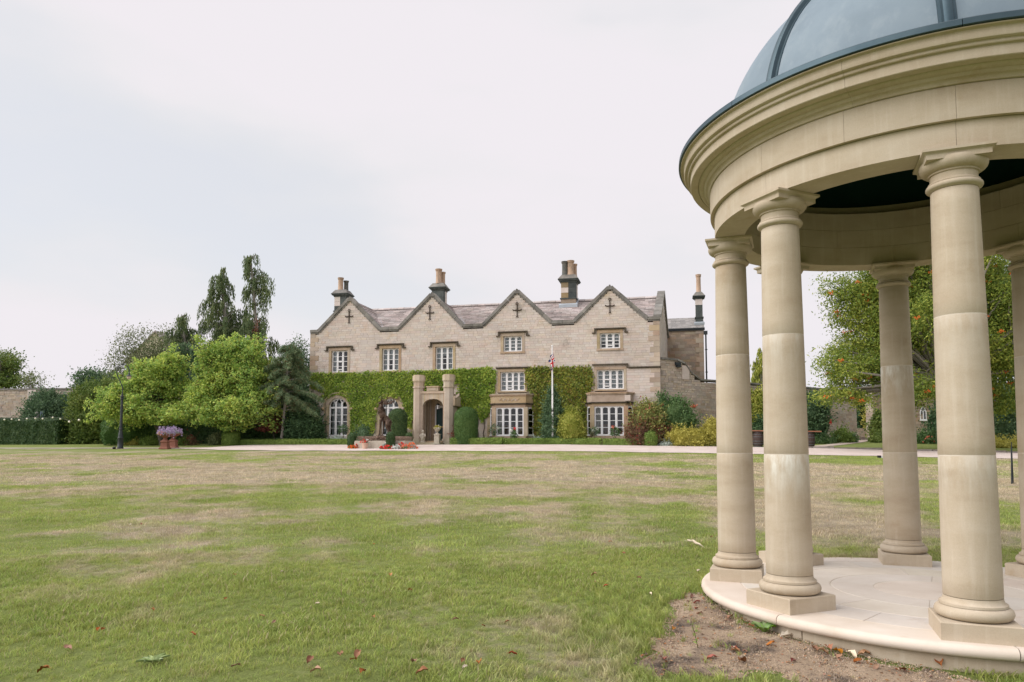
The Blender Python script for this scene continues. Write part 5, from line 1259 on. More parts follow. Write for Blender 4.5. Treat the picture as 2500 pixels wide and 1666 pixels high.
# ================================================================ the gazebo (domed stone rotunda)
GX, GY, GR, GTH = 3.2709, 5.7033, 1.4445, -1.942
FZ = EYE - 1.106                                            # floor of the gazebo
gz = thing('gazebo', 'round stone gazebo with eight columns and a grey lead dome', 'gazebo', (GX, GY, 0))
def E_(z): return EYE + z                                   # heights measured from the eye
def sector(name, prof, a0, a1, material, parent, n=14, gap=.0009, smooth=35, closed=True):
    r = max(p[0] for p in prof); da = gap / r; mb = MB(); mb.lathe(prof, n, a0 + da, a1 - da, closed=closed)
    return mb.build(name, material, parent, (0, 0, 0), smooth=smooth)
D = math.radians
# steps and floor: rings of slabs round a centre stone, recessed joints
m_ = MB(); m_.lathe([(0, FZ - .004), (1.42, FZ - .004), (1.42, FZ - .03), (1.66, FZ - .03), (1.66, -.35)], 72); m_.build('floor_bed', 'lime mortar', gz, (0, 0, 0))
m_ = MB(); m_.lathe([(0, FZ), (.397, FZ), (.399, FZ - .004), (.399, FZ - .02)], 48); m_.build('centre_stone', 'floor stone', gz, (0, 0, 0), smooth=35)
for r0, r1, n, off in ((.402, .716, 4, 59), (.721, 1.078, 8, -152), (1.083, 1.418, 8, -135.5)):
    for k in range(n): sector('paving_slab', [(r0, FZ - .02), (r1, FZ - .02), (r1, FZ - .003), (r1 - .003, FZ), (r0 + .003, FZ), (r0, FZ - .003)], D(off + 360 / n * k), D(off + 360 / n * (k + 1)), 'floor stone', gz, 12, .003)
nose = [(1.423, FZ), (1.70, FZ)] + [(1.70 + .036 * math.sin(a), FZ - .036 + .036 * math.cos(a)) for a in np.linspace(.3, PI, 7)] + [(1.69, FZ - .072), (1.69, FZ - .06), (1.423, FZ - .06)]
ris = [(1.55, FZ - .074), (1.672, FZ - .074), (1.672, -.30), (1.55, -.30)]
for k in range(8):
    sector('step_nosing', nose, D(-151 + 45 * k), D(-106 + 45 * k), 'floor stone', gz, 14, .003)
    sector('step_riser', ris, D(-146 + 45 * k), D(-101 + 45 * k), 'gazebo stone', gz, 14, .004)
# columns
def ovolo(r, z0, z1, n=8): return [(r + (z1 - z0) / 2 * math.cos(t), (z0 + z1) / 2 + (z1 - z0) / 2 * math.sin(t)) for t in np.linspace(-PI / 2, PI / 2, n)]
pm = MB(); a_, e = .2063, .006; z0, z1 = FZ, E_(-1.0) - .002
pm.v = [(-a_, -a_, z0), (a_, -a_, z0), (a_, a_, z0), (-a_, a_, z0), (-a_, -a_, z1 - e), (a_, -a_, z1 - e), (a_, a_, z1 - e), (-a_, a_, z1 - e), (-a_ + e, -a_ + e, z1), (a_ - e, -a_ + e, z1), (a_ - e, a_ - e, z1), (-a_ + e, a_ - e, z1)]
pm.f = [(i, (i + 1) % 4, (i + 1) % 4 + 4, i + 4) for i in range(4)] + [(i + 4, (i + 1) % 4 + 4, (i + 1) % 4 + 8, i + 8) for i in range(4)] + [(8, 9, 10, 11)]; pm.m = [0] * 9
ME_pl = pm.mesh('plinth', 'gazebo stone')
bm_ = MB(); bm_.lathe([(.05, -1.0), (.165, -1.0)] + ovolo(.170, -1.0, -.928, 10) + [(.178, -.926), (.178, -.912)] + [(.1554 + .022 * (1 - math.sin(t)), -.912 + .035 * (1 - math.cos(t))) for t in np.linspace(0, PI / 2, 6)] + [(.05, -.876)], 48)
bm_.v = [(x, y, z + EYE) for x, y, z in bm_.v]; ME_base = bm_.mesh('base_moulding', 'gazebo stone', smooth=40)
def rshaft(z): t = max(0, (z + .876) / 2.466); return .1554 - .0254 * t ** 1.35
drums = []
for za, zb in ((-.874, -.045), (-.041, .80), (.804, 1.588)):
    d_ = MB(); h = zb - za; d_.lathe([(.03, 0), (rshaft(za) - .002, 0), (rshaft(za), .003)] + [(rshaft(za + h * k / 8), h * k / 8) for k in range(1, 8)] + [(rshaft(zb), h - .003), (rshaft(zb) - .002, h), (.03, h)], 48)
    drums.append((za, d_.mesh('drum', 'gazebo drum', smooth=40)))
c_ = MB(); rt_ = rshaft(1.59)
c_.lathe([(.03, 1.59), (rt_, 1.59), (rt_ + .006, 1.594)] + ovolo(rt_ + .008, 1.596, 1.632, 8) + [(rt_ + .012, 1.634), (rt_ + .012, 1.642), (rt_, 1.65), (rt_, 1.688), (rt_ + .010, 1.690), (rt_ + .010, 1.700)] + [(rt_ + .012 + .046 * math.sin(t), 1.702 + .046 * (1 - math.cos(t))) for t in np.linspace(0, PI / 2 + .5, 9)] + [(.1, 1.752)], 48)
c_.v = [(x, y, z + EYE) for x, y, z in c_.v]; ME_cap = c_.mesh('capital', 'gazebo stone', smooth=40)
ab_ = MB(); lv = [(.172, 1.750), (.172, 1.778), (.176, 1.784), (.186, 1.790), (.1938, 1.794), (.1938, 1.8095)]
for h, z in lv: ab_.v += [(-h, -h, z + EYE), (h, -h, z + EYE), (h, h, z + EYE), (-h, h, z + EYE)]
ab_.f = [(i * 4 + j, i * 4 + (j + 1) % 4, i * 4 + 4 + (j + 1) % 4, i * 4 + 4 + j) for i in range(5) for j in range(4)] + [(3, 2, 1, 0), (20, 21, 22, 23)]; ab_.m = [0] * len(ab_.f)
ME_ab = ab_.mesh('abacus', 'gazebo stone')
for k in range(8):
    a = GTH + k * PI / 4; loc = (GR * math.cos(a), GR * math.sin(a), 0)
    col = link('column', ME_base, gz, loc, a)
    link('plinth', ME_pl, col, (0, 0, 0)); link('capital', ME_cap, col, (0, 0, 0)); link('abacus', ME_ab, col, (0, 0, 0))
    for j, (za, me) in enumerate(drums):                    # how much lime has wept from each drum's top joint
        dm = link('drum', me, col, (0, 0, E_(za)), (k * 2.4 + j * 1.3)); q_ = {(0, 0): .3, (0, 1): .2, (7, 0): .75, (7, 1): .3, (6, 1): .1, (4, 1): .75, (4, 0): .12, (3, 1): .15, (5, 1): .2}.get((k, j), .03)
        dm.color = (q_, q_, q_, 1)
    q = MB(); q.lathe([(.0, E_(-.87))] + [(rshaft(z) - .0012, E_(z)) for z in np.linspace(-.87, 1.58, 10)] + [(0, E_(1.58))], 48)
    if k == 0: ME_core = q.mesh('mortar_bed', 'lime mortar')
    link('mortar_bed', ME_core, col, (0, 0, 0))
# entablature: two fascias, bed mouldings, cornice; blocks with fine joints
RI = 1.323
c0 = math.degrees(GTH)
for k in range(8):                                          # lower fascia joints fall over the columns
    sector('architrave_block', [(RI, E_(1.812)), (1.566, E_(1.812)), (1.566, E_(1.986)), (RI, E_(1.986))], D(c0 + 45 * k), D(c0 + 45 * (k + 1)), 'gazebo stone', gz, 16)
    sector('inner_block', [(RI, E_(1.989)), (RI + .09, E_(1.989)), (RI + .09, E_(2.16)), (RI, E_(2.16))], D(c0 + 22.5 + 45 * k), D(c0 + 67.5 + 45 * k), 'gazebo stone', gz, 16)
    sector('inner_block', [(RI, E_(2.163)), (RI + .09, E_(2.163)), (RI + .09, E_(2.33)), (RI, E_(2.33))], D(c0 + 6 + 45 * k), D(c0 + 51 + 45 * k), 'gazebo stone', gz, 16)
for k in range(16):
    sector('fascia_block', [(RI + .1, E_(1.989)), (1.600, E_(1.989)), (1.600, E_(2.185)), (1.594, E_(2.20)), (RI + .1, E_(2.20))], D(c0 + 22.5 * k), D(c0 + 22.5 * (k + 1)), 'gazebo stone', gz, 8, .0009)
prof = [(RI + .1, E_(2.203)), (1.600, E_(2.203)), (1.606, E_(2.206))] + [(1.606 + .030 * (1 - math.cos(t)), E_(2.206 + .026 * math.sin(t))) for t in np.linspace(0, PI / 2, 5)] + [(1.640, E_(2.236)), (1.646, E_(2.242)), (1.650, E_(2.250))]
prof += [(1.650 + .045 * math.sin(t), E_(2.250 + .022 * (1 - math.cos(t)))) for t in np.linspace(.2, PI / 2, 5)] + [(1.70, E_(2.276)), (1.70, E_(2.268)), (1.758, E_(2.268)), (1.762, E_(2.272)), (1.762, E_(2.333)), (1.768, E_(2.337)), (1.782, E_(2.337)), (1.786, E_(2.342)), (1.786, E_(2.356))]
prof += [(1.788 + .055 * t + .010 * math.sin(2 * PI * t), E_(2.358 + .064 * t - .010 * math.sin(2 * PI * t))) for t in np.linspace(0, 1, 9)] + [(1.845, E_(2.428)), (RI + .1, E_(2.428))]
for k in range(8): sector('cornice_block', prof, D(-131.5 + 45 * k), D(-86.5 + 45 * k), 'gazebo stone', gz, 20, .0009)
for k in range(8):
    sector('dome_edge', [(1.80, E_(2.431)), (1.857, E_(2.431)), (1.861, E_(2.435)), (1.859, E_(2.470)), (1.852, E_(2.477)), (1.53, E_(2.515)), (1.53, E_(2.50)), (1.80, E_(2.44))], D(-156.3 + 45 * k), D(-111.3 + 45 * k), 'lead edge', gz, 20, .002)
DR, DC = 1.52, 2.36
for k in range(8):                                          # lead panels between rolls
    a0 = GTH + k * PI / 4; m_ = MB(); m_.lathe([(DR * math.cos(t), E_(DC + DR * math.sin(t))) for t in np.linspace(.09, PI / 2 - .03, 26)], 16, a0 + .004, a0 + PI / 4 - .004)
    p_ = m_.build('dome_panel', 'lead dome', gz, (0, 0, 0), smooth=60)
    m_ = MB(); P = []; tt = np.linspace(.085, PI / 2 - .03, 26)
    for t in tt:
        n_ = Vector((math.cos(t) * math.cos(a0), math.cos(t) * math.sin(a0), math.sin(t))); s_ = Vector((-math.sin(a0), math.cos(a0), 0)); c_ = n_ * DR + Vector((0, 0, E_(DC)))
        w = .034
        P += [c_ - s_ * .055 - n_ * .004, c_ - s_ * .050 + n_ * .007, c_ - s_ * w + n_ * .008, c_ - s_ * .026 + n_ * .034, c_ + n_ * .044, c_ + s_ * .026 + n_ * .034, c_ + s_ * w + n_ * .008, c_ + s_ * .050 + n_ * .007, c_ + s_ * .055 - n_ * .004]
    m_.add(P, [(i * 9 + j, i * 9 + j + 1, (i + 1) * 9 + j + 1, (i + 1) * 9 + j) for i in range(len(tt) - 1) for j in range(8)])
    m_.build('dome_roll', 'lead edge', gz, (0, 0, 0), smooth=50)
m_ = MB(); m_.lathe([((DR - .04) * math.cos(t), E_(DC + (DR - .04) * math.sin(t))) for t in np.linspace(-.02, PI / 2, 20)], 64); m_.build('dome_lining', 'dome lining', gz, (0, 0, 0), smooth=60)
m_ = MB(); m_.lathe([(RI + .005, E_(2.332)), (DR, E_(2.332)), (DR, E_(2.36))], 64); m_.build('lining_ledge', 'dome lining', gz, (0, 0, 0))
m_ = MB(); m_.lathe([(.0, E_(DC + DR) + .25), (.06, E_(DC + DR) + .24), (.10, E_(DC + DR) + .16), (.05, E_(DC + DR) + .07), (.16, E_(DC + DR) + .02), (.18, E_(DC + DR) - .03)], 20); m_.build('finial', 'lead edge', gz, (0, 0, 0), smooth=50)
p = Vector((math.cos(GTH + .045) * math.cos(.36), math.sin(GTH + .045) * math.cos(.36), math.sin(.36))) * (DR + .012); m_ = MB(); m_.ball((p.x, p.y, p.z + E_(DC)), .018, 10, 8); m_.build('lead_fixing', 'lead edge', gz, (0, 0, 0), smooth=60)

# bare soil at the foot of the gazebo, left and front
sp = [(1668, 1452), (1640, 1478), (1640, 1515), (1628, 1545), (1592, 1566), (1574, 1595), (1556, 1640), (1600, 1652), (1700, 1656), (1790, 1658), (1880, 1652), (1935, 1662), (2000, 1690), (2090, 1720), (2300, 1760), (2480, 1760), (2460, 1690), (2300, 1640), (2150, 1612), (2050, 1588), (1960, 1560), (1860, 1530), (1790, 1500), (1745, 1470), (1712, 1450)]
SOIL0 = [ground_at(*p)[:2] for p in sp]; SOIL = []; rj = random.Random(12)
for i in range(len(SOIL0)):                                 # ragged outline
    p, q = Vector(SOIL0[i]), Vector(SOIL0[(i + 1) % len(SOIL0)]); n = max(1, int((q - p).length / .09)); free = i < 17
    for k in range(n): w = p + (q - p) * (k / n); SOIL.append((w.x + (rj.uniform(-.05, .05) if free else 0), w.y + (rj.uniform(-.04, .04) if free else 0)))
rr = random.Random(4); m_ = MB(); n = len(SOIL)
bmx = bmesh.new(); vs_ = [bmx.verts.new((x, y, 0)) for x, y in SOIL]; bmx.faces.new(vs_); bmesh.ops.triangulate(bmx, faces=bmx.faces[:])
bmesh.ops.subdivide_edges(bmx, edges=[e for e in bmx.edges if not e.is_boundary], cuts=4, use_grid_fill=True); bmesh.ops.triangulate(bmx, faces=bmx.faces[:])
for v_ in bmx.verts:
    x, y = v_.co.x, v_.co.y
    if v_.is_boundary: v_.co.z = float(zg(x, y)) - .012; continue
    v_.co.z = float(zg(x, y)) + .010 + .008 * math.sin(9 * x + 5 * y) * math.sin(7 * y - 4 * x) + rr.uniform(-.003, .004)
me = bpy.data.meshes.new('soil_bed'); bmesh.ops.recalc_face_normals(bmx, faces=bmx.faces[:]); bmx.to_mesh(me); bmx.free(); me.materials.append(MATS['soil'])
for p_ in me.polygons: p_.use_smooth = True
so_ = link('soil_bed', me); tag(so_, 'bare brown soil beside the step of the gazebo', 'soil', kind='structure')
rg = np.random.default_rng(8); a = np.array(SOIL); lo, hi = a.min(0), a.max(0)
Q = lo + (hi - lo) * rg.random((26000, 2)); Q = Q[inpoly(Q[:, 0], Q[:, 1], SOIL)]
z = zg(Q[:, 0], Q[:, 1]) + .012; s_ = (.003 + .007 * rg.random(len(Q)) ** 3)[:, None]
tet = np.array([(1, 0, -.4), (-.5, .87, -.4), (-.5, -.87, -.4), (0, 0, .8)]); R_ = rg.random((len(Q), 1, 1)) * 2 * PI
ca, sa = np.cos(R_[:, 0, 0]), np.sin(R_[:, 0, 0])
T4 = np.stack([np.stack([ca * t[0] - sa * t[1], sa * t[0] + ca * t[1], np.full_like(ca, t[2])], 1) for t in tet], 1) * s_[:, None, :] + np.stack([Q[:, 0], Q[:, 1], z], 1)[:, None, :]
V3 = T4[:, [0, 1, 3, 1, 2, 3, 2, 0, 3], :].reshape(-1, 3)
cr_ = link('soil_crumbs', quads_mesh('soil_crumbs', V3, 'soil crumb', 3)); tag(cr_, 'loose crumbs of dry soil beside the gazebo step', 'soil', kind='stuff')
Q = lo + (hi - lo) * rg.random((1100, 2)); Q = Q[inpoly(Q[:, 0], Q[:, 1], SOIL)]; Q3 = np.concatenate([Q, zg(Q[:, 0], Q[:, 1])[:, None] + .017], 1)
lt = link('dry_litter', quads_mesh('dry_litter', leaves(Q3, .022, .012, np.array([0, 0, 1.]), .75, rng=rg, fold=.5), 'dry leaf')); tag(lt, 'small scraps of dry leaf strewn over the bare soil', 'leaf litter', kind='stuff')

# ================================================================ grass: tufts of blades on the lawn
def tuft(name, nb, r, h, w, lean, rg):
    m_ = MB()
    for k in range(nb):
        a, q = rg.uniform(0, 2 * PI), r * math.sqrt(rg.random()); x, y = q * math.cos(a), q * math.sin(a); b_ = rg.uniform(0, 2 * PI); hh = h * rg.uniform(.55, 1.15)
        dx, dy = math.cos(b_), math.sin(b_); l = lean * hh * rg.uniform(.4, 1.4); c_ = rg.uniform(0, 2 * PI); wx, wy = w / 2 * math.cos(c_), w / 2 * math.sin(c_)
        m_.add([(x - wx, y - wy, -.01), (x + wx, y + wy, -.01), (x + wx * .8 + dx * l * .35, y + wy * .8 + dy * l * .35, hh * .6), (x - wx * .8 + dx * l * .35, y - wy * .8 + dy * l * .35, hh * .6), (x + dx * l, y + dy * l, hh)], [(0, 1, 2, 3), (3, 2, 4)])
    me = m_.mesh(name, 'grass blade', fix=False); return bpy.data.objects.new(name, me)
rg = np.random.default_rng(21); rpy = random.Random(21)
SOILa = np.array(SOIL)
def scatter(n, y0, y1, spread, pw=1.0):
    y = y0 + (y1 - y0) * rg.random(n) ** pw; x = (rg.random(n) * 2 - 1) * (y * spread + 1.6); return x, y
def grass(label, src, pts, smin, smax, name='grass'):
    x, y, sc = pts; z = zg(x, y)
    me = bpy.data.meshes.new(name); me.vertices.add(len(x)); me.vertices.foreach_set('co', np.stack([x, y, z], 1).astype(np.float32).ravel())
    at_ = me.attributes.new('tuft_size', 'FLOAT', 'POINT'); at_.data.foreach_set('value', sc.astype(np.float32))
    ar = me.attributes.new('tuft_turn', 'FLOAT', 'POINT'); ar.data.foreach_set('value', (rg.random(len(x)) * 2 * PI).astype(np.float32)); me.update()
    o = link(name, me); tag(o, label, 'grass', kind='stuff'); me.materials.append(MATS['grass blade'])
    ng = bpy.data.node_groups.new(name, 'GeometryNodeTree'); ng.interface.new_socket('Geometry', in_out='INPUT', socket_type='NodeSocketGeometry'); ng.interface.new_socket('Geometry', in_out='OUTPUT', socket_type='NodeSocketGeometry')
    gi, go = ng.nodes.new('NodeGroupInput'), ng.nodes.new('NodeGroupOutput'); ip = ng.nodes.new('GeometryNodeInstanceOnPoints'); oi = ng.nodes.new('GeometryNodeObjectInfo'); oi.inputs['Object'].default_value = src
    na = ng.nodes.new('GeometryNodeInputNamedAttribute'); na.data_type = 'FLOAT'; na.inputs['Name'].default_value = 'tuft_size'
    nr = ng.nodes.new('GeometryNodeInputNamedAttribute'); nr.data_type = 'FLOAT'; nr.inputs['Name'].default_value = 'tuft_turn'
    cx = ng.nodes.new('ShaderNodeCombineXYZ'); l = ng.links
    l.new(nr.outputs['Attribute'], cx.inputs['Z']); l.new(gi.outputs[0], ip.inputs['Points']); l.new(oi.outputs['Geometry'], ip.inputs['Instance']); l.new(cx.outputs[0], ip.inputs['Rotation']); l.new(na.outputs['Attribute'], ip.inputs['Scale']); l.new(ip.outputs[0], go.inputs[0])
    md = o.modifiers.new('tufts', 'NODES'); md.node_group = ng
    return o
def keep(x, y, pad=.0):
    ok = np.hypot(x - GX, y - GY) > 1.66 + pad; ok &= ~inpoly(x, y, SOIL)
    for dx, dy in ((.07, 0), (-.07, 0), (0, .06), (0, -.05)): ok &= ~inpoly(x + dx, y + dy, SOIL)
    return ok
def lumpy(x, y): return .5 + .5 * np.sin(2.3 * x + 1.7 * np.sin(1.1 * y)) * np.sin(2.9 * y + 1.3 * np.sin(1.7 * x))
t1 = tuft('short_tuft', 15, .05, .034, .0052, 1.0, rpy); t2 = tuft('sparse_tuft', 14, .10, .034, .007, .9, rpy); t3 = tuft('far_tuft', 14, .22, .036, .014, .9, rpy); t4 = tuft('long_tuft', 16, .04, .085, .005, .8, rpy)
x, y = scatter(30000, 3.0, 8, .80, .62); k = keep(x, y); x, y = x[k], y[k]; grass('short mown grass of the near lawn', t1, (x, y, (.55 + .75 * rg.random(len(x)) ** 1.5) * (.55 + .8 * lumpy(x, y))), .6, 1.3)
x, y = scatter(34000, 7.6, 17, .80, .75); k = keep(x, y); x, y = x[k], y[k]; grass('short mown grass of the middle lawn', t2, (x, y, (.55 + .75 * rg.random(len(x)) ** 1.5) * (.6 + .65 * lumpy(x, y))), .6, 1.2)
x, y = scatter(30000, 16, 36, .80, .8); s_ = -TY * x + TX * y; k = s_ < np.array([FRONT(v) for v in x]) - .1; x, y = x[k], y[k]; grass('short mown grass of the far lawn', t3, (x, y, .6 + .6 * rg.random(len(x))), .6, 1.2)
# longer grass: round the step, on the rim of the bare soil and in loose patches
pts = []
for i in range(len(SOIL)):
    p, q = SOILa[i], SOILa[(i + 1) % len(SOIL)]; L_ = np.linalg.norm(q - p)
    if i >= len(SOIL) * .62: d = .3
    else: d = 1
    n_ = int(L_ * (44 if p[1] > 4.2 else 14) * d); t = rg.random((n_, 1)); pts.append(p + (q - p) * t + rg.normal(size=(n_, 2)) * (.045 if d == 1 else .03) + np.array([-.05 if d == 1 and p[0] < 1.6 else 0, 0]))
pts.append(np.stack([1.62 + .07 * rg.normal(size=60), 3.83 + .03 * rg.normal(size=60)], 1)); pts.append(np.stack([0.85 + .30 * rg.normal(size=900), 4.9 + .75 * rg.normal(size=900)], 1))
aa = rg.uniform(-1.85, -1.1, 240); pts.append(np.stack([GX + 1.76 * np.cos(aa), GY + 1.76 * np.sin(aa)], 1) + rg.normal(size=(240, 2)) * .03)
front = pts.pop()
aa = rg.uniform(1.2, 4.0, 500); pts.append(np.stack([GX + 1.76 * np.cos(aa), GY + 1.76 * np.sin(aa)], 1) + rg.normal(size=(500, 2)) * .05)
Q = lo + (hi - lo) * rg.random((200, 2)); Q = Q[inpoly(Q[:, 0], Q[:, 1], SOIL)][:14]
pts = np.concatenate(pts); k = np.hypot(pts[:, 0] - GX, pts[:, 1] - GY) > 1.70; k &= ~inpoly(pts[:, 0], pts[:, 1], SOIL) | (rg.random(len(pts)) < .10); pts = np.concatenate([pts[k], Q, front])
grass('longer tufts of grass round the soil and the gazebo step', t4, (pts[:, 0], pts[:, 1], .3 + .7 * rg.random(len(pts)) ** 1.6), .4, 1.1)

# weeds
def rosette(name, label, loc, n, l, w, up, material, seed, cat='weed'):
    rr = random.Random(seed); t = thing(name, label, cat, loc, 0); m_ = MB()
    for k in range(n):
        a = k * 2.4 + rr.uniform(-.3, .3); q = MB(); le = l * rr.uniform(.65, 1.1); pts = []
        for i in range(6):
            s_ = i / 5; rw = w / 2 * math.sin(PI * min(1, .12 + s_ * .88)) ** .7; r_ = .01 + le * s_; z = up * le * (s_ - .55 * s_ * s_) + .012
            for sg in (-1, 0, 1): pts.append((r_ * math.cos(a) - sg * rw * math.sin(a), r_ * math.sin(a) + sg * rw * math.cos(a), z + abs(sg) * .012))
        q.add(pts, [(i * 3 + j, (i + 1) * 3 + j, (i + 1) * 3 + j + 1, i * 3 + j + 1) for i in range(5) for j in range(2)]); q.build('leaf', material, t, (0, 0, 0), smooth=60, fix=False)
    return t
g = ground_at(1866, 1548); rosette('weed', 'bright green leafy weed growing against the gazebo step', tuple(g), 15, .075, .042, 1.3, 'weed leaf', 3)
g = ground_at(372, 1622); rosette('weed', 'pale flat weed rosette in the grass at the bottom left', tuple(g), 10, .085, .03, .5, 'weed pale', 4)
t = thing('weed', 'thin upright weed stem on the bare soil', 'weed', tuple(ground_at(1705, 1588))); m_ = MB(); m_.tube([(0, 0, 0), (-.02, .0, .10), (-.045, .0, .19)], [.003, .0025, .0015], 5); m_.build('stem', 'yew brown', t, (0, 0, 0))
P = np.array([(-.045 * q, 0, .19 * q) for q in np.linspace(.2, 1, 14)]) + rg.normal(size=(14, 3)) * .008; link('leaves', quads_mesh('leaves', leaves(P, .028, .012), 'grass weed'), t, (0, 0, 0))

# fallen leaves
def curled(seed):
    rr = random.Random(seed); m_ = MB(); n = 7; P = []
    for i in range(n):
        s_ = i / (n - 1); w = .36 * math.sin(PI * (.06 + .9 * s_)) ** .75 * rr.uniform(.85, 1.15); zc = .22 * math.sin(s_ * 3.0 + rr.random()) * rr.uniform(.4, 1)
        for sg in (-1, -.5, 0, .5, 1): P.append((s_ - .5, sg * w * (1 - .12 * abs(sg)), zc + .22 * abs(sg) ** 1.5 * rr.uniform(.5, 1.3)))
    m_.add(P, [(i * 5 + j, (i + 1) * 5 + j, (i + 1) * 5 + j + 1, i * 5 + j + 1) for i in range(n - 1) for j in range(4)]); m_.tube([(-.5, 0, .08), (-.75, .03, .04)], [.02, .012], 4)
    return m_
LM = {k: [curled(i + 40 * q).mesh('fallen_leaf', k, smooth=60, fix=False) for i in range(4)] for q, k in enumerate(('dry leaf', 'red leaf', 'pale leaf'))}
ORD = ['leftmost', 'second', 'third', 'fourth', 'fifth', 'sixth', 'seventh', 'eighth', 'ninth', 'tenth', 'eleventh', 'twelfth', 'thirteenth', 'fourteenth', 'fifteenth', 'sixteenth', 'seventeenth', 'eighteenth', 'nineteenth', 'twentieth']
def row(v): return 0 if v >= 1590 else 1 if v >= 1500 else 2 if v >= 1425 else 3
def place(items, u, v, soil):                              # which one, counted from the left within its row
    same = sorted(q[0] for q in items if soil or row(q[1]) == row(v)); k = same.index(u)
    who = ORD[k] + (' one' if k == 0 else ' from the left')
    return who + (' on the bare soil' if soil else ' in the ' + ('nearest row', 'second nearest row', 'third nearest row', 'farthest row')[row(v)])
def fallen_set(items, kind, look, group, soil):
    for u, v, s_ in items: fallen(u, v, s_, kind, look + ', ' + place(items, u, v, soil) + ('' if soil else ' on the lawn'), group)
def fallen(u, v, size, kind, label, group):
    g = ground_at(u, v); o = link('fallen_leaf', random.choice(LM[kind]), None, (g.x, g.y, float(zg(g.x, g.y)) + .018 + .012 * (not inpoly(np.array([g.x]), np.array([g.y]), SOIL)[0]))); size *= .74; o.scale = (size,) * 3
    o.rotation_euler = (random.uniform(-.35, .35), random.uniform(-.35, .35), random.uniform(0, 6.3)); tag(o, label, 'fallen leaf', group)
GS, GL = 'dry leaves on the bare soil by the gazebo', 'dry leaves scattered on the lawn'
fallen_set([(1690, 1464, .07), (1645, 1543, .06), (1783, 1516, .08), (1814, 1624, .095), (1882, 1581, .075), (1836, 1537, .07), (1795, 1597, .07), (1990, 1594, .10), (2025, 1590, .10), (2045, 1600, .09), (2094, 1624, .085), (2050, 1613, .075), (2010, 1600, .08), (2110, 1606, .09), (2295, 1632, .10), (2205, 1645, .08), (2140, 1640, .07), (1680, 1476, .05), (1708, 1505, .06)], 'dry leaf', 'curled brown dry leaf', GS, True)
fallen_set([(1702, 1478, .07), (1620, 1618, .08), (1738, 1615, .085), (1935, 1622, .065), (1700, 1493, .05), (1792, 1592, .06)], 'red leaf', 'small dark red dry leaf', 'red leaves on the bare soil by the gazebo', True)
fallen_set([(1920, 1564, .12), (2080, 1607, .10), (1791, 1592, .05), (2290, 1622, .13), (1660, 1485, .05), (1725, 1487, .04)], 'pale leaf', 'pale papery dry leaf', 'pale leaves on the bare soil by the gazebo', True)
fallen_set([(164, 1595, .08), (372, 1499, .06), (953, 1413, .07), (572, 1412, .05), (830, 1612, .09), (755, 1625, .08), (873, 1612, .09), (862, 1624, .06), (912, 1518, .06), (1112, 1524, .06), (668, 1530, .05), (1450, 1412, .07), (1452, 1430, .05), (1010, 1630, .08), (1170, 1632, .08), (105, 1650, .09), (640, 1515, .05), (240, 1548, .06), (550, 1472, .05), (1030, 1655, .09), (1130, 1627, .06), (1238, 1530, .05), (770, 1652, .08), (575, 1640, .07), (1490, 1330, .06), (1620, 1331, .05), (1560, 1420, .05), (885, 1655, .08), (1180, 1540, .05), (470, 1560, .06), (913, 1336, .05), (740, 1335, .05), (1000, 1450, .05)], 'dry leaf', 'curled brown dry leaf', GL, False)
fallen_set([(1252, 1610, .07), (345, 1285, .06), (1480, 1440, .06), (250, 1548, .05), (1738, 1318, .06), (1523, 1358, .05)], 'red leaf', 'small red leaf', 'red leaves scattered on the lawn', False)
fallen_set([(1705, 1402, .05), (688, 1405, .06), (775, 1484, .05), (318, 1288, .08), (1410, 1268, .05), (1135, 1642, .05), (1100, 1388, .05), (1588, 1460, .05)], 'pale leaf', 'pale dry leaf', 'pale leaves scattered on the lawn', False)
g = ground_at(1698, 1338); o = link('bark_sliver', LM['pale leaf'][1], None, (g.x, g.y, g.z + .03)); o.scale = (.22, .06, .10); o.rotation_euler = (.2, .25, -.75); tag(o, 'long pale sliver of bark on the lawn left of the gazebo', 'bark')

# ================================================================ stag statue in its planter and flower bed
ix, iy, iz = sxy(940, 37.35); PXI = px(iy)
pl_ = thing('stone_planter', 'low pale stone planter carrying the bronze stag', 'planter', (ix, iy, iz), HR)
W_ = 130 * PXI; Hs = .40
for (x0, x1, y0, y1, n) in ((-W_ / 2, W_ / 2, -.75, -.53, 3), (-W_ / 2, W_ / 2, .53, .75, 3), (-W_ / 2, -W_ / 2 + .22, -.53, .53, 1), (W_ / 2 - .22, W_ / 2, -.53, .53, 1)):
    for k in range(n):
        a, b_ = x0 + (x1 - x0) * k / n, x0 + (x1 - x0) * (k + 1) / n; m_ = MB(); m_.slab([(a + .006, y0), (b_ - .006, y0), (b_ - .006, y1), (a + .006, y1)], -.1, Hs - .05); m_.slab([(a + .02, y0 + .02), (b_ - .02, y0 + .02), (b_ - .02, y1 - .02), (a + .02, y1 - .02)], Hs - .05, Hs)
        m_.build('rim_stone', 'urn stone', pl_, (0, 0, 0))
m_ = MB(); m_.box(-W_ / 2 + .2, W_ / 2 - .2, -.53, .53, 0, Hs - .06); m_.build('soil', 'soil', pl_, (0, 0, 0))
ht = thing('heather', 'brownish heather filling the stone planter round the stag', 'plant', (ix, iy, iz + Hs - .06), HR)
P = np.stack([rg.uniform(-W_ / 2 + .05, W_ / 2 - .05, 5200), rg.uniform(-.62, .62, 5200), .30 * rg.random(5200) ** .7], 1); link('foliage', quads_mesh('foliage', leaves(P, .075, .022, None, 0, (0, 0, 1), .55, rng=rg), 'heather'), ht, (0, 0, 0))
SS = .00295 * 1.03
def sp_(x, y, d=0): return ((x - 680) * SS, d * SS, (920 - y) * SS)
stag = thing('stag_statue', 'dark bronze statue of a standing stag with wide antlers', 'statue', (*[(ix + (-.02)), iy - .05][:2], iz + Hs + .10), 0)
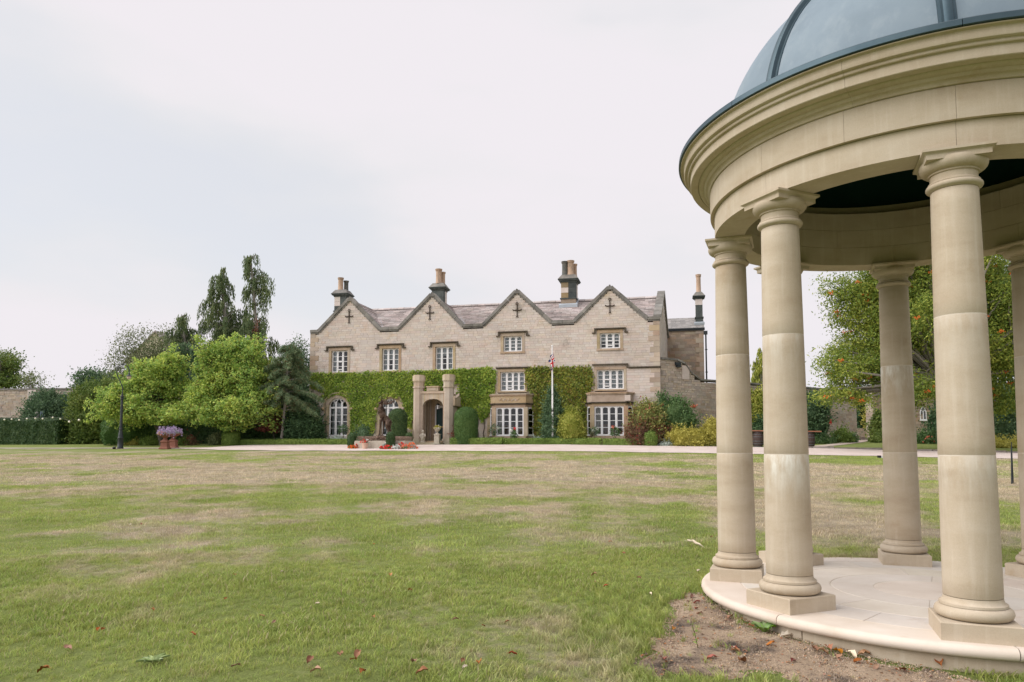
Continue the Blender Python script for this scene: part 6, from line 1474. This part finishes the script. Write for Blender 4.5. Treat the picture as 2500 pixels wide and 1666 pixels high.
def skin(name, chains, material, parent, sub=2):
    """One continuous body grown round jointed chains; the first point of later chains may reuse a named joint."""
    bmk = bmesh.new(); sk = bmk.verts.layers.skin.verify(); named = {}; first = True
    for ch in chains:
        prev = None
        for it in ch:
            if isinstance(it, str): v_ = named[it]
            else:
                co, r = it[0], it[1]; v_ = bmk.verts.new(co); v_[sk].radius = (r, r) if not hasattr(r, '__len__') else r
                if first: v_[sk].use_root = True; first = False
                if len(it) > 2: named[it[2]] = v_
            if prev is not None: bmk.edges.new((prev, v_))
            prev = v_
    me = bpy.data.meshes.new(name); bmk.to_mesh(me); bmk.free(); me.materials.append(MATS[material]); o = link(name, me, parent, (0, 0, 0))
    o.modifiers.new('skin', 'SKIN').use_smooth_shade = True; s_ = o.modifiers.new('smooth', 'SUBSURF'); s_.levels = sub; s_.render_levels = sub
    return o
S_ = SS
skin('body', [
    [(sp_(752, 590, 10), 50 * S_, 'hip'), (sp_(715, 550, 6), 52 * S_, 'belly'), (sp_(665, 515), 58 * S_), (sp_(630, 465), 60 * S_, 'chest'), (sp_(618, 400), 52 * S_), (sp_(616, 345), 40 * S_, 'neck'), (sp_(622, 300), 32 * S_), (sp_(628, 262), 33 * S_, 'poll'), (sp_(608, 262, -30), 24 * S_), (sp_(588, 272, -62), 15 * S_), (sp_(578, 278, -78), 12 * S_)],
    ['chest', (sp_(625, 545, -34), 36 * S_), (sp_(612, 640, -38), 20 * S_), (sp_(606, 720, -38), 14 * S_), (sp_(598, 800, -36), 11 * S_), (sp_(590, 838, -40), 12 * S_), (sp_(580, 852, -48), 13 * S_)],
    ['chest', (sp_(655, 545, 36), 36 * S_), (sp_(660, 630, 40), 21 * S_), (sp_(656, 690, 40), 14 * S_), (sp_(650, 770, 38), 11 * S_), (sp_(645, 835, 36), 12 * S_), (sp_(634, 850, 28), 13 * S_)],
    ['hip', (sp_(742, 640, -36), 44 * S_), (sp_(722, 705, -44), 26 * S_), (sp_(768, 770, -44), 16 * S_), (sp_(752, 850, -46), 12 * S_), (sp_(742, 905, -48), 12 * S_), (sp_(728, 918, -56), 13 * S_)],
    ['hip', (sp_(766, 650, 40), 44 * S_), (sp_(756, 710, 46), 26 * S_), (sp_(792, 775, 46), 16 * S_), (sp_(782, 850, 46), 12 * S_), (sp_(778, 905, 44), 12 * S_), (sp_(764, 918, 36), 13 * S_)],
    ['hip', (sp_(790, 585, 10), 16 * S_), (sp_(800, 615, 10), 8 * S_)]], 'bronze', stag)
for sg in (-1, 1):
    m_ = MB(); b_ = [sp_(640, 240, sg * 16), sp_(660, 245, sg * 40), sp_(690, 290 - 20 * (sg > 0), sg * 70), sp_(745, 292 - 40 * (sg > 0), sg * 100), sp_(810, 275 - 50 * (sg > 0), sg * 105), sp_(862, 225 - 40 * (sg > 0), sg * 85)]
    m_.tube(b_, np.array([13, 12, 11, 10, 8, 4]) * S_, 7)
    for i, e in ((1, (625, 190, sg * 60)), (2, (672, 215, sg * 100)), (2, (700, 200, sg * 40)), (3, (748, 232, sg * 130)), (4, (790, 215, sg * 60)), (4, (845, 292, sg * 120)), (5, (885, 180, sg * 70)), (5, (835, 165, sg * 95))):
        p0 = Vector(b_[i]); e_ = Vector(sp_(*e)); m_.tube([p0, (p0 + e_) / 2 + Vector((.012, 0, -.012)), e_], np.array([9, 7, 2.5]) * S_, 6)
    if sg < 0:
        p0 = Vector(sp_(628, 240, -10)); m_.tube([p0, sp_(618, 200, -24), sp_(640, 160, -40), sp_(672, 138, -60)], np.array([12, 10, 8, 3]) * S_, 6)
    m_.build('antler', 'bronze', stag, (0, 0, 0), smooth=60)
    m_ = MB(); m_.ball((0, 0, 0), (.022, .045, .075), 8, 6); e_ = m_.build('ear', 'bronze', stag, sp_(648 + 6 * sg, 240, sg * 42), smooth=60); e_.rotation_euler = (sg * -1.0, .3, 0)
m_ = MB(); rr = random.Random(6); rk = bmesh.new(); bmesh.ops.create_icosphere(rk, subdivisions=3, radius=1)
for v_ in rk.verts: n_ = 1 + .16 * math.sin(v_.co.x * 7 + v_.co.z * 3) * math.sin(v_.co.y * 6 + 1) + rr.uniform(-.04, .04); v_.co = Vector((v_.co.x * .36, v_.co.y * .30, v_.co.z * .13)) * n_
me = bpy.data.meshes.new('rock'); rk.to_mesh(me); rk.free(); me.materials.append(MATS['bronze']); link('rock', me, stag, sp_(610, 890)); link('rock', me, stag, sp_(735, 938)).scale = (.8, .9, .5)
for kx_, sx in ((575, 0),): pass
m_ = MB(); rr2 = rg.normal(size=(700, 3)); Q = np.array(sp_(622, 415)) + unit(rr2) * np.array([.175, .17, .30]); link('mane', quads_mesh('mane', leaves(Q, .11, .04, unit(rr2), .8, (0, 0, -1), .5, rng=rg), 'bronze'), stag, (0, 0, 0))

def flowers(name, label, x, s, wpx, h, petal, leaf, n, seed, cat='flowers', nl=None, size=.055, zoff=0.0, pos=None, ry=.6, tall=False):
    rg2 = np.random.default_rng(seed); X_, Y_, Z_ = sxy(x, s) if pos is None else pos; r = wpx * px(Y_) / 2; t = thing(name, label, cat, (X_, Y_, Z_ + zoff))
    nl = nl or n * 2; d = unit(rg2.normal(size=(nl, 3))); d[:, 2] = abs(d[:, 2]); P = d * np.array([r, r * ry, h * .8]) * (.4 + .6 * rg2.random((nl, 1))); link('foliage', quads_mesh('foliage', leaves(P, .10, .06, d, .4, rng=rg2), leaf), t, (0, 0, 0))
    d = unit(rg2.normal(size=(n, 3))); d[:, 2] = abs(d[:, 2]) * 1.1 + .1; d = unit(d); Q = d * np.array([r, r * ry, h])
    C_ = np.repeat(Q, 7, 0) + rg2.normal(size=(n * 7, 3)) * size * (.35 if not tall else np.array([.25, .25, 1.2])); link('blooms', quads_mesh('blooms', leaves(C_, size, size * .8, np.repeat(d, 7, 0) + np.array([0, -.4, .3]), .4, rng=rg2), petal), t, (0, 0, 0))
    return t
flowers('flower_clump', 'orange flowers at the left end of the bed', 861, 36.4, 22, .20, 'orange petal', 'rose leaf', 26, 1)
flowers('flower_clump', 'red flowers between the left topiary and the planter', 871, 36.6, 9, .26, 'red petal', 'rose leaf', 14, 2)
flowers('flower_clump', 'bright red geraniums in front of the stag planter', 948, 35.8, 26, .22, 'red petal', 'rose leaf', 34, 3)
flowers('flower_clump', 'white flowers right of the bright red geraniums', 968, 35.8, 24, .24, 'white petal', 'silver leaf', 34, 4)
flowers('flower_clump', 'red flowers behind the white ones in the bed', 981, 36.2, 18, .36, 'red petal', 'rose leaf', 22, 5)
flowers('flower_clump', 'coral flowers low in the middle of the bed right of the white ones', 990, 35.9, 20, .26, 'coral petal', 'rose leaf', 26, 6)
flowers('flower_clump', 'red and orange flowers at the right end of the bed', 1006, 36.2, 24, .34, 'orange petal', 'silver leaf', 32, 7)
flowers('flower_clump', 'few pale orange flowers at the tip of the bed', 1016, 36.4, 10, .16, 'coral petal', 'rose leaf', 10, 8)
flowers('flower_clump', 'small red flowers left of the geraniums', 932, 35.8, 11, .16, 'red petal', 'rose leaf', 10, 9)
flowers('flower_clump', 'silvery foliage clump between planter and middle topiary', 940, 36.2, 24, .36, 'white petal', 'silver leaf', 4, 10, nl=300)
tp = sxy(892, 36.3); pt = thing('flower_pot', 'pale terracotta pot in front of the stone planter', 'pot', tp); m_ = MB(); m_.lathe([(0, 0), (.12, 0), (.165, .28), (.18, .28), (.18, .33), (.15, .33), (.14, .26), (0, .25)], 18); m_.build('pot', 'pale terracotta', pt, (0, 0, 0), smooth=40)
flowers('flower_clump', 'red and white flowers growing in the pale terracotta pot', 0, 0, 20, .22, 'red petal', 'rose leaf', 16, 11, pos=(tp[0] - .05, tp[1], tp[2] + .30)); flowers('flower_clump', 'white blooms on the right side of the pale terracotta pot', 0, 0, 9, .2, 'white petal', 'rose leaf', 10, 12, pos=(tp[0] + .12, tp[1], tp[2] + .30))

# porch ornaments
def urn(label, u, dep, zbase, ped_h, s_, plant, seed):
    x, y = toworld(u, dep); t = thing('garden_urn', label, 'urn', (x, y, zbase), HR)
    m_ = MB(); a = .16 * s_; m_.box(-a * 1.3, a * 1.3, -a * 1.3, a * 1.3, 0, .08); m_.box(-a, a, -a, a, .08, ped_h - .06); m_.box(-a * 1.2, a * 1.2, -a * 1.2, a * 1.2, ped_h - .06, ped_h); m_.build('pedestal', 'urn stone', t, (0, 0, 0))
    m_ = MB(); m_.lathe([(r * s_, z * s_ + ped_h) for r, z in ((0, 0), (.11, 0), (.11, .03), (.05, .07), (.045, .12), (.12, .18), (.19, .28), (.21, .34), (.25, .36), (.25, .39), (.19, .39), (.16, .33), (0, .32))], 18); m_.build('bowl', 'urn stone', t, (0, 0, 0), smooth=40)
    if plant: flowers('potted_plant', plant[0], 0, 0, plant[1], plant[2], plant[3], plant[4], plant[5], seed, 'plant', nl=plant[6], pos=(x, y, zbase + ped_h + .33 * s_), ry=1)
urn('stone urn on a pedestal at the right porch pillar', 9.72, -PD - .45, 1.52, .62, .95, ('yellow green trailing plant in the right porch urn', 18, .26, 'white petal', 'golden leaf', 8, 420), 21)
urn('stone urn half hidden beside the left porch pillar', 7.66, -PD + .1, 1.5, .55, .95, ('pale leafy plant in the left porch urn', 15, .22, 'white petal', 'golden leaf', 8, 260), 22)
x, y = toworld(8.72, -PD - .22); fg = thing('garden_figure', 'small weathered stone figure holding a shield on the porch step', 'statue', (x, y, 1.62), HR)
m_ = MB(); m_.lathe([(0, 0), (.15, 0), (.15, .07), (.11, .10), (.13, .22), (.155, .36), (.15, .47), (.10, .55), (.06, .58), (0, .6)], 14); m_.build('body', 'urn stone', fg, (0, 0, 0), smooth=50)
m_ = MB(); m_.ball((0, -.02, .67), (.085, .085, .10), 12, 8); m_.ball((0, -.095, .66), (.03, .03, .03), 6, 4); m_.build('head', 'urn stone', fg, (0, 0, 0), smooth=60)
m_ = MB(); m_.prism([(-.10, .48), (.10, .48), (.10, .28), (0, .14), (-.10, .28)], -.19, -.14); m_.build('shield', 'urn stone', fg, (0, 0, 0))
for sg in (-1, 1): m_ = MB(); m_.tube([(sg * .13, 0, .50), (sg * .19, -.08, .38), (sg * .10, -.17, .36)], [.045, .04, .035], 7); m_.build('arm', 'urn stone', fg, (0, 0, 0), smooth=60)
x, y = toworld(9.35, -PD + .75); ln = thing('porch_lantern', 'hanging glass lantern inside the porch above the door', 'lantern', (x, y, 3.72), HR)
m_ = MB(); m_.tube([(0, 0, .35), (0, 0, .80)], .012, 5); m_.lathe([(0, .36), (.05, .34), (.14, .28), (.14, .25)], 6); m_.lathe([(.10, -.02), (.12, .0), (.0, -.05)], 6)
for k in range(6): m_.tube([(.125 * math.cos(k * PI / 3), .125 * math.sin(k * PI / 3), .26), (.11 * math.cos(k * PI / 3), .11 * math.sin(k * PI / 3), 0)], .009, 4)
m_.build('frame', 'black iron', ln, (0, 0, 0)); m_ = MB(); m_.lathe([(.095, 0), (.108, .25)], 6); m_.build('glass', 'white plastic', ln, (0, 0, 0))

# standard roses before the bays
def standard_rose(label, x, s, wpx, top, bot, seed, bloom=None):
    X_, Y_, Z_ = sxy(x, s); zc = at(x, (top + bot) / 2, Y_).z - Z_; r = wpx * px(Y_) / 2; rz_ = (bot - top) * px(Y_) / 2; t = thing('standard_rose', label, 'rose bush', (X_, Y_, Z_)); rg2 = np.random.default_rng(seed)
    cl, V = crown_leaves([((0, 0, zc), (r, r, rz_))], 34, 11, .085, .05, .07, rg2); link('crown', quads_mesh('crown', V, 'bluegreen leaf' if seed % 2 else 'rose leaf'), t, (0, 0, 0)); m_ = MB(); m_.tube([(0, 0, -.1), (.01, 0, zc * .6), (0, 0, zc)], [.022, .018, .012], 6)
    for c in cl[:9]: m_.tube([(0, 0, zc - rz_ * .6), tuple(c)], [.01, .005], 4)
    m_.build('trunk', 'bark', t, (0, 0, 0))
    for k, (b_, dx, dz) in enumerate(bloom or ()):
        Q = rg2.normal(size=(40, 3)) * .045; link('bloom', quads_mesh('bloom', leaves(Q, .07, .055, unit(Q), .6, rng=rg2), b_), t, (dx, -.12, zc + dz))
standard_rose('standard rose at the left end of the first bay window', 1206, 42.3, 30, 1034, 1062, 1, (('white petal', .25, .05),))
standard_rose('standard rose with one red bloom under the first bay window', 1256, 42.2, 18, 1050, 1070, 2, (('red petal', .03, .32), ('white petal', -.18, .2)))
standard_rose('standard rose with white blooms at the left of the second bay', 1451, 42.2, 27, 1043, 1064, 3, (('white petal', .15, .12), ('white petal', -.1, .05)))
standard_rose('standard rose with a large coral bloom under the second bay', 1501, 42.1, 22, 1044, 1067, 4, (('coral petal', -.12, .28),))
t_ = thing('rose_bloom', 'single orange red rose high on the garden wall', 'flower', tuple(at(1693, 992, 43.2))); Q = rg.normal(size=(70, 3)) * np.array([.10, .04, .05]); link('petals', quads_mesh('petals', leaves(Q, .09, .07), 'coral petal'), t_, (0, 0, 0))
t_ = thing('rose_bloom', 'red rose hanging on the climber left of the gateway', 'flower', tuple(at(2027, 1031, 48.4))); Q = rg.normal(size=(60, 3)) * np.array([.06, .05, .10]); link('petals', quads_mesh('petals', leaves(Q, .09, .07), 'red petal'), t_, (0, 0, 0))
flowers('flower_clump', 'pink flowers in the border by the brown wall', 2268, 50.2, 34, .5, 'coral petal', 'rose leaf', 16, 31)

# ================================================================ flagpole and flag
X_, Y_, Z_ = sxy(1349, 41.85); zt = at(1348, 846, Y_).z
fp = thing('flagpole', 'slim white flagpole standing before the house', 'flagpole', (X_, Y_, Z_)); m_ = MB(); H_ = zt - Z_
m_.tube([(0, 0, -.1), (0, 0, H_ * .5), (0, 0, H_)], [.06, .05, .034], 12); m_.build('pole', 'white pole', fp, (0, 0, 0), smooth=60)
m_ = MB(); m_.ball((0, 0, H_ + .03), (.06, .06, .045), 10, 6); m_.build('cap', 'white pole', fp, (0, 0, 0), smooth=60)
m_ = MB(); m_.lathe([(.09, 0), (.09, .25), (.063, .30)], 12); m_.build('socket', 'steel hoop', fp, (0, 0, 0)); m_ = MB(); m_.lathe([(.05, H_ * .33), (.062, H_ * .335), (.062, H_ * .35), (.05, H_ * .355)], 12); m_.build('collar', 'steel hoop', fp, (0, 0, 0))
fl = thing('union_flag', 'red white and blue flag hanging limp from the white flagpole', 'flag', (X_ - .02, Y_ - .13, at(1348, 861, Y_).z))
nu, nv = 46, 34; P = []; HT, WD_ = .62, 1.15
for i in range(nu + 1):
    s_ = i / nu
    for j in range(nv + 1):
        t = j / nv; dr_ = s_ * WD_; fold = .055 * math.sin(s_ * 15 + t * 2.0) * min(1, s_ * 4)
        P.append((.06 - .30 * math.sin(s_ * 1.5) * (1 - .5 * t) + .12 * t + fold * 1.1 + .06 * math.sin(t * 3 + 1) * s_, -.03 - .05 * math.cos(s_ * 11) * min(1, s_ * 3), -t * HT * (1 - .25 * s_) - dr_ * .62))
m_ = MB()
def union(u, v):                                            # which colour at u, v in 0..1 (fly, hoist)
    x, y = (u - .5) * 2, (v - .5)
    if abs(x) < .10 or abs(y) < .10: return 2
    if abs(x) < .17 or abs(y) < .17: return 1
    d1 = (y - x * .5) / 1.118; d2 = (y + x * .5) / 1.118; d = d1 if abs(d1) < abs(d2) else d2
    sgn = 1 if x * y > 0 else -1
    if 0 < d * (1 if x > 0 else -1) * sgn * sgn < .066: return 2
    return 1 if abs(d) < .10 else 0
for i in range(nu):
    for j in range(nv): m_.f.append((i * (nv + 1) + j, (i + 1) * (nv + 1) + j, (i + 1) * (nv + 1) + j + 1, i * (nv + 1) + j + 1)); m_.m.append(union((i + .5) / nu, 1 - (j + .5) / nv))
m_.v = P; m_.build('cloth', ['flag blue', 'flag white', 'flag red'], fl, (0, 0, 0), smooth=80, fix=False)

# ================================================================ lamp post, urn planters, barrels and small things
X_, Y_, Z_ = sxy(296, 36.3); k = px(Y_); H_ = at(296, 889, Y_).z - Z_
lp = thing('lamp_post', 'tall black cast iron lamp post with a curled neck', 'lamp post', (X_, Y_, Z_))
m_ = MB(); m_.lathe([(0, 0), (.16, 0), (.16, .10), (.142, .14), (.135, .55), (.15, .58), (.15, .63), (.125, .66), (.125, .72), (.115, .80), (.085, 1.02), (.10, 1.05), (.10, 1.10), (.08, 1.12)], 12); m_.build('base', 'black iron', lp, (0, 0, 0), smooth=30)
m_ = MB(); m_.lathe([(.08, 1.10), (.072, 1.4), (.062, 2.6), (.062, 2.78)], 12); m_.build('shaft', 'black iron', lp, (0, 0, 0), smooth=40)
m_ = MB(); m_.lathe([(.062, 2.70), (.09, 2.73), (.09, 2.79), (.07, 2.81), (.10, 2.86), (.10, 2.92), (.055, 2.95), (.06, 3.02), (.02, 3.05)], 12); m_.build('collar', 'black iron', lp, (0, 0, 0), smooth=30)
neck = [(0, 3.0), (.02, 3.25), (-.02, 3.45), (-.16, 3.75), (-.30, 4.02), (-.37, 4.25), (-.34, 4.46), (-.22, 4.62), (-.04, 4.68), (.15, 4.63), (.28, 4.50), (.33, 4.33), (.33, 4.22)]
sc_ = H_ / 4.70; m_ = MB(); m_.tube([(x, 0, 3.0 + (z - 3.0) * 1) for x, z in neck], .026, 8); m_.build('neck', 'black iron', lp, (0, 0, 0), smooth=60)
m_ = MB(); m_.ball((-.04, 0, 4.70), .045, 8, 6); m_.lathe([(.02, 4.24), (.04, 4.20), (.05, 4.10), (.15, 4.04), (.16, 4.01), (.0, 4.02)], 14, c=(.33, 0)); m_.build('lamp_shade', 'black iron', lp, (0, 0, 0), smooth=40)
m_ = MB(); m_.lathe([(.11, 4.01), (.115, 3.95), (.09, 3.88), (.04, 3.85), (0, 3.845)], 14, c=(.33, 0)); m_.build('glass_bowl', 'pale leaf', lp, (0, 0, 0), smooth=60)
lp.scale = (sc_,) * 3
m_ = MB(); m_.slab([(-.3, -.3), (.3, -.3), (.3, .3), (-.3, .3)], -.1, .03); m_.build('base_slab', 'kerb stone', lp, (0, 0, 0))
X_, Y_, Z_ = sxy(281, 35.9); o = thing('ground_spotlight', 'tiny black spotlight on the grass beside the lamp post', 'spotlight', (X_, Y_, Z_)); m_ = MB(); m_.tube([(0, 0, -.05), (0, 0, .06)], .015, 5); m_.build('spike', 'plastic black', o, (0, 0, 0)); m_ = MB(); m_.tube([(-.07, -.02, .07), (.07, .02, .12)], [.06, .07], 8); m_.build('head', 'plastic black', o, (0, 0, 0))
def tazza(x, s, label, seed, fl1, dx):
    X_, Y_, Z_ = sxy(x, s); t = thing('terracotta_urn', label, 'planter', (X_, Y_, Z_))
    m_ = MB(); m_.lathe([(0, 0), (.36, 0), (.36, .06), (.30, .09), (.27, .14), (.235, .36), (.27, .40), (.285, .44), (.20, .52), (.10, .55), (0, .56)], 4, PI / 4, PI / 4 + 2 * PI); m_.build('pedestal', 'terracotta', t, (0, 0, 0))
    m_ = MB(); m_.lathe([(0, .54), (.15, .54), (.10, .59), (.08, .63), (.14, .68), (.30, .76), (.37, .82), (.40, .83), (.40, .87), (.34, .87), (0, .84)], 24); m_.build('bowl', 'terracotta', t, (0, 0, 0), smooth=35)
    pos = (X_, Y_, Z_ + .85); r_ = 2 * .42 / px(Y_)
    flowers('flower_display', fl1, 0, 0, r_ * 1.12, .30, 'purple petal', 'silver leaf', 95, seed, pos=pos, ry=1, tall=True, size=.07, nl=160); return pos
p_ = tazza(405, 36.0, 'terracotta urn on a pedestal nearer the lawn', 51, 'purple flowers spilling over the nearer terracotta urn', 0)
flowers('flower_clump', 'yellow and orange flowers at the front of the nearer urn', 0, 0, 22, .16, 'orange petal', 'rose leaf', 12, 52, pos=(p_[0] + .02, p_[1] - .32, p_[2] - .03)); flowers('flower_clump', 'yellow flowers at the left front of the nearer urn', 0, 0, 9, .14, 'yellow petal', 'rose leaf', 6, 53, pos=(p_[0] - .2, p_[1] - .32, p_[2] - .02))
tazza(425, 37.2, 'terracotta urn on a pedestal standing behind the first', 54, 'purple flowers filling the farther terracotta urn', 0)

def barrel(x, s, label):
    X_, Y_, Z_ = sxy(x, s); t = thing('barrel', label, 'barrel', (X_, Y_, Z_)); H_ = .86; R = lambda q: .235 + .075 * math.sin(PI * q) ** .8
    for k in range(20):
        a0, a1 = 2 * PI * k / 20 + .012, 2 * PI * (k + 1) / 20 - .012; m_ = MB(); m_.lathe([(R(q), H_ * q) for q in np.linspace(0, 1, 7)] + [(R(1) - .03, H_), (R(0) - .03, 0)], 1, a0, a1, closed=True); m_.build('stave', 'oak barrel', t, (0, 0, 0), fix=True)
    m_ = MB(); m_.lathe([(0, H_ - .03), (.22, H_ - .03)], 20); m_.build('lid', 'oak barrel', t, (0, 0, 0))
    for q in (.03, .19, .36, .64, .81, .95): m_ = MB(); m_.lathe([(R(q) + .003, H_ * q - .02), (R(q) + .009, H_ * q - .02), (R(q) + .009, H_ * q + .02), (R(q) + .003, H_ * q + .02)], 24); m_.build('hoop', 'steel hoop', t, (0, 0, 0))
    return X_, Y_, Z_, H_
x1, y1, z1, h_ = barrel(1849, 42.3, 'dark oak barrel seen between the two left columns'); x2, y2, z2, _ = barrel(1974, 42.0, 'dark oak barrel seen just right of the second column')
d = Vector((x2 - x1, y2 - y1, z2 - z1)); L_ = d.length; tb = thing('bar_top', 'brown plank top laid across the two barrels', 'table top', (x1, y1, z1 + h_ + .001), math.atan2(d.y, d.x)); tl = math.atan2(z2 - z1, math.hypot(d.x, d.y)); tb.rotation_euler = (0, -tl, math.atan2(d.y, d.x))
for i in range(3): m_ = MB(); m_.box(-.55, L_ + .62, -.36 + .24 * i + .004, -.36 + .24 * (i + 1) - .004, .0, .055); m_.build('plank', 'plank brown', tb, (0, 0, 0))

sp2 = ground_at(2470, 1182); tk = thing('metal_stake', 'thin dark metal stake standing in the grass at the right edge', 'stake', tuple(sp2)); hh = (1180 - 1092) * px(sp2.y)
m_ = MB(); m_.tube([(0, 0, -.1), (.03, 0, hh), ], [.016, .012], 8); m_.build('rod', 'black iron', tk, (0, 0, 0)); m_ = MB(); m_.tube([(.05, .02, -.1), (.04, 0, hh * 1.15)], [.012, .010], 6); m_.build('brace', 'black iron', tk, (0, 0, 0))
g = ground_at(2149, 1119); o = thing('ground_spotlight', 'small black and white spotlight on the lawn behind the columns', 'spotlight', tuple(g)); m_ = MB(); m_.box(-.10, .02, -.05, .05, .0, .11); m_.build('head', 'plastic black', o, (0, 0, 0)); m_ = MB(); m_.box(.022, .12, -.05, .05, .0, .09); m_.build('housing', 'white plastic', o, (0, 0, 0))
g = at(91, 1018, 54.5); zb = float(zg(g.x, g.y)); o = thing('garden_parasol', 'closed pale parasol behind the tall clipped hedge', 'parasol', (g.x, g.y, zb)); ht_ = at(91, 1000, 54.5).z - zb
m_ = MB(); m_.tube([(0, 0, 0), (0, 0, ht_)], .03, 8); m_.build('pole', 'white pole', o, (0, 0, 0)); m_ = MB(); m_.lathe([(.17, ht_ - 1.4), (.22, ht_ - .9), (.16, ht_ - .45), (.17, ht_ - .42), (.06, ht_ - .05), (0, ht_)], 10); m_.build('canopy', 'parasol cloth', o, (0, 0, 0))
g = at(103, 1018, 54.5); o = thing('patio_heater', 'slim blue grey metal post beside the closed parasol', 'post', (g.x, g.y, zb)); m_ = MB(); h2_ = at(103, 1003, 54.5).z - zb; m_.box(-.12, -.02, -.08, .08, 0, h2_ - .03); m_.box(.02, .12, -.08, .08, 0, h2_); m_.build('post', 'blue grey metal', o, (0, 0, 0)); m_ = MB(); m_.box(-.02, .02, -.06, .06, 0, h2_ - .08); m_.build('panel', 'steel hoop', o, (0, 0, 0))
# string of festoon bulbs on the hedge
bl = [(11, 1025), (29, 1024), (47, 1026), (66, 1023), (86.5, 1022), (104.5, 1023), (129, 1020), (147.5, 1023.5), (169, 1030), (193, 1026)]
p0 = at(11, 1025, sxy(70, 42.45)[1]); fs = thing('string_lights', 'string of round white bulbs along the top of the clipped hedge', 'string lights', tuple(p0)); W = []
for u, v in [(-60, 1024), (-25, 1025)] + bl:
    q = at(u, v, sxy(u, 42.42)[1] if u < 150 else 43.9) - p0; W.append(q)
    m_ = MB(); m_.ball((0, 0, 0), .065, 10, 8); m_.build('bulb', 'bulb', fs, tuple(q), smooth=60)
m_ = MB(); pts = []
for a, b_ in zip(W[:-1], W[1:]): pts += [a + Vector((0, 0, .08)), (a + b_) / 2 + Vector((0, 0, .06))]
m_.tube(pts, .008, 4); m_.build('cable', 'plastic black', fs, (0, 0, 0))
